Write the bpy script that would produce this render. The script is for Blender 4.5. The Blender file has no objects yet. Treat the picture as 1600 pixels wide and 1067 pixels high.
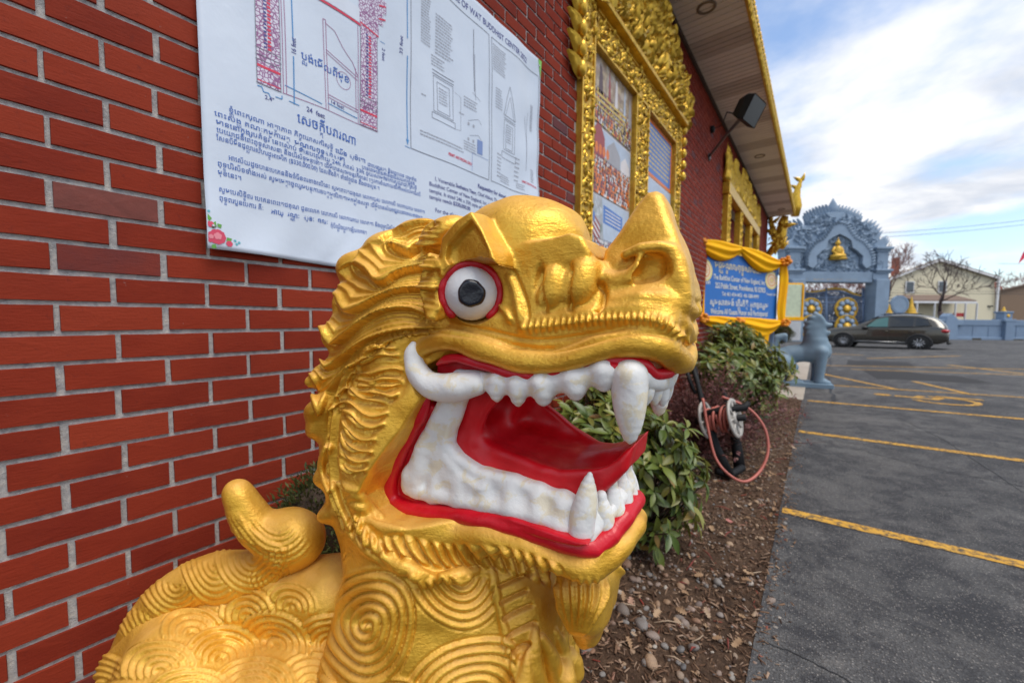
import bpy, bmesh, math, random
import numpy as np
from mathutils import Vector, Matrix
rng = random.Random(7)
nr = np.random.RandomState(11)
SC = bpy.context.scene
COL = SC.collection
# ---------------------------------------------------------------- camera
FOC = 608.72                       # focal length in units of 1/1600 of the frame width
YAW, PIT, ROL = 0.663972, -0.0580519, 0.0089589
CAM = np.array([0.0, 0.0, 1.40])   # eye height above the planting bed
_F = np.array([-math.sin(YAW)*math.cos(PIT), math.cos(YAW)*math.cos(PIT), math.sin(PIT)])
_R0 = np.array([math.cos(YAW), math.sin(YAW), 0.0]); _U0 = np.cross(_R0, _F)
_R = math.cos(ROL)*_R0 + math.sin(ROL)*_U0; _U = np.cross(_R, _F)
cam_d = bpy.data.cameras.new('camera'); cam = bpy.data.objects.new('camera', cam_d); COL.objects.link(cam)
cam.matrix_world = Matrix(((_R[0], _U[0], -_F[0], CAM[0]), (_R[1], _U[1], -_F[1], CAM[1]), (_R[2], _U[2], -_F[2], CAM[2]), (0, 0, 0, 1)))
cam_d.sensor_width = 36.0; cam_d.lens = FOC*36/1600
cam_d.clip_start = 0.02; cam_d.clip_end = 2000
cam_d.dof.use_dof = True; cam_d.dof.focus_distance = 0.72; cam_d.dof.aperture_fstop = 3.6
SC.camera = cam
# ---------------------------------------------------------------- light
SUN_EL, SUN_AZ = math.radians(64), math.radians(95)     # azimuth: clockwise from +Y
world = bpy.data.worlds.new('World'); SC.world = world; world.use_nodes = True
wt = world.node_tree; wt.nodes.clear()
def wn(t, **k):
    n = wt.nodes.new(t)
    for a, b in k.items(): setattr(n, a, b)
    return n
sky = wn('ShaderNodeTexSky', sky_type='NISHITA', sun_disc=False, sun_elevation=SUN_EL, sun_rotation=SUN_AZ, air_density=1.0, dust_density=1.2, ozone_density=1.5)
tc = wn('ShaderNodeTexCoord')
# cloud layer: direction projected on a flat deck overhead
sep = wn('ShaderNodeSeparateXYZ'); wt.links.new(tc.outputs['Generated'], sep.inputs[0])
zz = wn('ShaderNodeMath', operation='MAXIMUM'); wt.links.new(sep.outputs['Z'], zz.inputs[0]); zz.inputs[1].default_value = 0.0
za = wn('ShaderNodeMath', operation='ADD'); wt.links.new(zz.outputs[0], za.inputs[0]); za.inputs[1].default_value = 0.16
dx = wn('ShaderNodeMath', operation='DIVIDE'); wt.links.new(sep.outputs['X'], dx.inputs[0]); wt.links.new(za.outputs[0], dx.inputs[1])
dy = wn('ShaderNodeMath', operation='DIVIDE'); wt.links.new(sep.outputs['Y'], dy.inputs[0]); wt.links.new(za.outputs[0], dy.inputs[1])
cb = wn('ShaderNodeCombineXYZ'); wt.links.new(dx.outputs[0], cb.inputs[0]); wt.links.new(dy.outputs[0], cb.inputs[1]); cb.inputs[2].default_value = 3.3
def wnoise(scale, detail, rough, dist, seed):
    n = wn('ShaderNodeTexNoise', noise_dimensions='4D'); n.inputs['Scale'].default_value = scale; n.inputs['Detail'].default_value = detail
    n.inputs['Roughness'].default_value = rough; n.inputs['Distortion'].default_value = dist; n.inputs['W'].default_value = seed
    wt.links.new(cb.outputs[0], n.inputs['Vector']); return n
n1 = wnoise(0.95, 8, 0.55, 0.15, 2.2); n2 = wnoise(2.3, 7, 0.55, 0.3, 9.7)
cov = wn('ShaderNodeMapRange', interpolation_type='SMOOTHSTEP'); wt.links.new(n1.outputs[0], cov.inputs[0])
cov.inputs[1].default_value = 0.39; cov.inputs[2].default_value = 0.55
shade = wn('ShaderNodeMapRange', interpolation_type='SMOOTHSTEP'); wt.links.new(n2.outputs[0], shade.inputs[0])
shade.inputs[1].default_value = 0.34; shade.inputs[2].default_value = 0.60
ccol = wn('ShaderNodeMix', data_type='RGBA'); wt.links.new(shade.outputs[0], ccol.inputs[0])
CLOUD = 4.7
ccol.inputs[6].default_value = (0.62*CLOUD, 0.665*CLOUD, 0.755*CLOUD, 1); ccol.inputs[7].default_value = (0.99*CLOUD, 0.99*CLOUD, 1.0*CLOUD, 1)
mx = wn('ShaderNodeMix', data_type='RGBA'); wt.links.new(cov.outputs[0], mx.inputs[0]); wt.links.new(sky.outputs[0], mx.inputs[6]); wt.links.new(ccol.outputs[2], mx.inputs[7])
bg = wn('ShaderNodeBackground'); bg.inputs[1].default_value = 0.12; wt.links.new(mx.outputs[2], bg.inputs[0])
wo = wn('ShaderNodeOutputWorld'); wt.links.new(bg.outputs[0], wo.inputs[0])
sun_d = bpy.data.lights.new('sun', 'SUN'); sun_d.energy = 1.5; sun_d.angle = math.radians(35); sun_d.color = (1.0, 0.95, 0.88)
sun = bpy.data.objects.new('sun', sun_d); COL.objects.link(sun)
_sd = Vector((math.sin(SUN_AZ)*math.cos(SUN_EL), math.cos(SUN_AZ)*math.cos(SUN_EL), math.sin(SUN_EL)))
sun.rotation_euler = _sd.to_track_quat('Z', 'Y').to_euler()
SC.view_settings.view_transform = 'Standard'; SC.view_settings.look = 'None'; SC.view_settings.exposure = 1.0; SC.view_settings.gamma = 1.0
SC.view_settings.use_curve_mapping = False
SC.cycles.use_denoising = True
# ---------------------------------------------------------------- surveying helpers (photo pixel -> ray -> point on a plane)
def ray(x, y): return _F + _R*((x-800)/FOC) + _U*((533.5-y)/FOC)
def at_z(x, y, z): return CAM + ray(x, y)*z                      # at optical depth z
def at_x(x, y, X):
    d = ray(x, y); return CAM + d*((X-CAM[0])/d[0])
def at_y(x, y, Y):
    d = ray(x, y); return CAM + d*((Y-CAM[1])/d[1])
BED_X = -0.14
def ground_h(X): return 0.0 if X < BED_X else min(0.026*(X-BED_X), 0.16)
def on_ground(x, y, dz=0.0):
    d = ray(x, y); g = 0.0
    for _ in range(30):
        P = CAM + d*((g-CAM[2])/d[2]); g = ground_h(P[0])
    return P
WALL_X = -1.473
# ---------------------------------------------------------------- object helpers
def link(o, parent=None):
    COL.objects.link(o)
    if parent is not None: o.parent = parent
    return o
def tag(o, label=None, cat=None, group=None, kind=None):
    if label: o['label'] = label
    if cat: o['category'] = cat
    if group: o['group'] = group
    if kind: o['kind'] = kind
    return o
def thing(name, label, cat, loc=(0, 0, 0), group=None, rotz=0.0):
    o = bpy.data.objects.new(name, None); o.location = Vector([float(c) for c in loc]); o.rotation_euler = (0, 0, rotz); o.empty_display_size = 0.1
    COL.objects.link(o); return tag(o, label, cat, group)
def mesh_obj(name, verts, faces, mat=None, parent=None, smooth=False, world=True, mats=None, midx=None):
    me = bpy.data.meshes.new(name)
    v = np.asarray(verts, dtype=np.float64).reshape(-1, 3)
    if parent is not None and world:
        inv = np.array(wmat(parent).inverted()); v = v @ inv[:3, :3].T + inv[:3, 3]
    if isinstance(faces, np.ndarray):
        k = faces.shape[1]; me.vertices.add(len(v)); me.vertices.foreach_set('co', v.ravel())
        me.loops.add(faces.size); me.loops.foreach_set('vertex_index', faces.ravel().astype(np.int32))
        me.polygons.add(len(faces)); me.polygons.foreach_set('loop_start', np.arange(0, faces.size, k, dtype=np.int32))
        me.update(calc_edges=True); me.validate()
    else:
        me.from_pydata([tuple(c) for c in v], [], faces); me.update()
    for m in (mats or ([mat] if mat else [])): me.materials.append(m)
    if midx is not None: me.polygons.foreach_set('material_index', np.asarray(midx, dtype=np.int32))
    if smooth: me.polygons.foreach_set('use_smooth', np.ones(len(me.polygons), dtype=bool))
    return link(bpy.data.objects.new(name, me), parent)
def wmat(o):
    m = Matrix.LocRotScale(o.location, o.rotation_euler, o.scale)
    return wmat(o.parent) @ m if o.parent else m
class MB:
    """collects simple solids into one mesh"""
    def __init__(s): s.v = []; s.f = []; s.m = []; s.cur = 0
    def add(s, v, f):
        n = len(s.v); s.v += [tuple(map(float, c)) for c in v]; s.f += [tuple(i+n for i in q) for q in f]; s.m += [s.cur]*len(f); return s
    def box(s, lo, hi):
        x0, y0, z0 = lo; x1, y1, z1 = hi
        return s.add([(x0,y0,z0),(x1,y0,z0),(x1,y1,z0),(x0,y1,z0),(x0,y0,z1),(x1,y0,z1),(x1,y1,z1),(x0,y1,z1)],
                     [(0,3,2,1),(4,5,6,7),(0,1,5,4),(1,2,6,5),(2,3,7,6),(3,0,4,7)])
    def obox(s, c, ax, ay, az, bev=0.0):
        """oriented box: centre and three half-axis vectors; optional chamfer on the ay/az edges"""
        c, ax, ay, az = map(np.asarray, (c, ax, ay, az))
        P = [c+i*ax+j*ay+k*az for k in (-1, 1) for i, j in ((-1,-1),(1,-1),(1,1),(-1,1))]
        return s.add(P, [(0,3,2,1),(4,5,6,7),(0,1,5,4),(1,2,6,5),(2,3,7,6),(3,0,4,7)])
    def prism(s, pts, dirv):
        """polygon pts (3-D) extruded by dirv"""
        n = len(pts); d = np.asarray(dirv, float); P = [np.asarray(p, float) for p in pts]; Q = [p+d for p in P]
        return s.add(P+Q, [tuple(range(n-1, -1, -1)), tuple(range(n, 2*n))]+[(i, (i+1) % n, n+(i+1) % n, n+i) for i in range(n)])
    def tube(s, pts, rad, n=8, cap=True):
        P = [np.asarray(p, float) for p in pts]; r = rad if hasattr(rad, '__len__') else [rad]*len(P)
        T = [P[min(i+1, len(P)-1)]-P[max(i-1, 0)] for i in range(len(P))]; T = [t/(np.linalg.norm(t)+1e-12) for t in T]
        u = np.cross(T[0], (0, 0, 1.0)); u = u if np.linalg.norm(u) > 1e-3 else np.cross(T[0], (1.0, 0, 0)); V = []
        for i, p in enumerate(P):
            u = u - T[i]*np.dot(u, T[i]); u /= np.linalg.norm(u)+1e-12; w = np.cross(T[i], u)
            V += [p+r[i]*(math.cos(2*math.pi*k/n)*u+math.sin(2*math.pi*k/n)*w) for k in range(n)]
        Fc = [(i*n+k, i*n+(k+1) % n, (i+1)*n+(k+1) % n, (i+1)*n+k) for i in range(len(P)-1) for k in range(n)]
        if cap: Fc += [tuple(range(n-1, -1, -1)), tuple((len(P)-1)*n+k for k in range(n))]
        return s.add(V, Fc)
    def lathe(s, c, prof, n=16, axis=(0, 0, 1), sx=1.0, sy=1.0):
        """profile of (radius, height) pairs turned about axis at c"""
        c = np.asarray(c, float); a = np.asarray(axis, float); a /= np.linalg.norm(a)
        u = np.cross(a, (0, 1.0, 0)); u = u if np.linalg.norm(u) > 1e-3 else np.cross(a, (1.0, 0, 0)); u /= np.linalg.norm(u); w = np.cross(a, u)
        V = [c+a*h+r*(sx*math.cos(2*math.pi*k/n)*u+sy*math.sin(2*math.pi*k/n)*w) for r, h in prof for k in range(n)]
        m = len(prof); Fc = [(i*n+k, i*n+(k+1) % n, (i+1)*n+(k+1) % n, (i+1)*n+k) for i in range(m-1) for k in range(n)]
        Fc += [tuple(range(n-1, -1, -1)), tuple((m-1)*n+k for k in range(n))]
        return s.add(V, Fc)
    def ball(s, c, r, n=10, m=6):
        rx, ry, rz = r if hasattr(r, '__len__') else (r, r, r); c = np.asarray(c, float); V = [c+(0, 0, -rz)]
        for i in range(1, m):
            t = math.pi*i/m
            V += [c+(rx*math.sin(t)*math.cos(2*math.pi*k/n), ry*math.sin(t)*math.sin(2*math.pi*k/n), -rz*math.cos(t)) for k in range(n)]
        V.append(c+(0, 0, rz)); L = len(V)-1
        Fc = [(0, 1+(k+1) % n, 1+k) for k in range(n)]+[(1+i*n+k, 1+i*n+(k+1) % n, 1+(i+1)*n+(k+1) % n, 1+(i+1)*n+k) for i in range(m-2) for k in range(n)]
        Fc += [(1+(m-2)*n+k, 1+(m-2)*n+(k+1) % n, L) for k in range(n)]
        return s.add(V, Fc)
    def build(s, name, mat=None, parent=None, smooth=False, world=True, mats=None):
        return mesh_obj(name, s.v, s.f, mat, parent, smooth, world, mats, s.m if mats else None)
def bevel(o, w, seg=2, ang=35):
    m = o.modifiers.new('bevel', 'BEVEL'); m.width = w; m.segments = seg; m.limit_method = 'ANGLE'; m.angle_limit = math.radians(ang); return o
def smooth_by_angle(o, ang=40):
    me = o.data; me.polygons.foreach_set('use_smooth', np.ones(len(me.polygons), dtype=bool))
    me.set_sharp_from_angle(angle=math.radians(ang)); return o
def dup(o, parent=None, **kw):
    c = o.copy(); COL.objects.link(c)
    if parent is not None: c.parent = parent
    for ch in list(o.children): dup(ch, c)
    for k, v in kw.items(): c[k] = v
    return c
# ---------------------------------------------------------------- material helper
class Mat:
    def __init__(s, name):
        s.m = bpy.data.materials.new(name); s.m.use_nodes = True; s.t = s.m.node_tree; s.b = s.t.nodes['Principled BSDF']; s.co = None
    def n(s, t, **k):
        x = s.t.nodes.new(t)
        for a, b in k.items(): setattr(x, a, b)
        return x
    def l(s, a, b): s.t.links.new(a, b)
    def coord(s, kind='Object', scale=(1, 1, 1), rot=(0, 0, 0)):
        c = s.n('ShaderNodeTexCoord'); m = s.n('ShaderNodeMapping'); m.inputs['Scale'].default_value = scale; m.inputs['Rotation'].default_value = rot
        s.l(c.outputs[kind], m.inputs[0]); s.co = m.outputs[0]; return s.co
    def world(s, scale=(1, 1, 1)):
        g = s.n('ShaderNodeNewGeometry'); m = s.n('ShaderNodeMapping'); m.inputs['Scale'].default_value = scale
        s.l(g.outputs['Position'], m.inputs[0]); s.co = m.outputs[0]; return s.co
    def noise(s, scale, detail=4, rough=0.55, dist=0.0, co=None):
        x = s.n('ShaderNodeTexNoise'); x.inputs['Scale'].default_value = scale; x.inputs['Detail'].default_value = detail
        x.inputs['Roughness'].default_value = rough; x.inputs['Distortion'].default_value = dist
        if (co or s.co) is not None: s.l(co or s.co, x.inputs['Vector'])
        return x.outputs[0]
    def voro(s, scale, feature='F1', out='Distance', co=None):
        x = s.n('ShaderNodeTexVoronoi', feature=feature); x.inputs['Scale'].default_value = scale
        if (co or s.co) is not None: s.l(co or s.co, x.inputs['Vector'])
        return x.outputs[out]
    def ramp(s, fac, stops):
        r = s.n('ShaderNodeValToRGB'); e = r.color_ramp.elements
        while len(e) < len(stops): e.new(0.5)
        for i, (p, c) in enumerate(stops): e[i].position = p; e[i].color = (c[0], c[1], c[2], 1) if hasattr(c, '__len__') else (c, c, c, 1)
        s.l(fac, r.inputs[0]); return r.outputs[0]
    def mix(s, fac, a, b, mode='MIX'):
        x = s.n('ShaderNodeMix', data_type='RGBA', blend_type=mode)
        for sock, v in ((x.inputs[0], fac), (x.inputs[6], a), (x.inputs[7], b)):
            if hasattr(v, 'is_output'): s.l(v, sock)
            elif hasattr(v, '__len__'): sock.default_value = (v[0], v[1], v[2], 1)
            else: sock.default_value = v
        return x.outputs[2]
    def math(s, op, a, b=0.0):
        x = s.n('ShaderNodeMath', operation=op)
        for sock, v in ((x.inputs[0], a), (x.inputs[1], b)):
            if hasattr(v, 'is_output'): s.l(v, sock)
            else: sock.default_value = v
        return x.outputs[0]
    def bump(s, h, strength=0.3, dist=0.01):
        x = s.n('ShaderNodeBump'); x.inputs['Strength'].default_value = strength; x.inputs['Distance'].default_value = dist
        s.l(h, x.inputs['Height']); s.l(x.outputs[0], s.b.inputs['Normal']); return x
    def set(s, color=None, rough=None, metal=None, spec=None, emit=None, alpha=None, trans=None, coat=None, sss=None):
        for key, v in (('Base Color', color), ('Roughness', rough), ('Metallic', metal), ('Specular IOR Level', spec), ('Alpha', alpha), ('Transmission Weight', trans), ('Coat Weight', coat)):
            if v is None: continue
            if hasattr(v, 'is_output'): s.l(v, s.b.inputs[key])
            elif hasattr(v, '__len__'): s.b.inputs[key].default_value = (v[0], v[1], v[2], 1)
            else: s.b.inputs[key].default_value = v
        return s
def plain(name, color, rough=0.6, metal=0.0, var=0.12, scale=12.0, bumpk=0.0, bscale=60.0, spec=None):
    M = Mat(name); M.coord('Object'); n = M.noise(scale, 5, 0.6)
    c = M.ramp(n, [(0.25, [x*(1-var) for x in color]), (0.75, [min(1, x*(1+var)) for x in color])])
    M.set(c, rough, metal, spec)
    if bumpk: M.bump(M.noise(bscale, 4, 0.6), bumpk, 0.004)
    return M.m
# ================================================================ ground
def asphalt_mat():
    M = Mat('asphalt'); M.world()
    big = M.noise(0.8, 7, 0.66, 0.6); mid = M.noise(4.5, 6, 0.68, 0.5); fine = M.noise(95, 3, 0.7); agg = M.voro(115, out='Distance')
    vc = M.voro(115, out='Color'); sp = M.n('ShaderNodeSeparateXYZ'); M.l(vc, sp.inputs[0])
    c = M.ramp(big, [(0.34, (0.040, 0.041, 0.044)), (0.50, (0.085, 0.085, 0.087)), (0.68, (0.145, 0.142, 0.139))])
    c = M.mix(M.ramp(mid, [(0.44, 0.0), (0.56, 0.75)]), c, (0.026, 0.027, 0.033))
    c = M.mix(M.ramp(M.noise(1.1, 7, 0.7, 0.8), [(0.50, 0.0), (0.62, 0.55)]), c, (0.15, 0.145, 0.14))
    stone = M.math('MULTIPLY', M.ramp(sp.outputs['X'], [(0.62, 0.0), (0.86, 1.0)]), M.ramp(agg, [(0.25, 1.0), (0.5, 0.0)]))
    c = M.mix(M.ramp(M.noise(0.33, 5, 0.6, 0.9), [(0.54, 0.0), (0.60, 0.55)]), c, (0.022, 0.022, 0.026)); c = M.mix(M.ramp(M.noise(2.1, 8, 0.75, 1.2), [(0.60, 0.0), (0.68, 0.5)]), c, (0.19, 0.18, 0.17))
    c = M.mix(M.math('MULTIPLY', stone, 0.75), c, (0.30, 0.28, 0.26))
    c = M.mix(M.ramp(fine, [(0.4, 0.5), (0.6, 0.0)]), c, (0.012, 0.012, 0.014))
    M.set(c, 0.82, 0.0, 0.35); M.bump(M.math('ADD', fine, M.math('MULTIPLY', agg, -0.8)), 0.7, 0.006); return M.m
M_ASPH = asphalt_mat()
def sheet(name, pts_fn, xs, ys, mat, parent=None, smooth=False):
    v = [pts_fn(x, y) for x in xs for y in ys]; ny = len(ys)
    f = [(i*ny+j, (i+1)*ny+j, (i+1)*ny+j+1, i*ny+j+1) for i in range(len(xs)-1) for j in range(ny-1)]
    return mesh_obj(name, v, f, mat, parent, smooth)
xs = [BED_X-0.02, 1, 2, 3, 4, 5, 6.0, 6.02, 20, 60, 900]
tag(sheet('parking_lot', lambda x, y: (x, y, ground_h(x)+0.0), xs, [-60, -6, 0, 10, 30, 60, 120, 1200], M_ASPH), kind='structure')
M_SOIL = Mat('bark_mulch_soil'); M_SOIL.world()
c = M_SOIL.ramp(M_SOIL.noise(18, 8, 0.7), [(0.3, (0.035, 0.021, 0.014)), (0.55, (0.10, 0.060, 0.038)), (0.75, (0.18, 0.115, 0.075))])
c = M_SOIL.mix(M_SOIL.ramp(M_SOIL.voro(60, out='Distance'), [(0.1, 0.6), (0.4, 0)]), c, (0.16, 0.10, 0.07)); M_SOIL.set(c, 0.95, spec=0.2); M_SOIL.bump(M_SOIL.noise(60, 6, 0.75), 1.0, 0.02)
def bed_z(x, y):
    e = min(1.0, max(0.0, (BED_X-x)/0.20)); return -0.02+0.035*e+0.012*math.sin(x*9+y*4.1)*e+0.010*math.sin(y*11-x*5)*e
BED_Y1 = 8.6
def bed_edge(y): return 0.035*math.sin(y*1.7+0.4)+0.02*math.sin(y*5.3)
bed = tag(sheet('planting_bed', lambda x, y: (x+(bed_edge(y) if x > -0.3 else 0), y, bed_z(x, y)+(0.012 if x > -0.2 else 0)), list(np.linspace(WALL_X-0.05, BED_X+0.06, 22)), list(np.linspace(-2.5, BED_Y1, 110)), M_SOIL.m, smooth=True), kind='structure')
M_CONC = plain('concrete', (0.34, 0.30, 0.25), 0.85, var=0.22, scale=3, bumpk=0.3, bscale=80)
wk = MB(); ys = [BED_Y1, 10.6, 12.6, 14.6, 16.6, 18.6]
walk = tag(MB().box((-3.2, BED_Y1-.02, -0.12), (BED_X+0.0, 19, -0.006)).build('walkway_base', M_CONC), kind='structure'); walk.name = 'walkway'
for a, b in zip(ys[:-1], ys[1:]):
    for x0, x1 in ((-3.2, -1.66), (-1.65, BED_X)):
        bevel(MB().box((x0+.004, a+.004, -0.02), (x1-.004, b-.004, 0.012)).build('paving_slab', M_CONC, walk), 0.006)
far = tag(MB().box((-40, 19.0, -0.1), (BED_X-.02, 70, -0.002)).build('ground_behind_building', M_ASPH), kind='structure'); far.name = 'yard'
tag(MB().box((-60, -60, -0.12), (WALL_X-.3, 19.0, -0.03)).build('ground_under_building', M_SOIL.m), kind='structure').name = 'earth'
# ---------------- markings
M_LINE = Mat('worn_yellow_line_paint'); M_LINE.world()
wear = M_LINE.ramp(M_LINE.noise(26, 7, 0.72), [(0.40, 0.0), (0.54, 1.0)])
c = M_LINE.mix(M_LINE.noise(5, 4), (0.50, 0.25, 0.025), (0.62, 0.36, 0.06)); c = M_LINE.mix(wear, (0.06, 0.055, 0.05), c); M_LINE.set(c, 0.8, spec=0.3); M_LINE.bump(M_LINE.noise(95, 3, 0.7), 0.5, 0.004)
def stripe(a, b, w, name='parking_line', dz=0.004):
    a, b = np.array(a[:2], float), np.array(b[:2], float); n = max(2, int(np.linalg.norm(b-a)/0.4)); d = (b-a)/np.linalg.norm(b-a); p = np.array([-d[1], d[0]]); V = []
    for i in range(n+1):
        q = a+(b-a)*i/n
        for s_ in (-1, 1): r = q+p*w/2*s_*(1+0.05*math.sin(i*2.3+s_)); V.append((r[0], r[1], ground_h(r[0])+dz))
    F_ = [(2*i, 2*i+2, 2*i+3, 2*i+1) for i in range(n)]
    o = mesh_obj(name, V, F_, M_LINE.m); return tag(o, kind='structure')
def gp(x, y): return on_ground(x, y)
def long_line(p0, p1, ext=1.5, w=0.10):
    a, b = gp(*p0), gp(*p1); b = a+(b-a)*ext; return stripe(a, b, w)
long_line((1222, 797), (1600, 883), 2.6); long_line((1248, 674), (1600, 720), 1.8, .11); long_line((1262, 626), (1600, 655), 1.5, .11); long_line((1300, 602), (1600, 621), 1.4, .10)
long_line((1284, 584), (1400, 608), 1.0, .11); long_line((1428, 596), (1520, 617), 1.0, .11); long_line((1330, 577), (1600, 586), 1.2, .10); long_line((1286, 571), (1600, 577), 1.2, .10); long_line((1300, 553), (1350, 555), 1.0, .14); long_line((1355, 560), (1500, 556), 1.0, .12); long_line((1480, 570), (1600, 584), 1.0, .12)
# accessible parking symbol, lying on its side as seen from here
M_PATCH = Mat('fresh_asphalt_patch'); M_PATCH.world(); M_PATCH.set(M_PATCH.ramp(M_PATCH.noise(30, 5), [(0.3, (0.016, 0.015, 0.016)), (0.7, (0.030, 0.028, 0.028))]), 0.8, spec=0.3)
def flat(name, px, mat, dz):
    return tag(mesh_obj(name, [tuple(gp(*q)+np.array([0, 0, dz])) for q in px], [tuple(range(len(px)))], mat), kind='structure')
flat('asphalt_patch', [(1325, 563), (1420, 567), (1432, 575), (1380, 574), (1322, 570)], M_PATCH.m, 0.003)
flat('asphalt_patch', [(1345, 577), (1400, 578), (1440, 584), (1500, 588), (1552, 599), (1500, 598), (1430, 594), (1370, 592)], M_PATCH.m, 0.003)
sy = gp(1462, 625); ex = gp(1515, 630)-sy; ex /= np.linalg.norm(ex); ey = np.array([-ex[1], ex[0], 0])
def sym(name, loops):
    b = MB()
    for L_ in loops:
        P = [sy+ex*a*0.95+ey*c_*0.95 for a, c_ in L_]; b.add([(p[0], p[1], ground_h(p[0])+0.005) for p in P], [tuple(range(len(P)))])
    return tag(b.build(name, M_LINE.m), kind='structure')
def arcq(cx, cy, r0, r1, a0, a1, n=14):
    out = []
    for i in range(n):
        t0, t1 = [math.radians(a0+(a1-a0)*k/n) for k in (i, i+1)]
        out.append([(cx+r0*math.cos(t0), cy+r0*math.sin(t0)), (cx+r1*math.cos(t0), cy+r1*math.sin(t0)), (cx+r1*math.cos(t1), cy+r1*math.sin(t1)), (cx+r0*math.cos(t1), cy+r0*math.sin(t1))])
    return out
sym('accessible_parking_symbol', arcq(0.1, 0, .36, .46, -150, 120)+arcq(-.72, .05, 0, .13, 0, 360)+[[(-.55, -.02), (-.55, .12), (.05, .12), (.05, -.02)], [(-.06, .12), (.08, .12), (.12, .50), (-.02, .50)], [(-.02, .42), (-.02, .54), (.55, .62), (.58, .50)], [(-.3, .12), (-.2, .12), (-.14, .36), (-.26, .36)]])
# cracks
M_CRACK = plain('crack_filler', (0.010, 0.010, 0.012), 0.6)
def crack(px, w):
    P = [gp(*q) for q in px]; Q_ = []
    for a, b in zip(P[:-1], P[1:]):
        for t in np.linspace(0, 1, 10, endpoint=False): Q_.append(a+(b-a)*t+np.array([nr.uniform(-1, 1), nr.uniform(-1, 1), 0])*w*0.5)
    Q_.append(P[-1]); V = []
    for i, q in enumerate(Q_):
        d = Q_[min(i+1, len(Q_)-1)]-Q_[max(i-1, 0)]; n = np.array([-d[1], d[0], 0]); n /= np.linalg.norm(n)+1e-9
        for s_ in (-1, 1): r = q+n*w*nr.uniform(.2, .8)*s_; V.append((r[0], r[1], ground_h(r[0])+0.003))
    tag(mesh_obj('pavement_crack', V, [(2*i, 2*i+2, 2*i+3, 2*i+1) for i in range(len(Q_)-1)], M_CRACK), kind='structure')
crack([(1298, 560), (1294, 585), (1300, 610), (1304, 632)], 0.05); crack([(1185, 1000), (1240, 1020), (1320, 1060), (1380, 1110)], 0.006); crack([(1330, 700), (1450, 730), (1600, 760)], 0.010); crack([(1400, 650), (1480, 690), (1600, 770)], 0.008)
# ================================================================ brick temple building
bld = thing('temple_building', 'long red brick temple building with gold trimmed eaves and beige soffit', 'building', (WALL_X, 7.0, 0))
def brick_mat():
    M = Mat('painted_red_brick'); M.coord('Object'); g = M.n('ShaderNodeNewGeometry'); pos = g.outputs['Position']
    oi = M.n('ShaderNodeObjectInfo')
    at = M.n('ShaderNodeAttribute', attribute_name='tone'); r = M.math('FRACT', M.math('ADD', at.outputs['Fac'], oi.outputs['Random']))
    c = M.ramp(r, [(0.0, (0.165, 0.017, 0.008)), (0.5, (0.215, 0.024, 0.010)), (0.955, (0.25, 0.033, 0.014)), (0.97, (0.13, 0.030, 0.026)), (1.0, (0.10, 0.05, 0.06))])
    mo = M.noise(5.5, 6, 0.6, co=pos); c = M.mix(M.ramp(mo, [(0.35, 0.0), (0.7, 0.5)]), c, (0.265, 0.034, 0.012))
    st = M.n('ShaderNodeMapping'); st.inputs['Scale'].default_value = (60, 30, 190); M.l(pos, st.inputs[0]); drag = M.noise(1, 4, 0.6, co=st.outputs[0])
    c = M.mix(M.ramp(M.noise(48, 5, 0.7, co=pos), [(0.60, 0.0), (0.78, 0.6)]), c, (0.10, 0.016, 0.013))
    c = M.mix(M.ramp(M.noise(34, 8, 0.75, co=pos), [(0.665, 0.0), (0.70, 0.55)]), c, (0.26, 0.20, 0.18)); c = M.mix(M.ramp(M.noise(1.6, 5, 0.6, co=pos), [(0.45, 0.0), (0.72, 0.35)]), c, (0.09, 0.012, 0.008))
    M.set(c, M.math('ADD', 0.66, M.math('MULTIPLY', drag, 0.25)), spec=0.16); M.bump(M.math('ADD', drag, M.math('MULTIPLY', M.noise(160, 3, 0.6, co=pos), 0.7)), 0.35, 0.003); return M.m
M_BRICK = brick_mat()
M_MORT = Mat('rough_grey_mortar'); M_MORT.world(); c = M_MORT.ramp(M_MORT.noise(40, 7, 0.7), [(0.3, (0.24, 0.24, 0.25)), (0.50, (0.42, 0.415, 0.41)), (0.70, (0.60, 0.565, 0.51))]); M_MORT.set(c, 0.95, spec=0.2); M_MORT.bump(M_MORT.noise(150, 5, 0.75), 0.9, 0.006)
CR = 0.075; BL = 0.2035; JZ = 1.40-0.1128*CR; JY = 0.8771*CR
WALL_H = 4.885; WY0, WY1 = -2.2, 16.0
wb_ = MB()
for y0, y1, z0, z1 in ((WY0, 8.37, -.3, WALL_H), (12.5, WY1, -.3, WALL_H), (8.37, 12.5, -.3, 2.3), (8.37, 12.5, 3.70, WALL_H)): wb_.box((WALL_X-0.35, y0, z0), (WALL_X-0.003, y1, z1))
wall = wb_.build('wall', M_MORT.m, bld)
def brick_shape(k):
    r = random.Random(k); L, H = BL-0.0115, CR-0.0112; V = []; n = 7
    ring = []
    for i in range(n): ring.append((-L/2+L*i/(n-1), -H/2))
    ring.append((L/2, 0))
    for i in range(n): ring.append((L/2-L*i/(n-1), H/2))
    ring.append((-L/2, 0))
    rag = lambda s_: r.uniform(-s_, s_)
    outer = [(-0.006, y+rag(.0007), z+rag(.0009)) for y, z in ring]; inner = [(0.0035+rag(.0004), y*0.988+rag(.0004), z*0.962+rag(.0005)) for y, z in ring]
    m = len(ring); V = outer+inner+[(0.0040, 0, 0)]
    F_ = [(i, (i+1) % m, m+(i+1) % m, m+i) for i in range(m)]+[(m+i, m+(i+1) % m, 2*m) for i in range(m)]
    return np.array(V), F_
SHAPES = [brick_shape(k) for k in range(10)]
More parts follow.
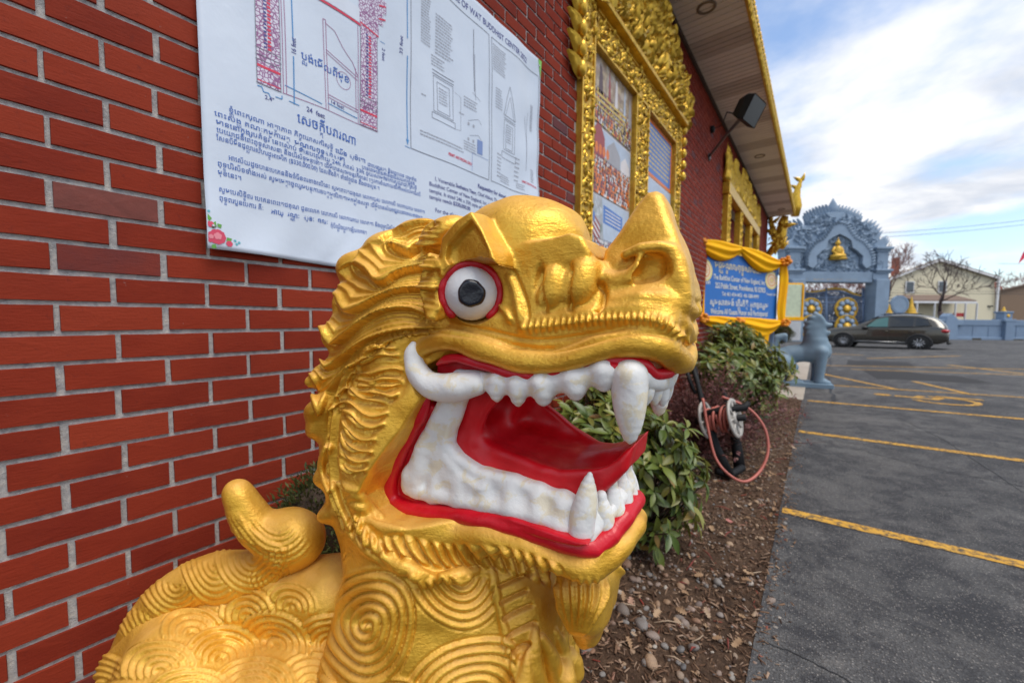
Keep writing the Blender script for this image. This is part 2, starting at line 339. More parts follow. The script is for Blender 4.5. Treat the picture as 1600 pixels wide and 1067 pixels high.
def proj(P):
    d = np.asarray(P)-CAM; z = d @ _F; return 800+FOC*(d @ _R)/z, 533.5-FOC*(d @ _U)/z, z
HOLES = [(2.62, 5.22, 0.9, 3.80), (8.15, 12.7, 2.3, 3.72)]
slots = []
for k in range(-46, 20):
    zc = JZ-k*CR
    if zc < 0.03 or zc > WALL_H-0.03: continue
    j0 = int((WY0-JY)/(BL/2))-2
    for j in range(j0, j0+2*int((WY1-WY0)/BL)+6):
        if (j-k) % 2: continue
        yc = JY+(j+1)*BL/2
        if yc-BL/2 < WY0 or yc+BL/2 > WY1 or any(a+.05 < yc < b-.05 and c_+.03 < zc < d_-.03 for a, b, c_, d_ in HOLES): continue
        slots.append((yc+rng.uniform(-.002, .002)+0.003*math.sin(k*1.7), zc+rng.uniform(-.0010, .0010), rng.randrange(10)))
def score(s_):
    x, y, z = proj((WALL_X, s_[0], s_[1]))
    if z < 0.2 or not (-60 < x < 1600 and -40 < y < 1100): return 0
    if 0.42 < s_[0] < 2.05 and 1.68 < s_[1] < 2.95: return 0
    if 520 < x < 1080 and y > 470: return 0
    return 1/(z*z)
slots.sort(key=score, reverse=True)
bm_data = []
for i, (V_, F_) in enumerate(SHAPES):
    me = bpy.data.meshes.new('brick'); me.from_pydata([tuple(v) for v in V_], [], F_); me.update(); me.materials.append(M_BRICK); bm_data.append(me)
inv_b = wmat(bld).inverted()
M_ODD = [plain('dull_purple_brick', (0.15, 0.032, 0.022), .75, var=.2, scale=20, bumpk=.4), plain('dark_brown_brick', (0.055, 0.034, 0.022), .8, var=.3, scale=20, bumpk=.4)]
for (yc, zc, sh) in slots[:300]:
    o = bpy.data.objects.new('brick', bm_data[sh]); bx_, by_, _ = proj((WALL_X, yc, zc))
    if math.hypot(bx_-168, by_-318) < 22 or math.hypot(bx_-150, by_-1030) < 30: o.data = bm_data[sh].copy(); o.data.materials[0] = M_ODD[by_ > 600]; o['label'] = 'dull purple brown brick' if by_ < 600 else 'unpainted dark brown brick'
    o.location = inv_b @ Vector((WALL_X, yc, zc)); o.rotation_euler = (rng.uniform(-.006, .006), rng.uniform(-.01, .01), rng.uniform(-.01, .01)); COL.objects.link(o); o.parent = wall
V_, F_, off, TN = [], [], 0, []
for (yc, zc, sh) in slots[300:]:
    a, f_ = SHAPES[sh]; V_.append(a+np.array([WALL_X, yc, zc])); F_ += [tuple(i+off for i in q) for q in f_]; off += len(a); TN += [rng.random()]*len(a)
bw = tag(mesh_obj('brickwork', np.vstack(V_), F_, M_BRICK, wall), kind='stuff')
bw.data.attributes.new('tone', 'FLOAT', 'POINT').data.foreach_set('value', TN)
# ---------------- eaves
SOF_Z = 4.887; FAS_X = -0.775
M_SOF = plain('beige_soffit_vinyl', (0.76, 0.68, 0.61), 0.55, var=0.10, scale=2.0)
M_SOFD = plain('perforated_soffit_vent', (0.56, 0.48, 0.42), 0.6, var=0.12, scale=3.0)
sof = MB().box((WALL_X+.002, WY0, SOF_Z+.05), (FAS_X, WY1, SOF_Z+.09)).build('soffit', M_SOFD, bld)
y = WY0; k = 0; pm = {}
def soffit_panel(mat):
    b = MB(); W = 0.40; n = 4; w = W/n; prof = []
    for i in range(n): prof += [(i*w+.003, .016), (i*w+.012, 0.0), ((i+1)*w-.012, 0.0), ((i+1)*w-.003, .016)]
    V_ = [(x, a, z) for x in (WALL_X+.01, FAS_X-.004) for a, z in prof]; m = len(prof)
    return b.add(V_, [(i, i+1, m+i+1, m+i) for i in range(m-1)])
while y < WY1-0.3:
    vent = k % 3 == 1; key = vent
    if key not in pm: o = soffit_panel(None).build('soffit_panel', M_SOFD if vent else M_SOF, sof, world=False); pm[key] = o
    else: o = dup(pm[key], sof)
    o.location = inv_b @ Vector((0, y, SOF_Z)); y += 0.402; k += 1
bx = MB().box((WALL_X, WY0, SOF_Z-.05), (WALL_X+.035, WY1, SOF_Z+.02)).build('wall_trim', plain('brown_trim', (0.06, 0.035, 0.025), 0.6), bld)
M_GOLDT = None
def gold_leaf_mat(name, c0=(0.50, 0.28, 0.03), c1=(0.78, 0.50, 0.08), rough=0.38, metal=0.65):
    M = Mat(name); M.coord('Object'); n = M.noise(14, 5, 0.6); M.set(M.ramp(n, [(0.3, c0), (0.7, c1)]), M.math('ADD', rough-.08, M.math('MULTIPLY', M.noise(40, 3), 0.2)), metal); M.bump(M.noise(60, 4, 0.6), 0.25, 0.005); return M.m
M_GT = gold_leaf_mat('temple_gold', (0.54, 0.30, 0.022), (0.84, 0.53, 0.065), 0.32, 0.66); M_GTD = gold_leaf_mat('temple_gold_shaded_boards', (0.44, 0.24, 0.02), (0.68, 0.41, 0.055), 0.5, 0.5)  # boards behind the carving: darker gold copy, recess shade put into the colour
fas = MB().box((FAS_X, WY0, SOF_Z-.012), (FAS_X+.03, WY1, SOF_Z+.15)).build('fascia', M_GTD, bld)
def leaf(b, c, t, n, L, W, H, curl=0.3):
    """carved flame leaf: base c, pointing along t, face normal n"""
    c, t, n = np.asarray(c, float), np.asarray(t, float), np.asarray(n, float); s_ = np.cross(n, t); V_ = []
    st = [(0, .35, .2), (.3, 1.0, .8), (.62, .72, 1.0), (.86, .30, .7), (1.0, .02, .35)]
    for a, w, h in st:
        p = c+t*(L*a)+s_*(curl*L*a*a)
        V_ += [p-s_*W*w*.5, p+n*H*h, p+s_*W*w*.5]
    F_ = []
    for i in range(4):
        for j in (0, 1): F_.append((3*i+j, 3*i+j+1, 3*i+j+4, 3*i+j+3))
    b.add(V_, F_)
def rosette(b, c, n, up, R, H, k=6):
    n, up = np.asarray(n, float), np.asarray(up, float); s_ = np.cross(up, n)
    for i in range(k):
        a = 2*math.pi*i/k; leaf(b, c, math.cos(a)*up+math.sin(a)*s_, n, R, R*.62, H, 0.15)
EX, EY, EZ = np.eye(3)
fo = MB()
for i in range(int((WY1-0.0)/0.085)):
    yy = 0.0+i*0.085
    leaf(fo, (FAS_X+.031, yy, SOF_Z+.10), -EZ, EX, .15, .085, .03, 0.12*(-1)**i); leaf(fo, (FAS_X+.031, yy+.04, SOF_Z+.07), EZ, EX, .13, .08, .03, -0.12*(-1)**i)
tag(fo.build('fascia_carving', M_GT, bld, True), kind='stuff')
RS = 0.42
roof = MB().add([(FAS_X+.05, WY0, SOF_Z+.12), (FAS_X+.05, WY1+.05, SOF_Z+.12), (-7.5, WY1+.05, SOF_Z+.16+6.7*RS), (-7.5, WY0, SOF_Z+.16+6.7*RS), (FAS_X+.05, WY0, SOF_Z+.12), (FAS_X+.05, WY1+.05, SOF_Z+.12), (-7.5, WY1+.05, SOF_Z+.16+6.7*RS), (-7.5, WY0, SOF_Z+.16+6.7*RS)], [(0,1,2,3),(7,6,5,4),(0,4,5,1),(1,5,6,2),(2,6,7,3),(3,7,4,0)]).build('roof', plain('dark_shingles', (0.05, 0.045, 0.045), 0.9, scale=20), bld)
# recessed can light in the soffit
def at_soffit(x, y): d = ray(x, y); return CAM+d*((SOF_Z-CAM[2])/d[2])
for q in ((1104, 12), (1187, 244), (1221, 327)):
    p = at_soffit(*q); b = MB(); b.lathe(p+np.array([0, 0, .01]), [(.10, .01), (.10, -.02), (.075, -.024), (.07, .0), (.0, .004)], 20); b.build('can_light', plain('bronze_can_light', (0.22, 0.16, 0.11), 0.5), sof, True)
# ---------------- framed display window, near
def wall_px(x, y, off=0.0): return at_x(x, y, WALL_X+off)
FR = thing('framed_display', 'ornate carved gold frame holding temple photographs and a flame crown, on the brick wall', 'display frame', (WALL_X, 3.92, 0.9))
F0Y, F1Y, FZ0, FZ1 = 2.63, 5.21, 0.85, 3.79
P1 = (2.83, 3.70); P2 = (4.05, 4.99); PZ = (0.98, 3.52)
def frame_bar(y0, y1, z0, z1, name, dens):
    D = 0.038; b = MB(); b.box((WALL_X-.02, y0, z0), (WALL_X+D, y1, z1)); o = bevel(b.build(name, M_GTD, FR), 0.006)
    e = MB(); W = .022; vert = (z1-z0) > (y1-y0)
    if vert: e.box((WALL_X+D-.004, y0-.002, z0), (WALL_X+D+.014, y0+W, z1)); e.box((WALL_X+D-.004, y1-W, z0), (WALL_X+D+.014, y1+.002, z1))
    else: e.box((WALL_X+D-.004, y0+.03, z0-.002), (WALL_X+D+.014, y1-.03, z0+W)); e.box((WALL_X+D-.004, y0+.03, z1-W), (WALL_X+D+.014, y1-.03, z1+.002))
    bevel(e.build('edge_moulding', M_GT, o), 0.004)
    c = MB(); sp = 0.042
    for i in range(int((y1-y0-2*W)/sp)+1):
        for j in range(int((z1-z0-2*W)/sp)+1):
            yy, zz = y0+W+sp*(i+.5)+rng.uniform(-.008, .008), z0+W+sp*(j+.5)+rng.uniform(-.008, .008)
            if yy > y1-W or zz > z1-W: continue
            a = rng.uniform(0, 6.28); tl = EX+EY*rng.uniform(-.5, .5)+EZ*rng.uniform(-.5, .5); tl /= np.linalg.norm(tl); td = math.cos(a)*EZ+math.sin(a)*EY; td = td-tl*(td @ tl); td /= np.linalg.norm(td)
            leaf(c, (WALL_X+D+.003, yy, zz), td, tl, .055, .036, .022, rng.choice((-.5, .5)))
    tag(c.build('carving', M_GT, o, True), kind='stuff')
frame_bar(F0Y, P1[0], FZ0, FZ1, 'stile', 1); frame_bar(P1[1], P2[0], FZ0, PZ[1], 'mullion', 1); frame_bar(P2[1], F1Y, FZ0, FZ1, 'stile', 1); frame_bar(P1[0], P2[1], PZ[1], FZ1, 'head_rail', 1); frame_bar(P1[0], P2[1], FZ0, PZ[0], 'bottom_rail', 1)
cr = MB(); cr.box((WALL_X+.0, F0Y-.03, FZ1), (WALL_X+.12, F1Y+.03, FZ1+.045)); bevel(cr.build('cornice', M_GT, FR), 0.01)
def crown_profile(t):                   # height over the cornice, t in -1..1
    return 0.26+0.70*(1-abs(t))**0.8
def crown_top(t): return FZ1+.045+crown_profile(t)
yc0 = (F0Y+F1Y)/2; hw = (F1Y-F0Y)/2+.06
pts = [(WALL_X+.0, yc0+hw*t, min(SOF_Z-.06, crown_top(t)-.06)) for t in np.linspace(-1, 1, 41)]+[(WALL_X+.0, yc0+hw, FZ1+.045), (WALL_X+.0, yc0-hw, FZ1+.045)]
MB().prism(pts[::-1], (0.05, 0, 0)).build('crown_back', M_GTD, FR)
cc = MB()
for i in range(1900):
    t = rng.uniform(-1, 1); yy = yc0+hw*t; zt = min(SOF_Z-.12, crown_top(t)-.05); zz = FZ1+.06+(zt-FZ1-.06)*rng.random()
    a = math.atan2(-t*1.1, 1)+rng.uniform(-.9, .9); L_ = rng.uniform(.07, .14); tl = EX*1.0+EY*rng.uniform(-.7, .7)+EZ*rng.uniform(-.7, .5); tl /= np.linalg.norm(tl); td = math.cos(a)*EZ-math.sin(a)*EY; td = td-tl*(td @ tl); td /= np.linalg.norm(td)
    leaf(cc, (WALL_X+.055+rng.uniform(0, .03), yy, zz-.03), td, tl, L_, L_*.5, rng.uniform(.04, .08), rng.choice((-.6, .6)))
tag(cc.build('crown_carving', M_GT, FR, True), kind='stuff')
for i, t in enumerate(np.linspace(-1, 1, 25)):
    b = MB(); z = min(SOF_Z-.2, crown_top(t)-.10); a = t*0.5
    n_ = EX; up = math.cos(a)*EZ+math.sin(a)*EY
    leaf(b, (WALL_X+.03, yc0+hw*t, z), up, n_, .20, .11, .05, 0.1*np.sign(-t)); leaf(b, (WALL_X+.025, yc0+hw*t, z), up, -n_, .20, .11, .01, -0.1*np.sign(-t)); b.build('flame_finial', M_GT, FR, True)
# guardian scroll figures at the frame's shoulders
for sgn, y0 in ((-1, F0Y-.04), (1, F1Y+.04)):
    b = MB()
    for q in range(9):
        z = 3.15+q*.14; leaf(b, (WALL_X+.03, y0-sgn*.03, z), (EZ*.8+sgn*EY*.6)/1.0, EX, .20, .12, .06, -.5*sgn); b.ball((WALL_X+.06, y0-sgn*.0, z+.05), (.04, .045, .06), 10, 6)
    b.build('shoulder_scroll', M_GT, FR, True)
fg = MB(); fy = 4.28; fz = 3.86                # small dancing figure carved on the crown
fg.tube([(WALL_X+.09, fy, fz+.0), (WALL_X+.10, fy+.03, fz+.14), (WALL_X+.10, fy, fz+.26), (WALL_X+.10, fy+.01, fz+.34)], [.035, .05, .06, .03], 10); fg.ball((WALL_X+.11, fy+.01, fz+.40), (.045, .045, .055)); fg.lathe((WALL_X+.11, fy+.01, fz+.44), [(.04, 0), (.03, .03), (.012, .08), (.002, .14)], 10)
fg.tube([(WALL_X+.11, fy-.05, fz+.30), (WALL_X+.13, fy-.16, fz+.24), (WALL_X+.13, fy-.20, fz+.36)], [.025, .02, .015], 8); fg.tube([(WALL_X+.11, fy+.06, fz+.30), (WALL_X+.13, fy+.16, fz+.22), (WALL_X+.13, fy+.12, fz+.12)], [.025, .02, .015], 8)
fg.tube([(WALL_X+.10, fy-.02, fz+.06), (WALL_X+.13, fy-.12, fz+.02), (WALL_X+.12, fy-.08, fz-.10+.12)], [.035, .03, .02], 8); fg.build('carved_figure', M_GT, FR, True)
# ---- the printed photographs behind the frame
def quad_print(b, y0, y1, z0, z1, off): b.add([(WALL_X+off, y0, z0), (WALL_X+off, y1, z0), (WALL_X+off, y1, z1), (WALL_X+off, y0, z1)], [(0, 1, 2, 3)])
def noise_print(name, stops, scale, sc3=(1, 1, 1), rough=0.35):
    M = Mat(name); M.world(sc3); a = M.noise(scale, 6, 0.65, 0.5); v = M.voro(scale*2.2, out='Color'); s_ = M.n('ShaderNodeSeparateXYZ'); M.l(v, s_.inputs[0])
    M.set(M.mix(0.45, M.ramp(a, stops), M.ramp(s_.outputs['X'], stops)), rough); return M.m
PR = [noise_print('print_shrine_hall', [(0.25, (0.10, 0.06, 0.06)), (0.42, (0.36, 0.25, 0.13)), (0.55, (0.50, 0.40, 0.26)), (0.66, (0.55, 0.52, 0.50)), (0.8, (0.20, 0.10, 0.12))], 9),
      noise_print('print_ceremony', [(0.3, (0.30, 0.22, 0.12)), (0.5, (0.52, 0.40, 0.18)), (0.62, (0.62, 0.58, 0.50)), (0.75, (0.40, 0.12, 0.08))], 11),
      noise_print('print_street_scene', [(0.3, (0.08, 0.12, 0.08)), (0.5, (0.45, 0.48, 0.52)), (0.62, (0.62, 0.64, 0.68)), (0.75, (0.20, 0.17, 0.16))], 8)]
PM = [plain('print_orange', (0.70, 0.17, 0.02), 0.4, var=.25, scale=30), plain('print_white', (0.66, 0.62, 0.62), 0.4, var=.1), plain('print_dark', (0.09, 0.05, 0.06), 0.4), plain('print_maroon', (0.32, 0.05, 0.05), 0.4), plain('print_blue', (0.06, 0.17, 0.48), 0.4), plain('print_sky', (0.42, 0.49, 0.60), 0.4), plain('print_gold', (0.60, 0.42, 0.10), 0.4), plain('print_grey', (0.34, 0.33, 0.35), 0.4)]
def crowd(b, y0, y1, z0, z1, rows, seed, cols, size):
    r = random.Random(seed)
    for k in range(rows):
        z = z1-(z1-z0)*(k+.5)/rows; s_ = size*(0.7+0.6*k/rows); n = int((y1-y0)/(s_*.75))
        for i in range(n):
            y = y0+(y1-y0)*(i+.5)/n+r.uniform(-.3, .3)*s_; o = .0022+.0004*k
            if y-.5*s_ < y0 or y+.5*s_ > y1: continue
            b.cur = r.choice(cols); w = s_*.42; h = s_*.9
            b.add([(WALL_X+o, y-w, max(z0, z-h)), (WALL_X+o, y+w, max(z0, z-h)), (WALL_X+o, y+w*.7, z+h*.1), (WALL_X+o, y-w*.7, z+h*.1)], [(0, 1, 2, 3)])
            b.cur = 2; c0 = z+h*.3; b.add([(WALL_X+o+.0002, y+s_*.2*math.cos(q), c0+s_*.24*math.sin(q)) for q in np.linspace(0, 5.5, 7)], [tuple(range(7))])
def poster_print(name, y0, y1, zs):
    board = MB().box((WALL_X-.03, y0-.01, PZ[0]-.01), (WALL_X-.002, y1+.01, PZ[1]+.01)).build(name, PM[1], FR); return board
b1 = poster_print('photo_panel', P1[0], P1[1], 0); b2 = poster_print('photo_panel', P2[0], P2[1], 0)
def picture(name, board, y0, y1, z0, z1, base, fill):
    b = MB(); b.cur = 8; quad_print(b, y0+.012, y1-.012, z0+.008, z1-.008, .001); fill(b, y0+.012, y1-.012, z0+.008, z1-.008)
    b.build(name, None, board, mats=PM+[base])
def hall(b, y0, y1, z0, z1):
    for i, t in enumerate((.06, .22, .42, .58, .80, .95)):                     # robed guests under white columns
        b.cur = (1, 2, 3, 1, 5, 7)[i]; w = (.05, .09, .06, .07, .05, .08)[i]; y = y0+(y1-y0)*t
        b.add([(WALL_X+.002+.0002*i, max(y0, y-w*.5), z0+.42*(z1-z0)), (WALL_X+.002+.0002*i, min(y1, y+w*.5), z0+.40*(z1-z0)), (WALL_X+.002+.0002*i, min(y1, y+w*.25), z1-.03-.05*(i % 3)), (WALL_X+.002+.0002*i, max(y0, y-w*.2), z1-.04*(i % 2))], [(0, 1, 2, 3)])
    crowd(b, y0, y1, z0+.02*(z1-z0), z0+.55*(z1-z0), 9, 5, [0, 6, 3, 1, 7, 6, 2], .042)
    b.cur = 6
    for k in range(5): z = z0+.04+k*.045; b.add([(WALL_X+.004, y0+.02+k*.02, z), (WALL_X+.004, y1-.25+k*.03, z+.03), (WALL_X+.004, y1-.25+k*.03, z+.05), (WALL_X+.004, y0+.02+k*.02, z+.022)], [(0, 1, 2, 3)])
def monks(b, y0, y1, z0, z1):
    H_ = z1-z0; b.cur = 5; b.add([(WALL_X+.0016, y0, z0+.6*H_), (WALL_X+.0016, y1, z0+.6*H_), (WALL_X+.0016, y1, z1), (WALL_X+.0016, y0, z1)], [(0, 1, 2, 3)])
    for t, w, h, c_ in ((.2, .22, .30, 3), (.55, .28, .22, 7), (.85, .2, .16, 1)):
        y = y0+(y1-y0)*t; b.cur = c_; b.add([(WALL_X+.0018, max(y0, y-w/2), z0+.55*H_), (WALL_X+.0018, min(y1, y+w/2), z0+.55*H_), (WALL_X+.0018, min(y1, y+w/2), z0+.55*H_+h*.6), (WALL_X+.0018, y, z0+.55*H_+h), (WALL_X+.0018, max(y0, y-w/2), z0+.55*H_+h*.6)], [(0, 1, 2, 3, 4)])
    for i in range(5): b.cur = 0; y = y0+.06+i*.07; b.add([(WALL_X+.002, y+.03*math.cos(q), z0+.68*H_+.045*math.sin(q)) for q in np.linspace(0, 5.8, 9)], [tuple(range(9))])
    crowd(b, y0, y1, z0, z0+.58*H_, 9, 8, [0, 0, 0, 1, 1, 3], .055)
def march(b, y0, y1, z0, z1):
    H_ = z1-z0; b.cur = 5; b.add([(WALL_X+.0016, y0+.3, z0+.45*H_), (WALL_X+.0016, y1, z0+.45*H_), (WALL_X+.0016, y1, z1), (WALL_X+.0016, y0+.25, z1)], [(0, 1, 2, 3)])
    b.cur = 4; b.add([(WALL_X+.0022, y0+.28, z1-.20), (WALL_X+.0022, y1-.16, z1-.22), (WALL_X+.0022, y1-.16, z1-.08), (WALL_X+.0022, y0+.28, z1-.05)], [(0, 1, 2, 3)])
    b.cur = 1
    for k in range(4): b.add([(WALL_X+.0026, y0+.32, z1-.09-.03*k), (WALL_X+.0026, y1-.2, z1-.105-.03*k), (WALL_X+.0026, y1-.2, z1-.095-.03*k), (WALL_X+.0026, y0+.32, z1-.08-.03*k)], [(0, 1, 2, 3)])
    for k in range(7): b.cur = (3, 1)[k % 2]; b.add([(WALL_X+.0024, y0+.06, z1-.30+.025*k), (WALL_X+.0024, y0+.22, z1-.40+.025*k), (WALL_X+.0024, y0+.22, z1-.378+.025*k), (WALL_X+.0024, y0+.06, z1-.278+.025*k)], [(0, 1, 2, 3)])
    b.cur = 4; b.add([(WALL_X+.0026, y0+.06, z1-.19), (WALL_X+.0026, y0+.12, z1-.23), (WALL_X+.0026, y0+.12, z1-.15), (WALL_X+.0026, y0+.06, z1-.12)], [(0, 1, 2, 3)])
    crowd(b, y0, y1, z0, z0+.58*H_, 12, 9, [0, 1, 1, 1, 3, 0, 7, 2], .045)
zz0, zz1 = PZ; s1, s2 = 2.45, 2.98
picture('photograph', b1, P1[0], P1[1], s2, zz1, PR[0], hall); picture('photograph', b1, P1[0], P1[1], s1-.02, s2, PR[1], monks); picture('photograph', b1, P1[0], P1[1], 1.62, s1-.02, PR[2], march); picture('photograph', b1, P1[0], P1[1], zz0, 1.62, PR[0], monks)
def notice(b, y0, y1, z0, z1):
    b.cur = 0; b.add([(WALL_X+.0015, y0, z0), (WALL_X+.0015, y1, z0), (WALL_X+.0015, y1, z1), (WALL_X+.0015, y0, z1)], [(0, 1, 2, 3)])
    b.cur = 4; b.add([(WALL_X+.002, y0+.04, z0+.04), (WALL_X+.002, y1-.04, z0+.04), (WALL_X+.002, y1-.04, z1-.04), (WALL_X+.002, y0+.04, z1-.04)], [(0, 1, 2, 3)])
    r = random.Random(3); b.cur = 6
    for k in range(9):
        z = z1-.09-k*.05; y = y0+.1+.02*(k % 2)
        while y < y1-.12: w = r.uniform(.03, .09); b.add([(WALL_X+.0024, y, z), (WALL_X+.0024, min(y+w, y1-.07), z), (WALL_X+.0024, min(y+w, y1-.07), z+.02), (WALL_X+.0024, y, z+.02)], [(0, 1, 2, 3)]); y += w+.015
def altar(b, y0, y1, z0, z1):
    b.cur = 5; b.add([(WALL_X+.0015, y0, z0), (WALL_X+.0015, y1, z0), (WALL_X+.0015, y1, z1), (WALL_X+.0015, y0, z1)], [(0, 1, 2, 3)])
    cy, cz = (y0+y1)/2-.05, z0+.28*(z1-z0)
    for k, (r_, c_) in enumerate(((.46, 7), (.42, 6), (.34, 3), (.28, 6))): b.cur = c_; b.add([(WALL_X+.0018+.0003*k, min(y1, max(y0, cy+r_*math.cos(q))), max(z0, cz+r_*1.25*math.sin(q))) for q in np.linspace(-.6, math.pi+.6, 24)], [tuple(range(24))])
    crowd(b, cy-.22, cy+.22, cz-.2, cz+.28, 8, 4, [6, 0, 1, 3, 7], .05)
picture('notice_print', b2, P2[0], P2[1], 2.92, zz1, PR[2], notice); picture('photograph', b2, P2[0], P2[1], 1.9, 2.92, PR[1], altar); picture('photograph', b2, P2[0], P2[1], zz0, 1.9, PR[0], monks)
# ---------------- carved window further along
W2 = thing('window_surround', 'carved gold window surround with tall flame spires over bricked openings', 'window', (WALL_X, 10.4, 2.3))
for y in (8.15, 9.6, 11.1, 12.5):
    bevel(MB().box((WALL_X-.02, y, 2.3), (WALL_X+.10, y+.22, 3.72)).build('stile', M_GT, W2), .01)
    c = MB()
    for i in range(40): leaf(c, (WALL_X+.10, y+.03+.16*rng.random(), 2.32+1.35*i/40), EZ, EX, .09, .06, .03, rng.choice((-.5, .5)))
    tag(c.build('carving', M_GT, W2, True), kind='stuff')
bevel(MB().box((WALL_X-.02, 8.10, 3.722), (WALL_X+.12, 12.78, 3.93)).build('head_rail', M_GT, W2), .01)
bevel(MB().box((WALL_X-.02, 8.05, 2.08), (WALL_X+.16, 12.83, 2.298)).build('sill', M_GT, W2), .01)
c = MB()
for i in range(420):
    t = rng.uniform(-1, 1); yy = 10.44+2.3*t; top = .06+.20*(1-abs(t))+.34*abs(math.sin(t*7.8))**2.5; leaf(c, (WALL_X+.05, yy, 3.93+top*rng.random()), (EZ+EY*rng.uniform(-.5, .5)), EX, .24, .14, .07, rng.choice((-.5, .5)))
tag(c.build('crown_carving', M_GT, W2, True), kind='stuff')
for t, h in ((-1, .72), (-.60, .50), (0, .93), (.60, .50), (1, .62), (-.24, .80), (.24, .74)):
    b = MB(); z = 3.93; y = 10.44+2.28*t
    b.lathe((WALL_X+.05, y, z), [(.10, 0), (.15, .10*h), (.09, .30*h), (.05, .55*h), (.022, .80*h), (.004, h)], 8, sx=.6)
    for k in range(5): leaf(b, (WALL_X+.10-.012*k, y, z+h*.15*k), EZ, EX, h*.28, .16-.025*k, .05, .3*(-1)**k)
    b.build('spire', M_GT, W2, True)
V_, F_, off = [], [], 0
for y0, y1 in ((8.37, 9.6), (9.82, 11.1), (11.32, 12.5)):
    MB().box((WALL_X-.34, y0-.02, 2.29), (WALL_X-.16, y1+.02, 3.72)).build('infill', M_MORT.m, W2)
    for k in range(19):
        for j in range(7):
            yy = y0+.02+.1*(k % 2)+j*BL; zc = 2.34+k*CR
            if yy+BL > y1+.05 or zc > 3.70: continue
            a, f_ = SHAPES[(j*3+k) % 10]; V_.append(a+np.array([WALL_X-.154, yy+BL/2, zc])); F_ += [tuple(i+off for i in q) for q in f_]; off += len(a)
tag(mesh_obj('infill_brickwork', np.vstack(V_), F_, M_BRICK, W2), kind='stuff')
# ---------------- corner finial and bracket at the far end of the eaves
fin = thing('roof_finial', 'gold flame shaped naga finial rising from the far end of the eaves', 'finial', (FAS_X, WY1, SOF_Z+.2))
b = MB(); base = at_y(1243, 330, WY1)
pth = [at_y(x, y, WY1+.02) for x, y in ((1242, 338), (1245, 322), (1244, 308), (1246, 296), (1251, 284), (1254, 278))]
b.tube(pth, [.12, .15, .12, .09, .05, .01], 10); b.build('finial_body', M_GT, fin, True)
b = MB()
for i in range(8):
    p = pth[min(4, i//2+1)]; leaf(b, p, (EX*.8+EZ*.9)/1.2 if i % 2 else (-EX*.5+EZ)/1.1, -EY, .26, .14, .05, .4); leaf(b, p, (EX*.8+EZ*.9)/1.2 if i % 2 else (-EX*.5+EZ)/1.1, EY, .26, .14, .05, -.4)
b.build('finial_flames', M_GT, fin, True)
brk = thing('eave_bracket', 'gold carved winged figure bracing the far corner of the eaves', 'carving', (-1.2, WY1-.1, 3.6))
def bp(x, y): return at_y(x, y, WY1-.05)
b = MB(); b.tube([bp(1200, 398), (bp(1212, 386)), bp(1220, 368), bp(1224, 350), bp(1228, 338)], [.10, .15, .17, .12, .08], 10); b.build('torso', M_GT, brk, True)
b = MB(); b.ball(bp(1222, 356), (.16, .15, .19)); b.lathe(bp(1222, 350), [(.14, 0), (.10, .12), (.04, .24), (.005, .36)], 10); b.build('head', M_GT, brk, True)
for s_ in (-1, 1):
    b = MB(); b.tube([bp(1216, 368), bp(1216+s_*8, 360), bp(1216+s_*12, 346), bp(1216+s_*11, 340)], [.11, .09, .075, .06], 8); b.build('arm', M_GT, brk, True)
b = MB()
for i in range(40): leaf(b, bp(1212+rng.uniform(-10, 12), 392-rng.uniform(0, 48))-EY*.12, (EZ*rng.uniform(-.6, .9)+EX*rng.uniform(-.5, .8)), -EY, rng.uniform(.25, .42), .2, .10, rng.choice((-.6, .6)))
b.build('feathers', M_GT, brk, True)
# ---------------- floodlight on an arm
fl = thing('floodlight', 'black floodlight on a grey arm reaching out from the brick wall under the eaves', 'floodlight', wall_px(1108, 245))
M_BLK = plain('black_powder_coat', (0.008, 0.008, 0.009), 0.6, var=.2, spec=.25); M_GALV = plain('grey_conduit', (0.12, 0.125, 0.13), 0.45, 0.6)
hp = at_x(1158, 182, -0.86); wp = wall_px(1107, 246)
b = MB(); b.tube([wp, wp+(hp-wp)*.55, hp+np.array([0, 0, -.02])], [.020, .020, .022], 10); b.lathe(wp, [(.06, -.004), (.06, .018), (.03, .03)], 14, axis=(1, 0, 0)); b.build('arm', M_GALV, fl, True)
b = MB(); wq = wall_px(1110, 203); b.lathe(wq, [(.055, -.004), (.055, .045), (.04, .06)], 12, axis=(1, 0, 0)); b.tube([wq+np.array([.05, 0, 0]), wq+np.array([.16, .05, .05]), hp+np.array([-.16, .0, .10]), hp+np.array([-.03, 0, .03])], .008, 7); b.build('junction_box', M_BLK, fl, True)
ax = np.array([.80, -.18, -.42]); ax /= np.linalg.norm(ax); sd = np.cross(ax, EZ); sd /= np.linalg.norm(sd); u3 = np.cross(sd, ax)
hc = at_x(1166, 173, -0.74)
b = MB(); W_, H_, D_ = .165, .125, .085
back = [hc-ax*D_+sd*a*W_*.62+u3*c_*H_*.62 for a, c_ in ((-1, -1), (1, -1), (1, 1), (-1, 1))]; mid = [hc+ax*.02+sd*a*W_+u3*c_*H_ for a, c_ in ((-1, -1), (1, -1), (1, 1), (-1, 1))]; fr = [hc+ax*.10+sd*a*W_*1.04+u3*c_*H_*1.04 for a, c_ in ((-1, -1), (1, -1), (1, 1), (-1, 1))]
b.add(back+mid+fr, [(0, 3, 2, 1)]+[(i, (i+1) % 4, 4+(i+1) % 4, 4+i) for i in range(4)]+[(4+i, 4+(i+1) % 4, 8+(i+1) % 4, 8+i) for i in range(4)]); bevel(b.build('housing', M_BLK, fl), .012)
MB().add([hc+ax*.098+sd*a*W_*.98+u3*c_*H_*.98 for a, c_ in ((-1, -1), (1, -1), (1, 1), (-1, 1))], [(0, 1, 2, 3)]).build('lens', plain('dark_lens_glass', (0.02, 0.022, 0.028), 0.35), fl)
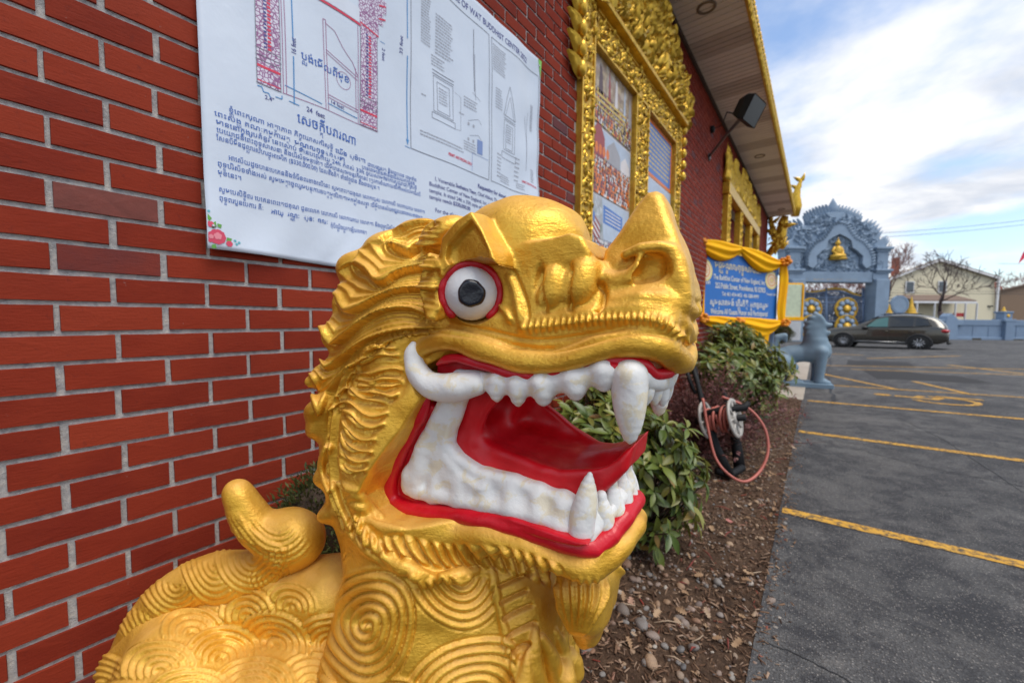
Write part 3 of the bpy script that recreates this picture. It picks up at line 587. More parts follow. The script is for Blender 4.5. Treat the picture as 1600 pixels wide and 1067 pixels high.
b = MB(); b.tube([hp+np.array([0, 0, -.05]), hp+np.array([0, 0, .06])], .03, 10); b.tube([hp+sd*.12, hp+sd*.10-EZ*.04, hp-sd*.10-EZ*.04, hp-sd*.12], .012, 8); b.build('knuckle', M_GALV, fl, True)
# ================================================================ golden guardian lion
LA = math.radians(32.0)
_F0 = np.array([-math.sin(YAW), math.cos(YAW), 0.0])
HF = _R0*math.cos(LA) - _F0*math.sin(LA)          # lion's forward
HL = -_F0*math.cos(LA) - _R0*math.sin(LA)         # lion's side that faces the lot
H0 = ray(800, 600)*0.8; H0[2] = 0.0               # on its mid-plane, at eye height
def Q(x, y, l):
    """photo pixel on the plane l metres off the lion's mid-plane -> (forward, side, up) in lion space"""
    d = ray(x, y); t = (l + H0 @ HL)/(d @ HL); X = d*t - H0
    return np.array([X @ HF, l, X[2]])
def QZ(x, y, z):
    X = ray(x, y)*z - H0; return np.array([X @ HF, X @ HL, X[2]])
def to_world(P): return CAM + H0 + P[:, :1]*HF + P[:, 1:2]*HL + P[:, 2:]*np.array([0, 0, 1.0])
def to_pix(P):
    X = H0 + P[:, :1]*HF + P[:, 1:2]*HL + P[:, 2:]*np.array([0, 0, 1.0]); z = X @ _F
    return 800 + FOC*(X @ _R)/z, 533.5 - FOC*(X @ _U)/z, z, X
BIG = 9.0
class Field:
    def __init__(s, lo, hi, h):
        s.h = h; s.ax = [np.arange(lo[i], hi[i]+h, h, dtype=np.float32) for i in range(3)]
        s.f = np.full([len(a) for a in s.ax], BIG, np.float32)
    def sub(s, lo, hi):
        i = [(max(0, np.searchsorted(a, lo[k])), min(len(a), np.searchsorted(a, hi[k])+1)) for k, a in enumerate(s.ax)]
        sl = tuple(slice(*q) for q in i)
        if any(q[1]-q[0] < 1 for q in i): return None, None
        return sl, (s.ax[0][sl[0]][:, None, None], s.ax[1][sl[1]][None, :, None], s.ax[2][sl[2]][None, None, :])
    def put(s, sl, d, k, op):
        a = s.f[sl]
        if op == 'cut':
            d = -d
            if k > 0: h = np.clip(0.5-0.5*(d-a)/k, 0, 1); r = d*(1-h)+a*h+k*h*(1-h); r = np.maximum(r, np.maximum(a, d))
            else: r = np.maximum(a, d)
        elif k > 0:
            h = np.clip(0.5+0.5*(d-a)/k, 0, 1); r = d*(1-h)+a*h-k*h*(1-h)
        else: r = np.minimum(a, d)
        s.f[sl] = r
    def ell(s, c, r, k=0.01, rot=0.0, op='add'):
        c = np.asarray(c, float); r = np.asarray(r, float); R = (max(r) if rot else r)+k+0.012
        sl, g = s.sub(c-R, c+R)
        if sl is None: return
        u, l, v = g[0]-c[0], g[1]-c[1], g[2]-c[2]
        if rot: u, v = u*math.cos(rot)+v*math.sin(rot), v*math.cos(rot)-u*math.sin(rot)
        k0 = np.sqrt((u/r[0])**2+(l/r[1])**2+(v/r[2])**2); k1 = np.sqrt((u/r[0]**2)**2+(l/r[1]**2)**2+(v/r[2]**2)**2)+1e-6
        s.put(sl, (k0*(k0-1)/k1).astype(np.float32), k, op)
    def tube(s, pts, rad, k=0.006, op='add'):
        P = np.asarray(pts, float); r = np.asarray(rad if hasattr(rad, '__len__') else [rad]*len(P), float)
        m = r.max()+k+0.012; sl, g = s.sub(P.min(0)-m, P.max(0)+m)
        if sl is None: return
        best = None
        for i in range(len(P)-1):
            a, b = P[i], P[i+1]; ab = b-a; L = ab@ab+1e-12
            pu, pl, pv = g[0]-a[0], g[1]-a[1], g[2]-a[2]
            t = np.clip((pu*ab[0]+pl*ab[1]+pv*ab[2])/L, 0, 1)
            d = np.sqrt((pu-t*ab[0])**2+(pl-t*ab[1])**2+(pv-t*ab[2])**2)-(r[i]+(r[i+1]-r[i])*t)
            best = d if best is None else np.minimum(best, d)
        s.put(sl, best.astype(np.float32), k, op)
    def slab(s, poly, hw, r=0.01, k=0.008, op='add', l0=0.0):
        """side-view polygon (u,v) given half width hw (number or function of u,v), edges rounded by r"""
        P = np.asarray(poly, float)
        P = P[:, [0, 2]] if P.shape[1] == 3 else P
        m = k+r+0.02; W = hw if not callable(hw) else 0.25
        sl, g = s.sub((P[:, 0].min()-m, l0-W-m, P[:, 1].min()-m), (P[:, 0].max()+m, l0+W+m, P[:, 1].max()+m))
        if sl is None: return
        u = g[0][:, 0, 0][:, None]; v = g[2][0, 0, :][None, :]
        d2 = np.full((u.shape[0], v.shape[1]), 1e9); sg = np.ones_like(d2); n = len(P)
        for i in range(n):
            a, b = P[i], P[(i+1) % n]; e = b-a; wu, wv = u-a[0], v-a[1]
            t = np.clip((wu*e[0]+wv*e[1])/(e@e+1e-12), 0, 1); d2 = np.minimum(d2, (wu-e[0]*t)**2+(wv-e[1]*t)**2)
            c1, c2, c3 = v >= a[1], v < b[1], e[0]*wv > e[1]*wu
            sg = np.where((c1 & c2 & c3) | (~c1 & ~c2 & ~c3), -sg, sg)
        d2 = sg*np.sqrt(d2)
        W = hw(u, v) if callable(hw) else hw
        A = (d2+r)[:, None, :]; B = (np.abs(g[1]-l0)-(np.broadcast_to(W, d2.shape)[:, None, :]-r))
        d = np.sqrt(np.maximum(A, 0)**2+np.maximum(B, 0)**2)+np.minimum(np.maximum(A, B), 0)-r
        s.put(sl, d.astype(np.float32), k, op)
    def mesh(s, mirror=False):
        f = s.f; ax = s.ax
        if mirror:                                   # grid starts at l = +h/2
            f = np.concatenate([f[:, ::-1, :], f], 1); ax = [ax[0], np.concatenate([-ax[1][::-1], ax[1]]), ax[2]]
        return surface_nets(f, ax)
def surface_nets(f, ax):
    n = f.shape; ins = f < 0
    cnt = np.zeros((n[0]-1, n[1]-1, n[2]-1), np.int8)
    for i in (0, 1):
        for j in (0, 1):
            for k in (0, 1): cnt += ins[i:n[0]-1+i, j:n[1]-1+j, k:n[2]-1+k]
    cells = np.argwhere((cnt > 0) & (cnt < 8)); idx = -np.ones(cnt.shape, np.int64); idx[tuple(cells.T)] = np.arange(len(cells))
    acc = np.zeros((len(cells), 3)); num = np.zeros(len(cells))
    C = [(i, j, k) for i in (0, 1) for j in (0, 1) for k in (0, 1)]
    val = {c: f[cells[:, 0]+c[0], cells[:, 1]+c[1], cells[:, 2]+c[2]].astype(np.float64) for c in C}
    for a in C:
        for d in range(3):
            if a[d] == 0:
                b = list(a); b[d] = 1; b = tuple(b); va, vb = val[a], val[b]; cr = (va < 0) != (vb < 0)
                t = np.where(cr, va/(va-vb+1e-20), 0)
                p = np.array(a, float)[None, :].repeat(len(cells), 0); p[:, d] += t
                acc += p*cr[:, None]; num += cr
    pos = cells+acc/num[:, None]
    V = np.stack([np.interp(pos[:, d], np.arange(len(ax[d])), ax[d]) for d in range(3)], 1)
    Fs = []
    for d in range(3):
        e1, e2 = (d+1) % 3, (d+2) % 3; s0 = [slice(None)]*3; s1 = [slice(None)]*3; s0[d] = slice(0, -1); s1[d] = slice(1, None)
        for q in (s0, s1): q[e1] = slice(1, -1); q[e2] = slice(1, -1)
        A, B = ins[tuple(s0)], ins[tuple(s1)]; cr = np.argwhere(A != B)
        if not len(cr): continue
        base = cr.copy(); base[:, e1] += 1; base[:, e2] += 1; flip = A[tuple(cr.T)]
        def cell(o1, o2):
            c = base.copy(); c[:, e1] -= o1; c[:, e2] -= o2; return idx[tuple(c.T)]
        q = np.stack([cell(1, 1), cell(0, 1), cell(0, 0), cell(1, 0)], 1)
        q = np.where(flip[:, None], q, q[:, ::-1]); Fs.append(q)
    return V, np.concatenate(Fs)
def normals(V, Fq):
    n = np.cross(V[Fq[:, 2]]-V[Fq[:, 0]], V[Fq[:, 3]]-V[Fq[:, 1]]); N = np.zeros_like(V)
    for k in range(4): np.add.at(N, Fq[:, k], n)
    return N/(np.linalg.norm(N, axis=1)[:, None]+1e-12)
def relax(V, Fq, it=2, w=0.5):
    for _ in range(it):
        S = np.zeros_like(V); c = np.zeros(len(V))
        for k in range(4):
            for j in (1, 3): np.add.at(S, Fq[:, k], V[Fq[:, (k+j) % 4]]); np.add.at(c, Fq[:, k], 1)
        V = V*(1-w)+w*S/np.maximum(c, 1)[:, None]
    return V
def cut_open(pts, n=6):
    """Catmull-Rom through points"""
    P = np.asarray(pts, float); E = np.vstack([2*P[0]-P[1], P, 2*P[-1]-P[-2]]); out = []
    for i in range(len(P)-1):
        for t in np.linspace(0, 1, n, endpoint=False):
            a, b, c, d = E[i:i+4]; out.append(0.5*((2*b)+(c-a)*t+(2*a-5*b+4*c-d)*t*t+(3*b-a-3*c+d)*t**3))
    return np.array(out+[P[-1]])
def poly_dist(x, y, P):
    """distance, side (+ left of travel as seen in the picture) and run length to a polyline"""
    best = np.full(len(x), 1e9); sd = np.zeros(len(x)); run = np.zeros(len(x)); L = 0
    for a, b in zip(P[:-1], P[1:]):
        e = b-a; q = e@e+1e-9; wx, wy = x-a[0], y-a[1]; t = np.clip((wx*e[0]+wy*e[1])/q, 0, 1)
        d = np.hypot(wx-e[0]*t, wy-e[1]*t); m = d < best; cr = e[0]*wy-e[1]*wx; ln = math.sqrt(q)
        best = np.where(m, d, best); sd = np.where(m, -np.sign(cr), sd); run = np.where(m, L+t*ln, run); L += ln
    return best, sd, run, L
class Relief:
    """carving strokes, given as side-view polylines, that raise or sink the skin along its normal"""
    def __init__(s, V, N):
        s.V = V; W = V.copy(); W[:, 1] = np.abs(W[:, 1]); NN = N.copy(); NN[:, 1] *= np.where(V[:, 1] < 0, -1, 1)
        s.x, s.y, s.z, X = to_pix(W); Nw = NN[:, :1]*HF+NN[:, 1:2]*HL+NN[:, 2:]*np.array([0, 0, 1.0])
        fc = -(Nw*X).sum(1)/np.linalg.norm(X, axis=1); s.w = np.clip((fc-0.02)/0.2, 0, 1); s.h = np.zeros(len(V)); s.l = W[:, 1]; s.u = W[:, 0]; s.v = W[:, 2]
    def pick(s, P, m, lim=None):
        lo, hi = P.min(0)-m, P.max(0)+m
        k = (s.x > lo[0]) & (s.x < hi[0]) & (s.y > lo[1]) & (s.y < hi[1]) & (s.w > 0)
        if lim is not None: k &= lim(s)
        return np.nonzero(k)[0]
    def ridge(s, pts, w, h, bead=0.0, taper=True, lim=None, step=False, n=6):
        P = cut_open(pts, n); i = s.pick(P, w*3, lim)
        if not len(i): return
        d, sd, run, L = poly_dist(s.x[i], s.y[i], P); q = d/w
        if step: a = np.where(sd > 0, np.clip(1-q, 0, 1)**1.3, np.clip(1-q*5, 0, 1))
        else: a = np.exp(-q*q*1.4)*(q < 2.2)
        if taper: a = a*np.clip(np.minimum(run, L-run)/(0.18*L+1e-6)+0.25, 0, 1)
        if bead: a = a*(0.55+0.45*np.cos(2*math.pi*run/bead))
        s.h[i] += h*a*s.w[i]
    def scales(s, cs, pitch, h, a0=-195, a1=15, lim=None, wob=0.14):
        """overlapping fans of grooves: the first fan that holds a point wins"""
        done = np.zeros(len(s.x), bool)
        for (cx_, cy_, R_) in cs:
            i = s.pick(np.array([[cx_-R_, cy_-R_], [cx_+R_, cy_+R_]]), 2, lim); i = i[~done[i]]
            if not len(i): continue
            dx, dy = s.x[i]-cx_, s.y[i]-cy_; th = np.arctan2(dy, dx); r = np.hypot(dx, dy)*(1+wob*.5*np.sin(2*th+cx_)+wob*.3*np.sin(3*th)); deg = np.degrees(th); deg = np.where(deg > 90, deg-360, deg) if a0 < -90 else np.where(deg < -90, deg+360, deg)
            m = (r < R_) & (deg > a0) & (deg < a1); j = i[m]; done[j] = True; rr = r[m]
            s.h[j] += h*((np.abs(np.cos(math.pi*rr/pitch))**.8-.6)+.5*(rr/R_)-.2-.9*np.clip((rr-R_+pitch*.35)/(pitch*.35), 0, 1)*.5)*s.w[j]
    def rope(s, pts, w, h, period, slant, lim=None):
        P = cut_open(pts, 8); i = s.pick(P, w*1.5, lim)
        d, sd, run, L = poly_dist(s.x[i], s.y[i], P); q = d*sd/w; m = np.clip((1-np.abs(q))*3, 0, 1)*np.clip(np.minimum(run, L-run)/20, 0, 1)
        ph = run/period+slant*q+0.16*np.sin(run*0.055)+0.12*np.sin(q*3.0+run*0.021)
        s.h[i] += h*m*(np.abs(np.cos(math.pi*ph))-0.55)*s.w[i]
    def terraces(s, lines, h, x1, fade=25, lim=None):
        """overlapping sheets of hair between successive lines: each rises towards its lower edge, then drops"""
        Ls = [cut_open(np.array(l, float), 6) for l in lines]; allp_ = np.vstack(Ls); i = s.pick(allp_, 6, lim); D = [poly_dist(s.x[i], s.y[i], P) for P in Ls]; out = np.zeros(len(i))
        for (da, sa, ra, la), (db, sb, rb, lb) in zip(D[:-1], D[1:]):
            m = (sa < 0) & (sb > 0) & (da+db < 75); t = da/(da+db+1e-6); prof = t**1.4-.35-.24*np.abs(np.sin(t*4.3*math.pi+.3))*np.clip((1-t)*6, 0, 1)-0.25*np.clip((t-.93)/.07, 0, 1); out = np.where(m, prof, out)
        s.h[i] += h*out*np.clip((x1-s.x[i])/fade, 0, 1)*s.w[i]
    def rings(s, c, r0, r1, pitch, h, a0=-180, a1=180, spiral=False, sx=1.0, sy=1.0, lim=None, wob=0.1):
        c = np.asarray(c, float); R = r1*max(sx, sy); i = s.pick(np.array([c-R, c+R]), 2, lim)
        if not len(i): return
        dx, dy = (s.x[i]-c[0])/sx, (s.y[i]-c[1])/sy; r = np.hypot(dx, dy); th = np.arctan2(dy, dx)
        r = r*(1+wob*0.5*np.sin(3*th+0.7)+wob*0.4*np.sin(2*th+c[0])); deg = np.degrees(th)
        m = (r < r1) & (r >= r0); mid, half = (a0+a1)/2, (a1-a0)/2; da = np.abs((deg-mid+180) % 360-180)
        e = np.clip((half-da)/12, 0, 1) if half < 179 else 1.0
        ph = r/pitch-(th/(2*math.pi) if spiral else 0); wv = np.abs(np.cos(math.pi*ph))**0.6-0.65
        s.h[i] += h*wv*m*e*np.clip((r1-r)/(pitch*0.6), 0, 1)*s.w[i]
T0 = __import__('time').time()
lion = thing('lion_statue', 'large gold painted guardian lion statue with open red mouth, in front of the brick wall', 'statue', CAM+H0+np.array([0, 0, -CAM[2]]))
def A(rows, l=None): return np.array([Q(*r) if len(r) == 3 else Q(r[0], r[1], l) for r in rows])
HS = 0.0027
G = Field((-0.66, HS/2, -0.84), (0.40, 0.34, 0.27), HS)
# --- big masses
G.ell((-0.10, 0, 0.005), (0.17, 0.115, 0.15), 0.03)
G.ell((-0.205, 0, -0.012), (0.166, 0.188, 0.203), 0.04)
G.ell((-0.205, 0, -0.25), (0.198, 0.216, 0.25), 0.05)
G.ell((-0.12, 0, -0.17), (0.13, 0.125, 0.18), 0.04)
G.ell((-0.285, 0.105, -0.28), (0.125, 0.115, 0.25), 0.05)
G.ell((-0.265, 0.085, -0.04), (0.120, 0.110, 0.20), 0.05)
G.tube([(-0.185, 0.03, -0.36), (-0.165, 0.04, -0.55), (-0.17, 0.05, -0.75), (-0.18, 0.05, -1.0)], [0.185, 0.200, 0.235, 0.26], 0.05)
G.ell((-0.01, 0, -0.66), (0.13, 0.13, 0.22), 0.05)
# --- mane lobes that make the ragged outline
for x, y, l, r in [(563,425,.13,.034),(548,470,.15,.034),(603,398,.11,.034),(530,522,.17,.034),(514,588,.185,.036),(504,640,.20,.034),(500,668,.20,.030),(510,742,.195,.026),(514,800,.19,.024)]:
    c = Q(x, y, l); c[0] += 0.010; c[2] += 0.004; G.ell(c, (r*1.3, r*1.15, r*0.82), 0.020, rot=0.55)
G.ell(Q(818, 402, 0.0)+np.array([-0.005, 0, 0.012]), (0.140, 0.118, 0.102), 0.010)
for x, y, l, ru, rv in ((700,372,.09,.055,.034),(652,374,.06,.065,.036),(606,392,.09,.052,.036),(566,420,.125,.046,.038)): G.ell(Q(x, y, l), (ru, .055, rv), 0.014, rot=.35)
# --- eye-brow flap, small ear flap, nose bridge plate
G.slab(A([(735,329),(712,345),(689,371),(684,400),(692,424),(712,418),(735,405),(758,405),(774,414),(768,390),(752,356)], .172), 0.172, 0.004, 0.004)
G.slab(A([(734,344),(714,362),(698,382),(694,404),(700,413),(722,404),(742,397),(761,401),(757,386),(747,364)], .174), 0.024, 0.010, 0.003, op='cut', l0=0.178)
G.slab(A([(666,394),(656,432),(655,462),(664,486),(676,498),(688,480),(692,440),(688,412),(678,399)], .176), 0.176, 0.005, 0.005)
G.ell(Q(676, 445, .186), (0.013, 0.020, 0.040), 0.003, op='cut', rot=0.1)
G.slab(A([(768,420),(786,398),(800,387),(840,376),(886,362),(903,368),(915,392),(912,440),(880,500),(820,520),(785,470)], .105), lambda u, v: 0.114-0.15*np.clip(u-0.05, 0, 1)+0*v, 0.006, 0.010)
# --- muzzle
muz = A([(640,580,.13),(720,556,.125),(800,575,.12),(860,582,.112),(905,572,.105),(960,552,.1),(1010,552,.08),(1052,570,.02),(1070,540,.0),(1078,500,.0),(1070,440,.0),(1000,430,.03),(930,420,.05),(880,420,.07),(790,470,.10),(690,500,.13)])
G.slab(muz, lambda u, v: 0.128-0.085*np.clip(u+0.02, 0, 0.4)-0.55*np.clip(v-0.0, 0, 0.1), 0.030, 0.02)
G.ell(Q(868, 455, 0.082), (0.030, 0.040, 0.048), 0.003, rot=-0.15)
G.ell(Q(909, 447, 0.074), (0.033, 0.042, 0.050), 0.003, rot=-0.2)
# --- nose horn and nostril
horn = A([(1012,301,0),(1027,298,0),(1037,304,0),(1066,372,0),(1088,440,0),(1090,465,0),(1076,498,0),(1030,490,.03),(960,462,.05),(938,425,.05),(944,392,.04),(968,360,.03),(994,322,.01)])
G.slab(horn, lambda u, v: np.clip(0.017+0.36*(0.205-v), 0.014, 0.068), 0.016, 0.006)
nose_w = [(938,418,.060),(943,434,.066),(962,441,.068),(985,434,.069),(1000,418,.067),(1002,404,.064)]
G.tube(A(nose_w), [0.010, 0.013, 0.014, 0.013, 0.011, 0.008], 0.006)
G.ell(Q(1024, 418, 0.062), (0.024, 0.022, 0.027), 0.006, op='cut')
G.ell(Q(1005, 432, 0.064), (0.020, 0.016, 0.014), 0.006, op='cut')
G.tube(A([(978,398,.064),(1000,388,.064),(1030,385,.058),(1050,390,.05),(1058,410,.045),(1054,436,.05),(1034,448,.06),(1006,454,.066),(975,464,.07),(944,476,.076)]), [.007,.008,.008,.009,.011,.011,.009,.008,.007,.005], 0.005)
G.tube(A([(930,486,.088),(965,474,.084),(1000,468,.08),(1035,468,.07),(1062,478,.05),(1076,486,.02)]), [.008,.012,.014,.015,.015,.014], 0.008)
# --- whisker roll, upper lip
roll = A([(812,505,.112),(850,500,.108),(900,494,.102),(950,487,.094),(1000,484,.086),(1036,490,.074),(1060,508,.050),(1074,524,.0)])
G.tube(roll, [.006,.009,.011,.013,.014,.015,.016,.016], 0.006)
lip = cut_open(A([(645,572,.146),(656,548,.148),(680,534,.147),(712,531,.143),(760,546,.135),(810,563,.127),(855,567,.121),(900,558,.115),(950,542,.107),(1000,536,.098),(1034,545,.080),(1054,558,.045),(1064,566,.0)]), 4)
G.tube(lip, np.interp(np.linspace(0, 1, len(lip)), [0, .1, .3, .6, .85, 1], [.008, .016, .021, .021, .022, .022]), 0.006)
# --- lids round the eye
EYE = Q(737, 458, 0.122); ER = 0.0485
ed = -(H0+EYE[0]*HF+EYE[1]*HL+EYE[2]*np.array([0, 0, 1.0])); ed /= np.linalg.norm(ed)
EA = np.array([ed@HF, ed@HL, ed[2]])+np.array([0.10, 0.25, 0.0]); EA /= np.linalg.norm(EA)       # where the eye looks
e1 = np.cross(EA, (0, 0, 1.0)); e1 /= np.linalg.norm(e1); e2 = np.cross(e1, EA)
def eye_ring(r, h, a0, a1, n=40): return np.array([EYE+EA*h+r*(math.cos(t)*e1+math.sin(t)*e2) for t in np.linspace(math.radians(a0), math.radians(a1), n)])
G.ell(EYE-EA*0.02, (0.058, 0.045, 0.058), 0.015)
G.tube(eye_ring(0.0625, 0.008, -30, 215), 0.0085, 0.008)
G.ell(EYE, (ER+.002,)*3, 0.002, op='cut')
G.tube([EYE+EA*0.022, EYE+EA*0.09], [ER*1.13, ER*1.3], 0.003, op='cut')
# --- jaws
band = cut_open(A([(655,575,.152),(650,610,.156),(639,650,.159),(613,700,.160),(589,742,.160),(580,778,.158),(593,808,.154),(635,830,.146),(700,834,.137),(760,838,.130),(820,855,.122),(870,875,.115),(905,886,.108),(930,886,.096)])).tolist()
jc = Q(930, 886, .096); band += [[jc[0]+.018, .075, jc[2]+.012], [jc[0]+.03, .04, jc[2]+.028], [jc[0]+.034, 0, jc[2]+.034]]
G.slab(A([(590,735,.14),(606,790,.14),(700,812,.13),(760,820,.125),(820,836,.12),(880,856,.11),(930,862,.1),(950,850,.1),(945,880,.1),(925,905,.1),(880,896,.11),(820,880,.12),(750,868,.12),(680,864,.13),(600,845,.14),(550,790,.14)]), lambda u, v: np.where(u > 0.12, 0.118-0.10*(u-0.12), 0.150-0.16*np.clip(u+0.1, 0, 1)*1.0), 0.02, 0.012)
# --- mouth opening, right through
mouth = A([(668,580,.12),(690,562,.12),(722,557,.12),(760,568,.12),(800,582,.12),(850,588,.115),(905,578,.11),(955,562,.1),(1000,565,.1),(1022,586,.09),(1046,590,.05),(1120,590,.05),(1120,740,.05),(975,800,.05),(950,846,.1),(930,858,.1),(900,852,.105),(870,843,.11),(820,828,.12),(760,812,.125),(700,804,.13),(645,798,.135),(618,782,.14),(611,756,.14),(628,716,.14),(656,664,.14),(672,620,.14)])
G.slab(mouth, 0.30, 0.004, 0.004, op='cut')
G.tube(band, np.interp(np.linspace(0, 1, len(band)), [0, .12, .5, .85, 1], [.012, .021, .021, .020, .019]), 0.018)
G.slab(mouth, 0.30, 0.004, 0.003, op='cut')
G.slab(A([(640,640,.1),(690,600,.1),(715,590,.1),(690,690,.1),(690,760,.1),(700,800,.1),(650,790,.12),(620,750,.12)]), 0.09, 0.01, 0.01)   # closed throat inside
# --- chin, beard
G.ell(Q(905, 893, 0.0)+np.array([0.012, 0, -0.004]), (0.050, 0.055, 0.032), 0.02, rot=0.1)
bd = A([(912,900,0),(913,935,0),(910,972,0),(905,992,0)]); bd[:, 0] += 0.01
for sx in (0.0, 0.028): G.tube(bd+np.array([[0, sx, 0]]*4)*np.array([[1.2],[1.0],[.5],[.1]]), [.046, .042, .026, .015], 0.012)
# --- ridge of flame leaves (collar) between face and mane, chest plates
ring = A([(640,522,.140),(600,538,.150),(560,566,.163),(532,605,.175),(516,655,.184),(512,715,.187),(520,770,.186),(540,822,.180),(572,860,.172),(612,884,.163),(655,898,.150),(700,905,.132)])
ring = cut_open(ring, 5)
for i, p in enumerate(ring): pass
def snap(P, out=0.0, it=8):
    """slide points sideways on to the skin"""
    P = np.array(P)
    for i in range(len(P)):
        iu = min(max(int(round((P[i, 0]-G.ax[0][0])/HS)), 0), len(G.ax[0])-1); iv = min(max(int(round((P[i, 2]-G.ax[2][0])/HS)), 0), len(G.ax[2])-1)
        col = G.f[iu, :, iv]; s_ = np.nonzero(col < 0)[0]
        if len(s_): P[i, 1] = G.ax[1][s_.max()]+out
    return P
def on_skin(x, y, out=0.0, l0=0.17):
    """photo pixel -> first skin point along the ray"""
    d = ray(x, y); o = CAM*0; D = np.array([d@HF, d@HL, d[2]]); O = -np.array([H0@HF, H0@HL, 0.0])
    t = np.arange(0.45, 1.25, 0.0015); P = O+t[:, None]*D
    iu = np.round((P[:, 0]-G.ax[0][0])/HS).astype(int); il = np.round((np.abs(P[:, 1])-G.ax[1][0])/HS).astype(int); iv = np.round((P[:, 2]-G.ax[2][0])/HS).astype(int)
    ok = (iu >= 0) & (iu < G.f.shape[0]) & (il >= 0) & (il < G.f.shape[1]) & (iv >= 0) & (iv < G.f.shape[2])
    val = np.full(len(t), BIG); val[ok] = G.f[iu[ok], il[ok], iv[ok]]; k = np.nonzero(val < 0)[0]
    if not len(k): return Q(x, y, l0)
    return P[k[0]]-D/np.linalg.norm(D)*out
def skin_tube(px, r, k=0.005, out=0.0):
    P = np.array([on_skin(x, y, out) for x, y in cut_open(np.array(px, float), 4)])
    for _ in range(2): P[1:-1] = 0.5*P[1:-1]+0.25*(P[:-2]+P[2:])
    rr = np.interp(np.linspace(0, 1, len(P)), np.linspace(0, 1, len(r)), r) if hasattr(r, '__len__') else r
    P[:, 1] = np.maximum(P[:, 1], 0.0)
    G.tube(P, rr, k)
RING = [(640,522),(600,538),(562,566),(534,605),(519,655),(515,715),(522,770),(542,822),(574,860),(614,884),(656,896),(700,902),(740,892)]
skin_tube(RING, [.004,.007,.008,.008,.008,.008,.008,.009,.009,.009,.009,.006,.004], out=0.002)
# leaves on the collar
for px in ([(555,812),(575,838),(600,868)],[(520,760),(530,790),(548,822)],[(600,868),(630,885),(668,897)],[(645,900),(668,908),(690,900)],[(512,700),(505,730),(515,765)],[(690,900),(715,900),(745,892)]):
    skin_tube(px, [.008,.013,.006], out=0.003)
# mane locks: overlapping thick strands
LOCKS = [] and [[(622,392),(655,381),(690,386)],[(576,428),(592,440),(618,427),(656,420),(690,428)],[(533,476),(545,487),(575,474),(612,456),(655,452)],[(512,530),(525,537),(558,512),(604,487),(650,481),(672,494)],
         [(504,575),(520,566),(552,536),(600,511),(650,503),(680,505)],[(494,612),(512,602),(530,575),(560,548)],[(492,652),(505,660),(520,630)],[(600,412),(640,402),(690,408)],[(560,452),(585,458),(625,440),(658,436)],[(522,505),(550,500),(590,474),(655,466)]]
for i, L_ in enumerate(LOCKS): skin_tube(L_, [.004, .0085, .0080, .006, .003], 0.003, out=-0.001)
# cheek curls
C3 = lambda pts: [(460+x/5.333, 540+y/5.333) for x, y in pts]
CURL = [C3([(500,235),(620,235),(720,205),(830,190),(890,205)]),C3([(520,270),(640,300),(740,275),(890,285)]),C3([(545,330),(660,335),(780,335),(890,310)]),C3([(560,385),(690,390),(800,425),(860,400)]),
        C3([(290,545),(390,470),(470,480),(550,555),(650,590),(770,560)]),C3([(375,540),(460,560),(530,640),(630,685),(740,650)]),C3([(410,640),(460,720),(545,785),(670,780)]),C3([(395,730),(430,810),(520,870),(640,885)]),
        C3([(385,830),(430,925),(520,970),(600,960)]),C3([(380,930),(420,1010),(500,1050),(590,1035)]),C3([(480,180),(590,110),(700,70),(860,80)]),C3([(570,60),(680,20),(830,30)]),C3([(340,430),(440,345),(520,420),(620,450),(760,470)])]
for c in CURL: skin_tube(c, [.004,.0085,.009,.0075,.003], 0.004, out=0.003)
C6 = lambda pts: [(460+x/5.333, 720+y/5.333) for x, y in pts]
JH = [C6([(440,330),(520,275),(620,380),(720,470)]),C6([(470,380),(560,390),(640,470)]),C6([(620,490),(720,555),(890,575)]),C6([(380,180),(450,230),(520,240)])]
for c in JH: skin_tube(c, [.006,.010,.007], 0.004)
# throat ladder rail + chest leaves
skin_tube([(768,893),(778,940),(790,990),(806,1040),(822,1085)], [.008,.008,.009,.010,.010], 0.004, out=0.002)
for px in ([(872,1075),(862,1030),(846,995)],[(838,1075),(832,1020),(836,985)],[(884,1070),(880,1020),(868,985)],[(815,1080),(820,1050),(824,1020)]):
    skin_tube(px, [.022,.017,.006], 0.004, out=0.004)
for px in ([(410,1070),(432,1010),(440,960)],[(470,1075),(462,1020),(440,968)],[(520,1078),(490,1030),(445,975)],[(395,1078),(412,1040),(425,1010)]):
    skin_tube(px, [.012,.010,.004], 0.004, out=0.003)
print('sdf', __import__('time').time()-T0)
V, Fq = G.mesh(mirror=True)
V = relax(V, Fq, 1, 0.4); N = normals(V, Fq)
rl = Relief(V, N)
face = lambda s: s.y < 905
neck = lambda s: (s.y > 840)

for c in CURL: rl.ridge([(x, y+6) for x, y in c], 3.2, -0.005); rl.ridge([(x, y-6) for x, y in c], 3.2, -0.003)
rl.ridge([(x-7, y+5) for x, y in RING[:8]], 4, -0.006, taper=False); rl.ridge([(x+9, y-2) for x, y in RING[:8]], 4, -0.005, taper=False)
MANE = [[(548,398),(600,366),(650,344),(705,350)],[(612,384),(625,392),(640,396),(660,383),(705,386)],[(560,418),(574,426),(585,441),(600,442),(622,428),(655,421),(705,420)],[(528,466),(534,478),(545,489),(565,481),(592,465),(618,455),(652,452),(700,452)],[(504,516),(512,530),(523,538),(542,523),(568,501),(600,486),(637,483),(672,496),(700,505)],[(490,552),(500,566),(512,576),(540,556),(575,531),(612,519),(650,514),(690,512)],[(480,592),(488,622),(500,648),(516,618),(545,578),(592,546),(640,526),(680,520)]]
rl.terraces(MANE, 0.016, 690)
rl.rope([(588,840),(640,858),(700,868),(760,870),(820,882),(880,905)], 20, 0.010, 21, 0.85, lim=lambda s: (s.y > 838))
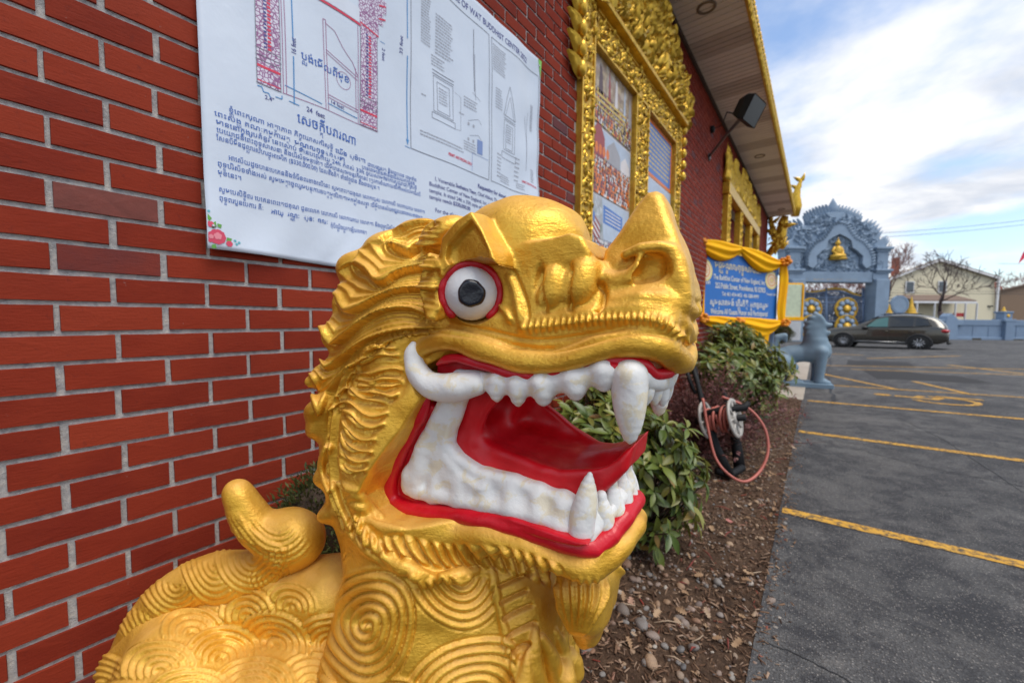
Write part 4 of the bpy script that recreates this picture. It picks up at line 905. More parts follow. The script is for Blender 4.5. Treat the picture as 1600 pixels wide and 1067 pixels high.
rl.rope([(545,800),(565,835),(592,858)], 14, 0.007, 16, 0.7)
rl.ridge([(820,512),(880,506),(940,499),(1000,498),(1040,506),(1072,532)], 9, 0.0075, bead=10.0, taper=False)
for c in ([(846,415),(840,450),(852,488)],[(890,412),(884,450),(892,486)],[(936,440),(944,462),(930,490)]): rl.ridge(c, 5, -0.008)
rl.ridge([(672,520),(740,524),(800,540),(860,546),(920,536),(990,518),(1060,530)], 4, -0.004)
rl.ridge([(700,506),(760,516),(830,531),(900,526),(980,510)], 3, -0.003)
rl.ridge([(792,425),(806,460),(812,500)], 7, 0.004); rl.ridge([(800,420),(822,470),(826,505)], 3, -0.003)
rl.ridge([(775,470),(792,490),(800,505)], 5, 0.004)
rl.rings((573, 977), 0, 88, 14.5, 0.0075, spiral=True, lim=neck, sx=1.0, sy=1.08)
rl.rings((722, 896), 8, 92, 13.5, 0.0065, 8, 172, lim=lambda s: (s.y > 893) & (s.x < 772), sx=0.95)
rl.rings((742, 1105), 20, 118, 15, 0.0070, -165, -10, lim=lambda s: (s.y > 950) & (s.x < 806))
rl.rings((508, 842), 10, 52, 9.5, 0.0045, 30, 160, lim=neck)
rl.rings((610, 1120), 14, 66, 12, 0.006, -160, -20, lim=neck)
for k in range(6): rl.ridge([(493+k*5, 862), (490+k*5, 900), (480+k*4, 940), (462+k*4, 985)], 2.4, 0.0045, lim=neck)
for k in range(5): rl.ridge([(502-k*6, 960), (498-k*6, 1000), (508-k*5, 1040), (528-k*4, 1075)], 2.4, 0.0045, lim=neck)
for k, (x0, y0, x1, y1) in enumerate([(782,915,830,895),(784,942,822,922),(788,968,830,945),(792,996,836,972),(796,1026,826,1005)]): rl.ridge([(x0, y0), ((x0+x1)/2, (y0+y1)/2-1), (x1, y1)], 3, -0.008, taper=False)
for k in range(7): rl.ridge([(868+k*13, 905), (872+k*12, 935), (884+k*7, 965), (895+k*3, 990)], 3.6, 0.006, lim=lambda s: (s.y > 900) & (s.u > 0.06))
for k in range(9): rl.ridge([(612+k*3, 838+k*2), (700, 846+k*2), (800, 862+k*2)], 1.5, 0.0)
V2 = V+N*(1.6*rl.h)[:, None]
lump = 0.0009*(np.sin(V[:, 0]*71+np.sin(V[:, 2]*53)*1.3)+np.sin(V[:, 2]*83+np.sin(V[:, 1]*47)*1.7)+np.sin(V[:, 1]*97+V[:, 0]*31))
V2 = relax(V2+N*lump[:, None], Fq, 1, 0.15)
print('relief', __import__('time').time()-T0, len(V2))
# ---------- materials
def gold_mat(name, c0, c1, rough=0.36, metal=0.75):
    M = Mat(name); M.coord('Object')
    n = M.noise(9, 6, 0.62); b = M.noise(55, 5, 0.6); w = M.noise(160, 3, 0.6)
    col = M.ramp(n, [(0.30, c0), (0.66, c1)])
    geo = M.n('ShaderNodeNewGeometry'); sx = M.n('ShaderNodeSeparateXYZ'); M.l(geo.outputs['Normal'], sx.inputs[0])
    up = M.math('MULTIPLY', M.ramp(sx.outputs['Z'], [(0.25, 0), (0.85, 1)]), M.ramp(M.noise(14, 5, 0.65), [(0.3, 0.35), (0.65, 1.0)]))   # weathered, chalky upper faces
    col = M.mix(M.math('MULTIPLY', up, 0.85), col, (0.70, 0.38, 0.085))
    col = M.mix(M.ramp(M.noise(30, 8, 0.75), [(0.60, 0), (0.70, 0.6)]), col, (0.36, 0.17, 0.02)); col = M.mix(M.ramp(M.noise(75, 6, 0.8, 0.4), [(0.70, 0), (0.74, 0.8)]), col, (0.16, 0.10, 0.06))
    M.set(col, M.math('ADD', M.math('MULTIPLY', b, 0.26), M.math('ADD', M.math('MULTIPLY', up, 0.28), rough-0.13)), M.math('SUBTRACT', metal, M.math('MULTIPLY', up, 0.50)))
    st = M.n('ShaderNodeMapping'); st.inputs['Scale'].default_value = (55, 55, 190); st.inputs['Rotation'].default_value = (0.3, 0.5, 0.2); tcx = M.n('ShaderNodeTexCoord'); M.l(tcx.outputs['Object'], st.inputs[0])
    br_ = M.noise(1.0, 4, 0.65, 0.3, co=st.outputs[0]); h = M.math('ADD', M.math('ADD', M.math('MULTIPLY', b, 0.55), M.math('MULTIPLY', w, 0.30)), M.math('MULTIPLY', br_, 0.40)); M.bump(h, 0.5, 0.006); return M.m
M_GOLD = gold_mat('lion_gold_paint', (0.60, 0.285, 0.014), (0.86, 0.51, 0.060), 0.35, 0.55)
def enamel(name, c, c2, rough, patch=None, bumpk=0.25):
    M = Mat(name); M.coord('Object'); col = M.ramp(M.noise(22, 5, 0.6), [(0.35, c), (0.7, c2)])
    if patch is not None: col = M.mix(M.ramp(M.noise(34, 5, 0.62, 0.6), [(0.52, 0), (0.60, 0.75)]), col, patch)
    col = M.mix(M.ramp(M.noise(120, 4, 0.7), [(0.72, 0), (0.80, 0.5)]), col, [x*0.35 for x in c])
    M.set(col, M.math('ADD', M.math('MULTIPLY', M.noise(40, 4), 0.25), rough-0.1)); M.bump(M.noise(70, 5, 0.6), bumpk, 0.005); return M.m
M_RED = enamel('red_enamel', (0.50, 0.002, 0.010), (0.62, 0.004, 0.018), 0.34)
M_THR = enamel('throat_red', (0.56, 0.003, 0.009), (0.66, 0.005, 0.013), 0.36, bumpk=0.15)
M_WHITE = enamel('white_tooth_paint', (0.70, 0.70, 0.68), (0.78, 0.77, 0.73), 0.5, patch=(0.72, 0.63, 0.43), bumpk=0.3)
M_EYEW = enamel('white_eye_paint', (0.66, 0.67, 0.68), (0.75, 0.75, 0.73), 0.6)
M_BLACK = plain('black_gloss_paint', (0.012, 0.013, 0.02), 0.22, var=0.3, bumpk=0.35, bscale=50)
def skin(name, V, Fq, mat, parent=lion): return mesh_obj(name, to_world(V), Fq, mat, parent, smooth=True)
skin('body', V2, Fq, M_GOLD)
def part(name, mat, lo, hi, h, fn, mirror=False, parent=lion, rx=1, flip=False):
    g = Field(lo, hi, h); fn(g); v, q = g.mesh(mirror)
    if rx: v = relax(v, q, rx, 0.4)
    if flip: v = v*np.array([1, -1, 1]); q = q[:, ::-1]
    n_ = normals(v, q); v = v+n_*(0.0005*(np.sin(v[:, :1]*113+np.sin(v[:, 2:]*61)*2.0)+np.sin(v[:, 2:]*97+np.sin(v[:, 1:2]*83+v[:, :1]*41)*2.0)))
    return skin(name, v, q, mat, parent)
def bounds(P, m): P = np.asarray(P); return P.min(0)-m, P.max(0)+m
# ---------- red lips
up = cut_open(A([(684,569,.138),(700,561,.140),(722,560,.140),(760,572,.133),(810,586,.125),(858,588,.118),(905,578,.111),(955,563,.104),(1000,568,.096),(1022,584,.078),(1044,582,.046)]), 5).tolist()+[list(Q(1054, 576, 0.0))]
lo_, hi_ = bounds(up, 0.02); lo_[1] = 0.0009
part('lip', M_RED, lo_, hi_, 0.0018, lambda g: g.tube(up, np.interp(np.linspace(0, 1, len(up)), [0, .08, .5, .9, 1], [.004, .0085, .0095, .0095, .009]), 0.0) or g.slab(A([(684,571),(722,562),(760,574),(810,588),(860,590),(905,580),(955,566),(1000,572),(1000,586),(900,596),(800,602),(720,598),(690,592)], .108), 0.012, 0.004, 0.004, l0=0.106), mirror=True)
low = cut_open(A([(668,612,.142),(662,640,.143),(640,680,.144),(619,725,.144),(610,757,.143),(616,782,.140),(645,796,.136),(700,803,.130),(760,811,.124),(820,827,.117),(870,843,.110),(905,853,.104),(928,854,.094)]), 5).tolist()
jl = Q(928, 854, .094); low += [[jl[0]+.019, .070, jl[2]+.016], [jl[0]+.031, .038, jl[2]+.034], [jl[0]+.035, 0, jl[2]+.04]]
lo_, hi_ = bounds(low, 0.025); lo_[1] = 0.0009
part('lip', M_RED, lo_, hi_, 0.002, lambda g: g.tube(low, np.interp(np.linspace(0, 1, len(low)), [0, .1, .3, .5, .9, 1], [.007, .012, .014, .0165, .0165, .016]), 0.0) or g.slab(A([(668,618),(640,668),(614,735),(608,772),(642,798),(700,804),(760,812),(820,828),(870,844),(905,852),(925,848),(900,840),(800,806),(700,790),(655,778),(641,745),(655,705),(686,640)], .125), 0.011, 0.004, 0.004, l0=0.122), mirror=True)
# ---------- white gums and teeth
gu = cut_open(A([(720,590,.125),(775,598,.122),(830,602,.117),(880,596,.112),(930,584,.106),(970,580,.100)]), 4).tolist()+[list(Q(1000, 588, .088)), list(Q(1026, 596, .055)), list(Q(1040, 596, 0.0))]
lo_, hi_ = bounds(gu, 0.025); lo_[1] = 0.0009
def upper_row(g):
    g.tube(gu, [.017]*4+[.0180]*(len(gu)-7)+[.018, .015, .014], 0.0)
    for x, y, l, r, dy in [(776,600,.128,.0165,27),(809,603,.125,.0165,30),(848,603,.120,.0195,28),(898,596,.114,.0200,26),(942,584,.109,.0175,24)]:
        P = [Q(x, y-4, l)+(Q(x+1, y+dy, l-.003)-Q(x, y-4, l))*t for t in (0, .35, .65, .88, 1)]; g.tube(P, [r*1.05, r*1.0, r*.74, r*.40, r*.18], 0.007)
hi_[2] += 0.0; lo_[2] -= 0.03
part('tooth_row', M_WHITE, lo_, hi_, 0.002, upper_row, mirror=True)
gl_o = A([(640,742,.132),(648,764,.130),(690,774,.124),(740,783,.119),(800,795,.113),(850,808,.108),(895,826,.102),(918,832,.094)])
gl_i = A([(680,700,.110),(700,740,.112),(740,764,.108),(800,778,.103),(850,790,.098),(890,803,.092),(915,812,.084)])
jg = gl_o[-1]
arc = [[jg[0]+.017, .068, jg[2]+.022], [jg[0]+.028, .036, jg[2]+.040], [jg[0]+.032, 0, jg[2]+.046]]
def gum_low(g):
    g.tube(cut_open(gl_o, 4).tolist()+arc, .0155, 0.008); g.tube(cut_open(gl_i, 4).tolist()+[[a[0]-.012, a[1], a[2]+.004] for a in arc], .0165, 0.010)
    col = A([(708,612,.118),(690,650,.120),(668,690,.124),(652,735,.128),(655,756,.126)]); g.tube(cut_open(col, 4), [.020]*5+[.018]*4+[.020]*8, 0.010)
    col = A([(722,620,.108),(705,670,.106),(690,716,.108)]); g.tube(col, [.014, .014, .02], 0.012)
    g.slab(A([(632,745,.128),(642,765,.128),(668,770,.126),(700,787,.122),(740,794,.119),(780,799,.116),(840,816,.111),(880,831,.106),(905,842,.103),(928,846,.1),(928,795,.098),(890,776,.102),(850,764,.107),(800,746,.112),(745,732,.116),(716,712,.118),(700,690,.118),(650,700,.126)]), lambda u, v: np.interp(u, [-.2, .2], [.134, .107])+0*v, 0.012, 0.006)
    g.slab(A([(600,680,.12),(700,660,.12),(800,720,.12),(940,760,.1),(940,880,.1),(600,830,.12)]), lambda u, v: np.interp(u, [-.2, .2], [.096, .078])+0*v, 0.01, 0.01, op='cut')
    g.slab(A([(716,622,.115),(690,640,.115),(664,690,.115),(646,740,.115),(660,765,.115),(740,775,.115),(760,760,.115),(722,735,.115),(700,705,.115),(708,670,.115)]), 0.013, 0.008, 0.01, l0=0.116)
    for x, y in [(682,757),(720,766),(759,773),(799,782),(840,793),(876,806)]:
        hw_ = np.interp(Q(x, y, .118)[0], [-.2, .2], [.134, .107])-.0085; P = [Q(x-2, y+22, hw_), Q(x, y+8, hw_+.003), Q(x+3, y-14, hw_-.001), Q(x+5, y-27, hw_-.008)]; g.tube(P, [.0135, .0160, .0150, .0120], 0.011)
    for x, y, a in ((640,748,.134),(655,735,.133)): g.ell(Q(x, y, a), (.017, .015, .034), 0.008, rot=-0.3)
lo_, hi_ = (-0.26, 0.001, -0.42), (0.30, 0.16, -0.12)
part('tooth_row', M_WHITE, lo_, hi_, 0.0022, gum_low, mirror=True)
def tooth(name, base, tip, r0, r1, flat=1.0, bend=0.0, n=7, both=True, pw=1.9):
    base, tip = np.asarray(base), np.asarray(tip); P = [base+(tip-base)*t+np.array([0, 0, 0])*bend for t in np.linspace(0, 1, n)]
    rr = [max(r1, r0*max(0.0, 1-t**pw)**(.62 if pw < 1.6 else .5)) for t in np.linspace(0, 1, n)]
    lo, hi = bounds(P, r0+0.006)
    for fl in ((False, True) if both else (False,)):
        part(name, M_WHITE, lo, hi, max(0.0014, r0*0.11), lambda g: g.tube(P, rr, 0.0), flip=fl, rx=2)
fb = Q(984, 588, .102); tooth('fang', fb, Q(984, 690, .1), 0.0265, 0.004, n=10)
for l, y in ((.072, 598), (.045, 600), (.018, 600)):
    b = np.array([np.interp(l, [0, .09], [Q(1040, 596, 0)[0], Q(1000, 588, .088)[0]]), l, -0.105]); b[2] = Q(1035, 600, l)[2]; tooth('tooth', b, b+np.array([.003, 0, -.032]), 0.0135, 0.004)
tooth('fang', Q(908, 826, .104), Q(922, 742, .100), 0.0215, 0.005, n=10)
for l in (.070, .045, .015):
    u = jg[0]+np.interp(l, [0, .036, .068, .094], [.036, .032, .021, .0]); v = jg[2]+np.interp(l, [0, .036, .068, .094], [.04, .034, .016, 0]); tooth('tooth', (u, l, v-.004), (u-.006, l, v+.040), 0.0165, 0.009)
# tusk at the corner of the upper lip
tk = cut_open(A([(646,538,.158),(645,556,.158),(652,580,.156),(668,598,.153),(692,606,.147),(718,604,.140),(744,600,.132)]), 5)
lo_, hi_ = bounds(tk, 0.03)
for fl in (False, True):
    part('tusk', M_WHITE, lo_, hi_, 0.002, lambda g: g.tube(tk, np.interp(np.linspace(0, 1, len(tk)), [0, .12, .3, .6, .85, 1], [.007, .0145, .0205, .0255, .0262, .021]), 0.0), flip=fl, rx=2)
# ---------- tongue and throat
tp = A([(700,760,.08),(696,700,.08),(710,676,.08),(740,682,.08),(780,698,.08),(824,716,.08),(872,733,.08),(920,730,.08),(958,718,.08),(984,702,.08)])
tg = np.vstack([tp[:, [0, 2]], A([(975,742,.08),(940,775,.08),(880,800,.08),(800,780,.08)])[:, [0, 2]]])
def tongue(g):
    g.slab(tg, lambda u, v: 0.088-0.20*np.clip(u-0.12, 0, 1)+0*v, 0.012, 0.0)
    g.ell(tp[5]+np.array([0.02, -0.08, 0.085]), (0.20, 0.060, 0.085), 0.012, op='cut')
def throat(g):
    g.slab(A([(670,770,.09),(672,690,.09),(700,630,.09),(745,600,.09),(800,585,.09),(820,600,.09),(770,640,.09),(750,680,.09),(770,740,.09)]), 0.094, 0.008, 0.0)
    P = A([(795,600,-.085),(850,632,-.085),(900,672,-.085),(940,700,-.085),(985,712,-.07)]); g.slab(np.vstack([P[:, [0, 2]], [[P[-1][0], -.33], [P[0][0]-.08, -.33]]]), 0.012, 0.006, 0.02, l0=-0.082)
def mouth_lining(g):
    g.slab(tg, lambda u, v: 0.090-0.20*np.clip(u-0.12, 0, 1)+0*v, 0.012, 0.0)
    g.slab(A([(670,770,.09),(672,690,.09),(700,630,.09),(722,600,.09),(780,580,.09),(840,585,.0),(800,640,.0),(760,690,.05),(770,740,.09)]), 0.094, 0.014, 0.03)
    P = A([(795,590,-.085),(850,628,-.085),(900,668,-.085),(940,696,-.085),(985,708,-.07)]); g.slab(np.vstack([P[:, [0, 2]], [[P[-1][0], -.33], [P[0][0]-.08, -.33]]]), 0.010, 0.006, 0.03, l0=-0.084)
    c = Q(845, 664, 0.03); g.ell(c, (0.165, 0.055, 0.054), 0.02, rot=-0.22, op='cut')
lining = part('mouth_lining', M_THR, (-0.26, -0.11, -0.36), (0.29, 0.11, -0.08), 0.003, mouth_lining, rx=4)
# ---------- eyes
def eyes():
    for s_ in (1, -1):
        mir = np.array([1, s_, 1]); b = MB(); n = 28; m = 18; Vv = []
        for i in range(m+1):
            t = math.pi*0.62*i/m
            for k in range(n): Vv.append(EYE+ER*(math.cos(t)*EA+math.sin(t)*(math.cos(2*math.pi*k/n)*e1+math.sin(2*math.pi*k/n)*e2)))
        Vv = np.array(Vv)*mir; Fc = [(i*n+k, i*n+(k+1) % n, (i+1)*n+(k+1) % n, (i+1)*n+k) for i in range(m) for k in range(n)]
        if s_ < 0: Fc = [q[::-1] for q in Fc]
        e = mesh_obj('eye', to_world(Vv), Fc, M_EYEW, lion, smooth=True)
        n = 32; Pv = []; off = e1*0.002-e2*0.001
        for r, h in ((0.0, .0490), (.010, .0492), (.0165, .0500), (.0200, .0498), (.0222, .0462), (.0234, .041)):
            for k in range(n):
                q = r*(1+0.035*math.sin(3*k*0.2+r*90)+0.02*math.sin(7*k*0.2)); Pv.append(EYE+off+EA*(h+0.0008)+q*(math.cos(2*math.pi*k/n)*e1+math.sin(2*math.pi*k/n)*e2))
        Pv = np.array(Pv)*mir; Fc = [(i*n+k, i*n+(k+1) % n, (i+1)*n+(k+1) % n, (i+1)*n+k) for i in range(5) for k in range(n)]
        if s_ < 0: Fc = [q[::-1] for q in Fc]
        mesh_obj('pupil', to_world(Pv), Fc, M_BLACK, e, smooth=True)
        ringp = [np.array(p)*mir for p in eye_ring(0.0505, 0.013, -58, 236, 48)]
        rb = MB(); rb.tube([to_world(p[None])[0] for p in ringp], [.003]+[.0078+0.0006*math.sin(i*1.3) for i in range(46)]+[.003], 10); rb.build('eyelid', M_RED, lion, True)
eyes()
# ---------- tail and back (own pieces, carved the same way)
def solid(name, lo, hi, h, fn, strokes=None, mat=M_GOLD, mirror=False):
    g = Field(lo, hi, h); fn(g); v, q = g.mesh(mirror); v = relax(v, q, 1, 0.4); n_ = normals(v, q)
    if strokes: r_ = Relief(v, n_); r_.w = np.where(v[:, 1] < -9, 0, r_.w); strokes(r_); v = v+n_*r_.h[:, None]; v = relax(v, q, 1, 0.25)
    return skin(name, v, q, mat)
class RawRelief(Relief):
    pass
def Zs(rows): return np.array([QZ(*r) for r in rows])
tail_p = cut_open(Zs([(205,1060,.98),(232,985,.97),(272,935,.96),(330,905,.95),(392,900,.94),(432,880,.93),(452,845,.92)]), 5)
tail_q = cut_open(Zs([(468,845,.915),(440,836,.91),(408,826,.90),(388,800,.895),(374,775,.89),(367,763,.89)]), 5)
def tail_fn(g):
    g.tube(tail_p, np.interp(np.linspace(0, 1, len(tail_p)), [0, .3, .6, .85, 1], [.058, .060, .060, .055, .052]), 0.0)
    g.ell(QZ(458, 838, .915), (.062, .05, .064), 0.03); g.tube(tail_q, np.interp(np.linspace(0, 1, len(tail_q)), [0, .3, .6, .9, 1], [.054, .046, .038, .029, .019]), 0.03)
allp = np.vstack([tail_p, tail_q]); lo_, hi_ = bounds(allp, 0.09)
def fix(r):                                  # this piece is not mirrored: use true pixel positions
    r.x, r.y, r.z, X = to_pix(r.V); r.w = np.ones(len(r.V))
def tail_st(r):
    fix(r)
    r.scales([(395,872,58),(335,882,62),(275,915,62),(235,960,60)], 9.0, 0.0045, -20, 200); r.rings((430, 800), 30, 80, 8, 0.005, 40, 165)
    for k in range(5): r.ridge([(350+k*5, 800), (362+k*7, 826), (392+k*8, 846), (432+k*5, 862)], 2.6, 0.004)
    r.rings((425, 905), 6, 36, 8, 0.005, -180, 180, spiral=True)
solid('tail', lo_, hi_, 0.0032, tail_fn, tail_st)
def back_fn(g):
    P = Zs([(620,1180,.84),(480,1165,.86),(340,1175,.90),(215,1250,.96)]); g.tube(P, [.24, .245, .225, .20], 0.03)
    g.ell(QZ(285, 1118, .85), (.19, .12, .205), 0.05, rot=0.5)
    g.ell(QZ(150, 1290, .86), (.15, .12, .16), 0.05)
    g.tube(Zs([(215,1040,.96),(262,985,.955),(320,960,.95),(392,950,.94),(452,925,.93),(520,930,.92)]), [.075,.075,.07,.07,.075,.09], 0.03)
def back_st(r):
    fix(r)
    r.scales([(205,1115,62),(300,1100,66),(395,1085,66),(250,1050,58),(345,1030,60),(430,1010,58),(485,1075,60),(300,990,48),(385,965,48),(455,950,42),(160,1075,60),(520,1010,60)], 10.5, 0.0088)
    for k in range(0): r.ridge([(440-k*9, 925+k*6), (400-k*16, 950+k*9), (340-k*18, 972+k*12), (270-k*14, 1010+k*12)], 2.4, 0.004)
lo_, hi_ = (-1.06, -0.20, -1.04), (0.06, 0.58, -0.48)
solid('back', lo_, hi_, 0.0038, back_fn, back_st)
def front_leg(l):
    def fn(g): g.tube([(-0.03, l, -0.85), (0.0, l, -1.05), (-0.01, l, -1.22)], [.12, .085, .075], 0.03); g.ell((0.05, l, -1.235), (.12, .08, .045), 0.03)
    return fn
def hind_leg(l):
    def fn(g): g.ell((-0.72, l, -1.02), (.18, .11, .18), 0.03); g.tube([(-0.75, l, -1.0), (-0.84, l, -1.12), (-0.80, l, -1.22)], [.12, .07, .065], 0.03); g.ell((-0.72, l, -1.235), (.13, .08, .045), 0.03)
    return fn
for l in (-.16, .16):
    solid('leg', (-0.20, l-.16, -1.30), (0.22, l+.16, -0.70), 0.010, front_leg(l)); solid('leg', (-1.02, l-.16, -1.30), (-0.50, l+.16, -0.80), 0.010, hind_leg(l))
def belly_fn(g): g.ell((-0.12, 0, -0.9), (.2, .24, .2), 0.05); g.tube([(-.1, 0, -.9), (-.7, 0, -.98)], [.22, .18], .03)
solid('belly', (-1.0, -0.30, -1.22), (0.18, 0.30, -0.62), 0.010, belly_fn)
pv = np.array([(u, l, v) for v in (-1.398, -1.262) for u, l in ((-.95, -.30), (.24, -.30), (.24, .30), (-.95, .30))]); bevel(mesh_obj('plinth', to_world(pv), [(0,3,2,1),(4,5,6,7),(0,1,5,4),(1,2,6,5),(2,3,7,6),(3,0,4,7)], M_GOLD, lion), 0.015)
print('lion', __import__('time').time()-T0)
# ================================================================ vinyl banner on the wall
BN = thing('vinyl_banner', 'white printed vinyl banner with gate drawing and blue lettering on the brick wall', 'banner', (WALL_X, 1.24, 1.6))
BY0, BY1, BZ0, BZ1 = 0.362, 2.122, 1.600, 3.022
def ban_x(y, z):
    e = min(1.0, max(0.0, (1.86-z)/0.26)); f = min(1, max(0, (y-1.7)/.3))
    w = 0.006*math.sin(y*3.1+z*1.3)+0.005*math.sin(y*7.3-z*4.1)+0.0022*math.sin(y*19+z*7+1.5*math.sin(z*5))
    w += e*(0.008*math.sin(y*14+z*9)+0.004*math.sin(y*27-z*16)+0.006*e)
    w += f*(0.007*math.sin(y*17+z*5+0.6)+0.003*math.sin(z*21-y*9))
    w += 0.0035*math.exp(-((y-.72-(z-1.66)*.7)/.05)**2)*e-0.004*math.exp(-((y-.78-(z-1.66)*.8)/.03)**2)*e
    w += 0.004*math.exp(-((y-1.0+(z-1.66)*.5)/.04)**2)*e
    return WALL_X+0.027+w
def ban_edge(y): return BZ0-0.010*math.sin((y-BY0)/(BY1-BY0)*math.pi)-0.004*math.sin(y*9)
M_VIN = Mat('white_vinyl'); M_VIN.coord('Object'); M_VIN.set(M_VIN.ramp(M_VIN.noise(2.5, 5), [(0.3, (0.55, 0.62, 0.725)), (0.7, (0.60, 0.665, 0.76))]), 0.38, spec=0.45); M_VIN.bump(M_VIN.noise(9, 4, 0.6), 0.12, 0.02)
yy_ = np.linspace(BY0, BY1, 110); tz = np.linspace(0, 1, 90)
v = [(ban_x(y, ban_edge(y)+(BZ1-ban_edge(y))*t), y, ban_edge(y)+(BZ1-ban_edge(y))*t) for y in yy_ for t in tz]
n_ = len(tz); f_ = [(i*n_+j, (i+1)*n_+j, (i+1)*n_+j+1, i*n_+j+1) for i in range(len(yy_)-1) for j in range(n_-1)]
sheet_o = mesh_obj('sheet', v, f_, M_VIN.m, BN, True); so = sheet_o.modifiers.new('thick', 'SOLIDIFY'); so.thickness = 0.0012; so.offset = -1
INK = {}
def ink(name, c): 
    if name not in INK: INK[name] = plain('ink_'+name, c, 0.5, var=0.04)
    return INK[name]
BLUE = ink('blue', (0.035, 0.115, 0.42)); LBLUE = ink('light_blue', (0.06, 0.24, 0.52)); RED_ = ink('red', (0.62, 0.03, 0.08)); PURP = ink('purple', (0.33, 0.12, 0.26)); GREYI = ink('grey', (0.16, 0.17, 0.22)); LGREY = ink('pale_grey', (0.34, 0.36, 0.42)); NAVY = ink('navy', (0.05, 0.06, 0.24))
LIFT = 0.0012
def onto(pts2, lift=LIFT): return [(ban_x(y, z)+lift, y, z) for y, z in pts2]
FONT_CACHE = {}
def text_polys(s, size, bold=0.0, font=None, align='LEFT', width=None):
    cu = bpy.data.curves.new('t', 'FONT'); cu.body = s; cu.size = size; cu.align_x = align; cu.offset = bold*size; cu.resolution_u = 3
    if font: cu.font = font
    o = bpy.data.objects.new('t', cu); COL.objects.link(o); dg = bpy.context.evaluated_depsgraph_get(); me = bpy.data.meshes.new_from_object(o.evaluated_get(dg))
    V = np.array([v.co[:2] for v in me.vertices]) if len(me.vertices) else np.zeros((0, 2)); F_ = [tuple(p.vertices) for p in me.polygons]
    bpy.data.objects.remove(o); bpy.data.curves.remove(cu); bpy.data.meshes.remove(me)
    if width and len(V): V = V*np.array([width/max(1e-6, V[:, 0].max()-min(0, V[:, 0].min())), 1.0])
    return V, F_
PRE = {'\u17be': ('\u17c1', '\u17b8'), '\u17c4': ('\u17c1', '\u17b6'), '\u17c5': ('\u17c1', '\u17b6'), '\u17bf': ('\u17c1', '\u17b9'), '\u17c0': ('\u17c1', '\u17b8'), '\u17c1': ('\u17c1', ''), '\u17c2': ('\u17c2', ''), '\u17c3': ('\u17c3', '')}
ADV = {}
def adv(ch):
    if ch not in ADV:
        w = [text_polys(t_, 1.0)[0] for t_ in ('n'+ch+'n', 'nn')]; ADV[ch] = w[0][:, 0].max()-w[1][:, 0].max()
    return ADV[ch]
def khmer_polys(st, size, bold, width):
    """front vowels before their consonant, foot consonants small and underneath"""
    out, foot, i, x, x0 = [], [], 0, 0.0, 0.0; n = len(st); xs_ = 0.0
    while i < n:
        ch = st[i]; i += 1; cl = ch; subs = []; post = ''
        if '\u1780' <= ch <= '\u17a2':
            while i < n and ('\u17b4' <= st[i] <= '\u17d3'):
                if st[i] == '\u17d2' and i+1 < n: subs.append(st[i+1]); i += 2
                else: post += st[i]; i += 1
            pre = ''
            for v_ in list(post):
                if v_ in PRE: pre = PRE[v_][0]; post = post.replace(v_, PRE[v_][1])
            if '\u179a' in subs: pre += '\u17c1' if not pre else ''
            cl = pre+ch+post; bx_ = xs_+sum(adv(c_) for c_ in pre)
            for s_ in subs:
                if s_ != '\u179a': foot.append((bx_+.05, s_))
        out.append(cl); xs_ += sum(adv(c_) for c_ in cl)
    V, F_ = text_polys(''.join(out), size, bold)
    Vs, Fs, o = [V], list(F_), len(V)
    for fx, s_ in foot:
        a, f_ = text_polys(s_, size*.62, bold); Vs.append(a+np.array([fx*size, -.50*size])); Fs += [tuple(j+o for j in q) for q in f_]; o += len(a)
    V = np.vstack(Vs)
    if width: V = V*np.array([width/(V[:, 0].max()-min(0, V[:, 0].min())), 1.0])
    return V, Fs
class Ink(MB):
    def text(s, st, y, z, size, bold=0.012, width=None, align='LEFT', rot=0.0):
        V, F_ = khmer_polys(st, size, bold, width) if any('\u1780' <= q <= '\u17ff' for q in st) else text_polys(st, size, bold, None, align, width)
        if not len(V): return
        c_, s_ = math.cos(rot), math.sin(rot); P = np.stack([V[:, 0]*c_-V[:, 1]*s_+y, V[:, 0]*s_+V[:, 1]*c_+z], 1); s.add(onto(P), F_)
    def poly(s, pts, lift=LIFT): s.add(onto(pts, lift), [tuple(range(len(pts)))])
    def rect(s, y0, y1, z0, z1, lift=LIFT):
        m, n = max(1, int((y1-y0)/.022)), max(1, int((z1-z0)/.022))
        for i in range(m):
            for j in range(n): a, b, c, d = y0+(y1-y0)*i/m, y0+(y1-y0)*(i+1)/m, z0+(z1-z0)*j/n, z0+(z1-z0)*(j+1)/n; s.poly([(a, c), (b, c), (b, d), (a, d)], lift)
    def line(s, pts, w, lift=LIFT):
        Q_ = []
        for a, b in zip(pts[:-1], pts[1:]):
            m = max(1, int(math.hypot(b[0]-a[0], b[1]-a[1])/.04))
            Q_ += [(a[0]+(b[0]-a[0])*i/m, a[1]+(b[1]-a[1])*i/m) for i in range(m)]
        Q_.append(pts[-1])
        for a, b in zip(Q_[:-1], Q_[1:]):
            d = math.hypot(b[0]-a[0], b[1]-a[1])+1e-9; p = (-(b[1]-a[1])/d*w/2, (b[0]-a[0])/d*w/2)
            s.poly([(a[0]-p[0], a[1]-p[1]), (b[0]-p[0], b[1]-p[1]), (b[0]+p[0], b[1]+p[1]), (a[0]+p[0], a[1]+p[1])], lift)
    def scribble(s, y0, y1, z0, z1, step, h, seed=1):            # lines of print too small to read
        r = random.Random(seed); z = z1-h
        while z > z0:
            y = y0; e = y1-r.uniform(0, .2)*(y1-y0)
            while y < e:
                w = r.uniform(.4, 1.6)*h*1.6; s.rect(y, min(y+w, e), z, z+h*r.uniform(.7, 1)); y += w+h*.45
            z -= step
    def pr(s, name, mat, parent=None): return tag(s.build(name, mat, parent or sheet_o), kind='stuff')
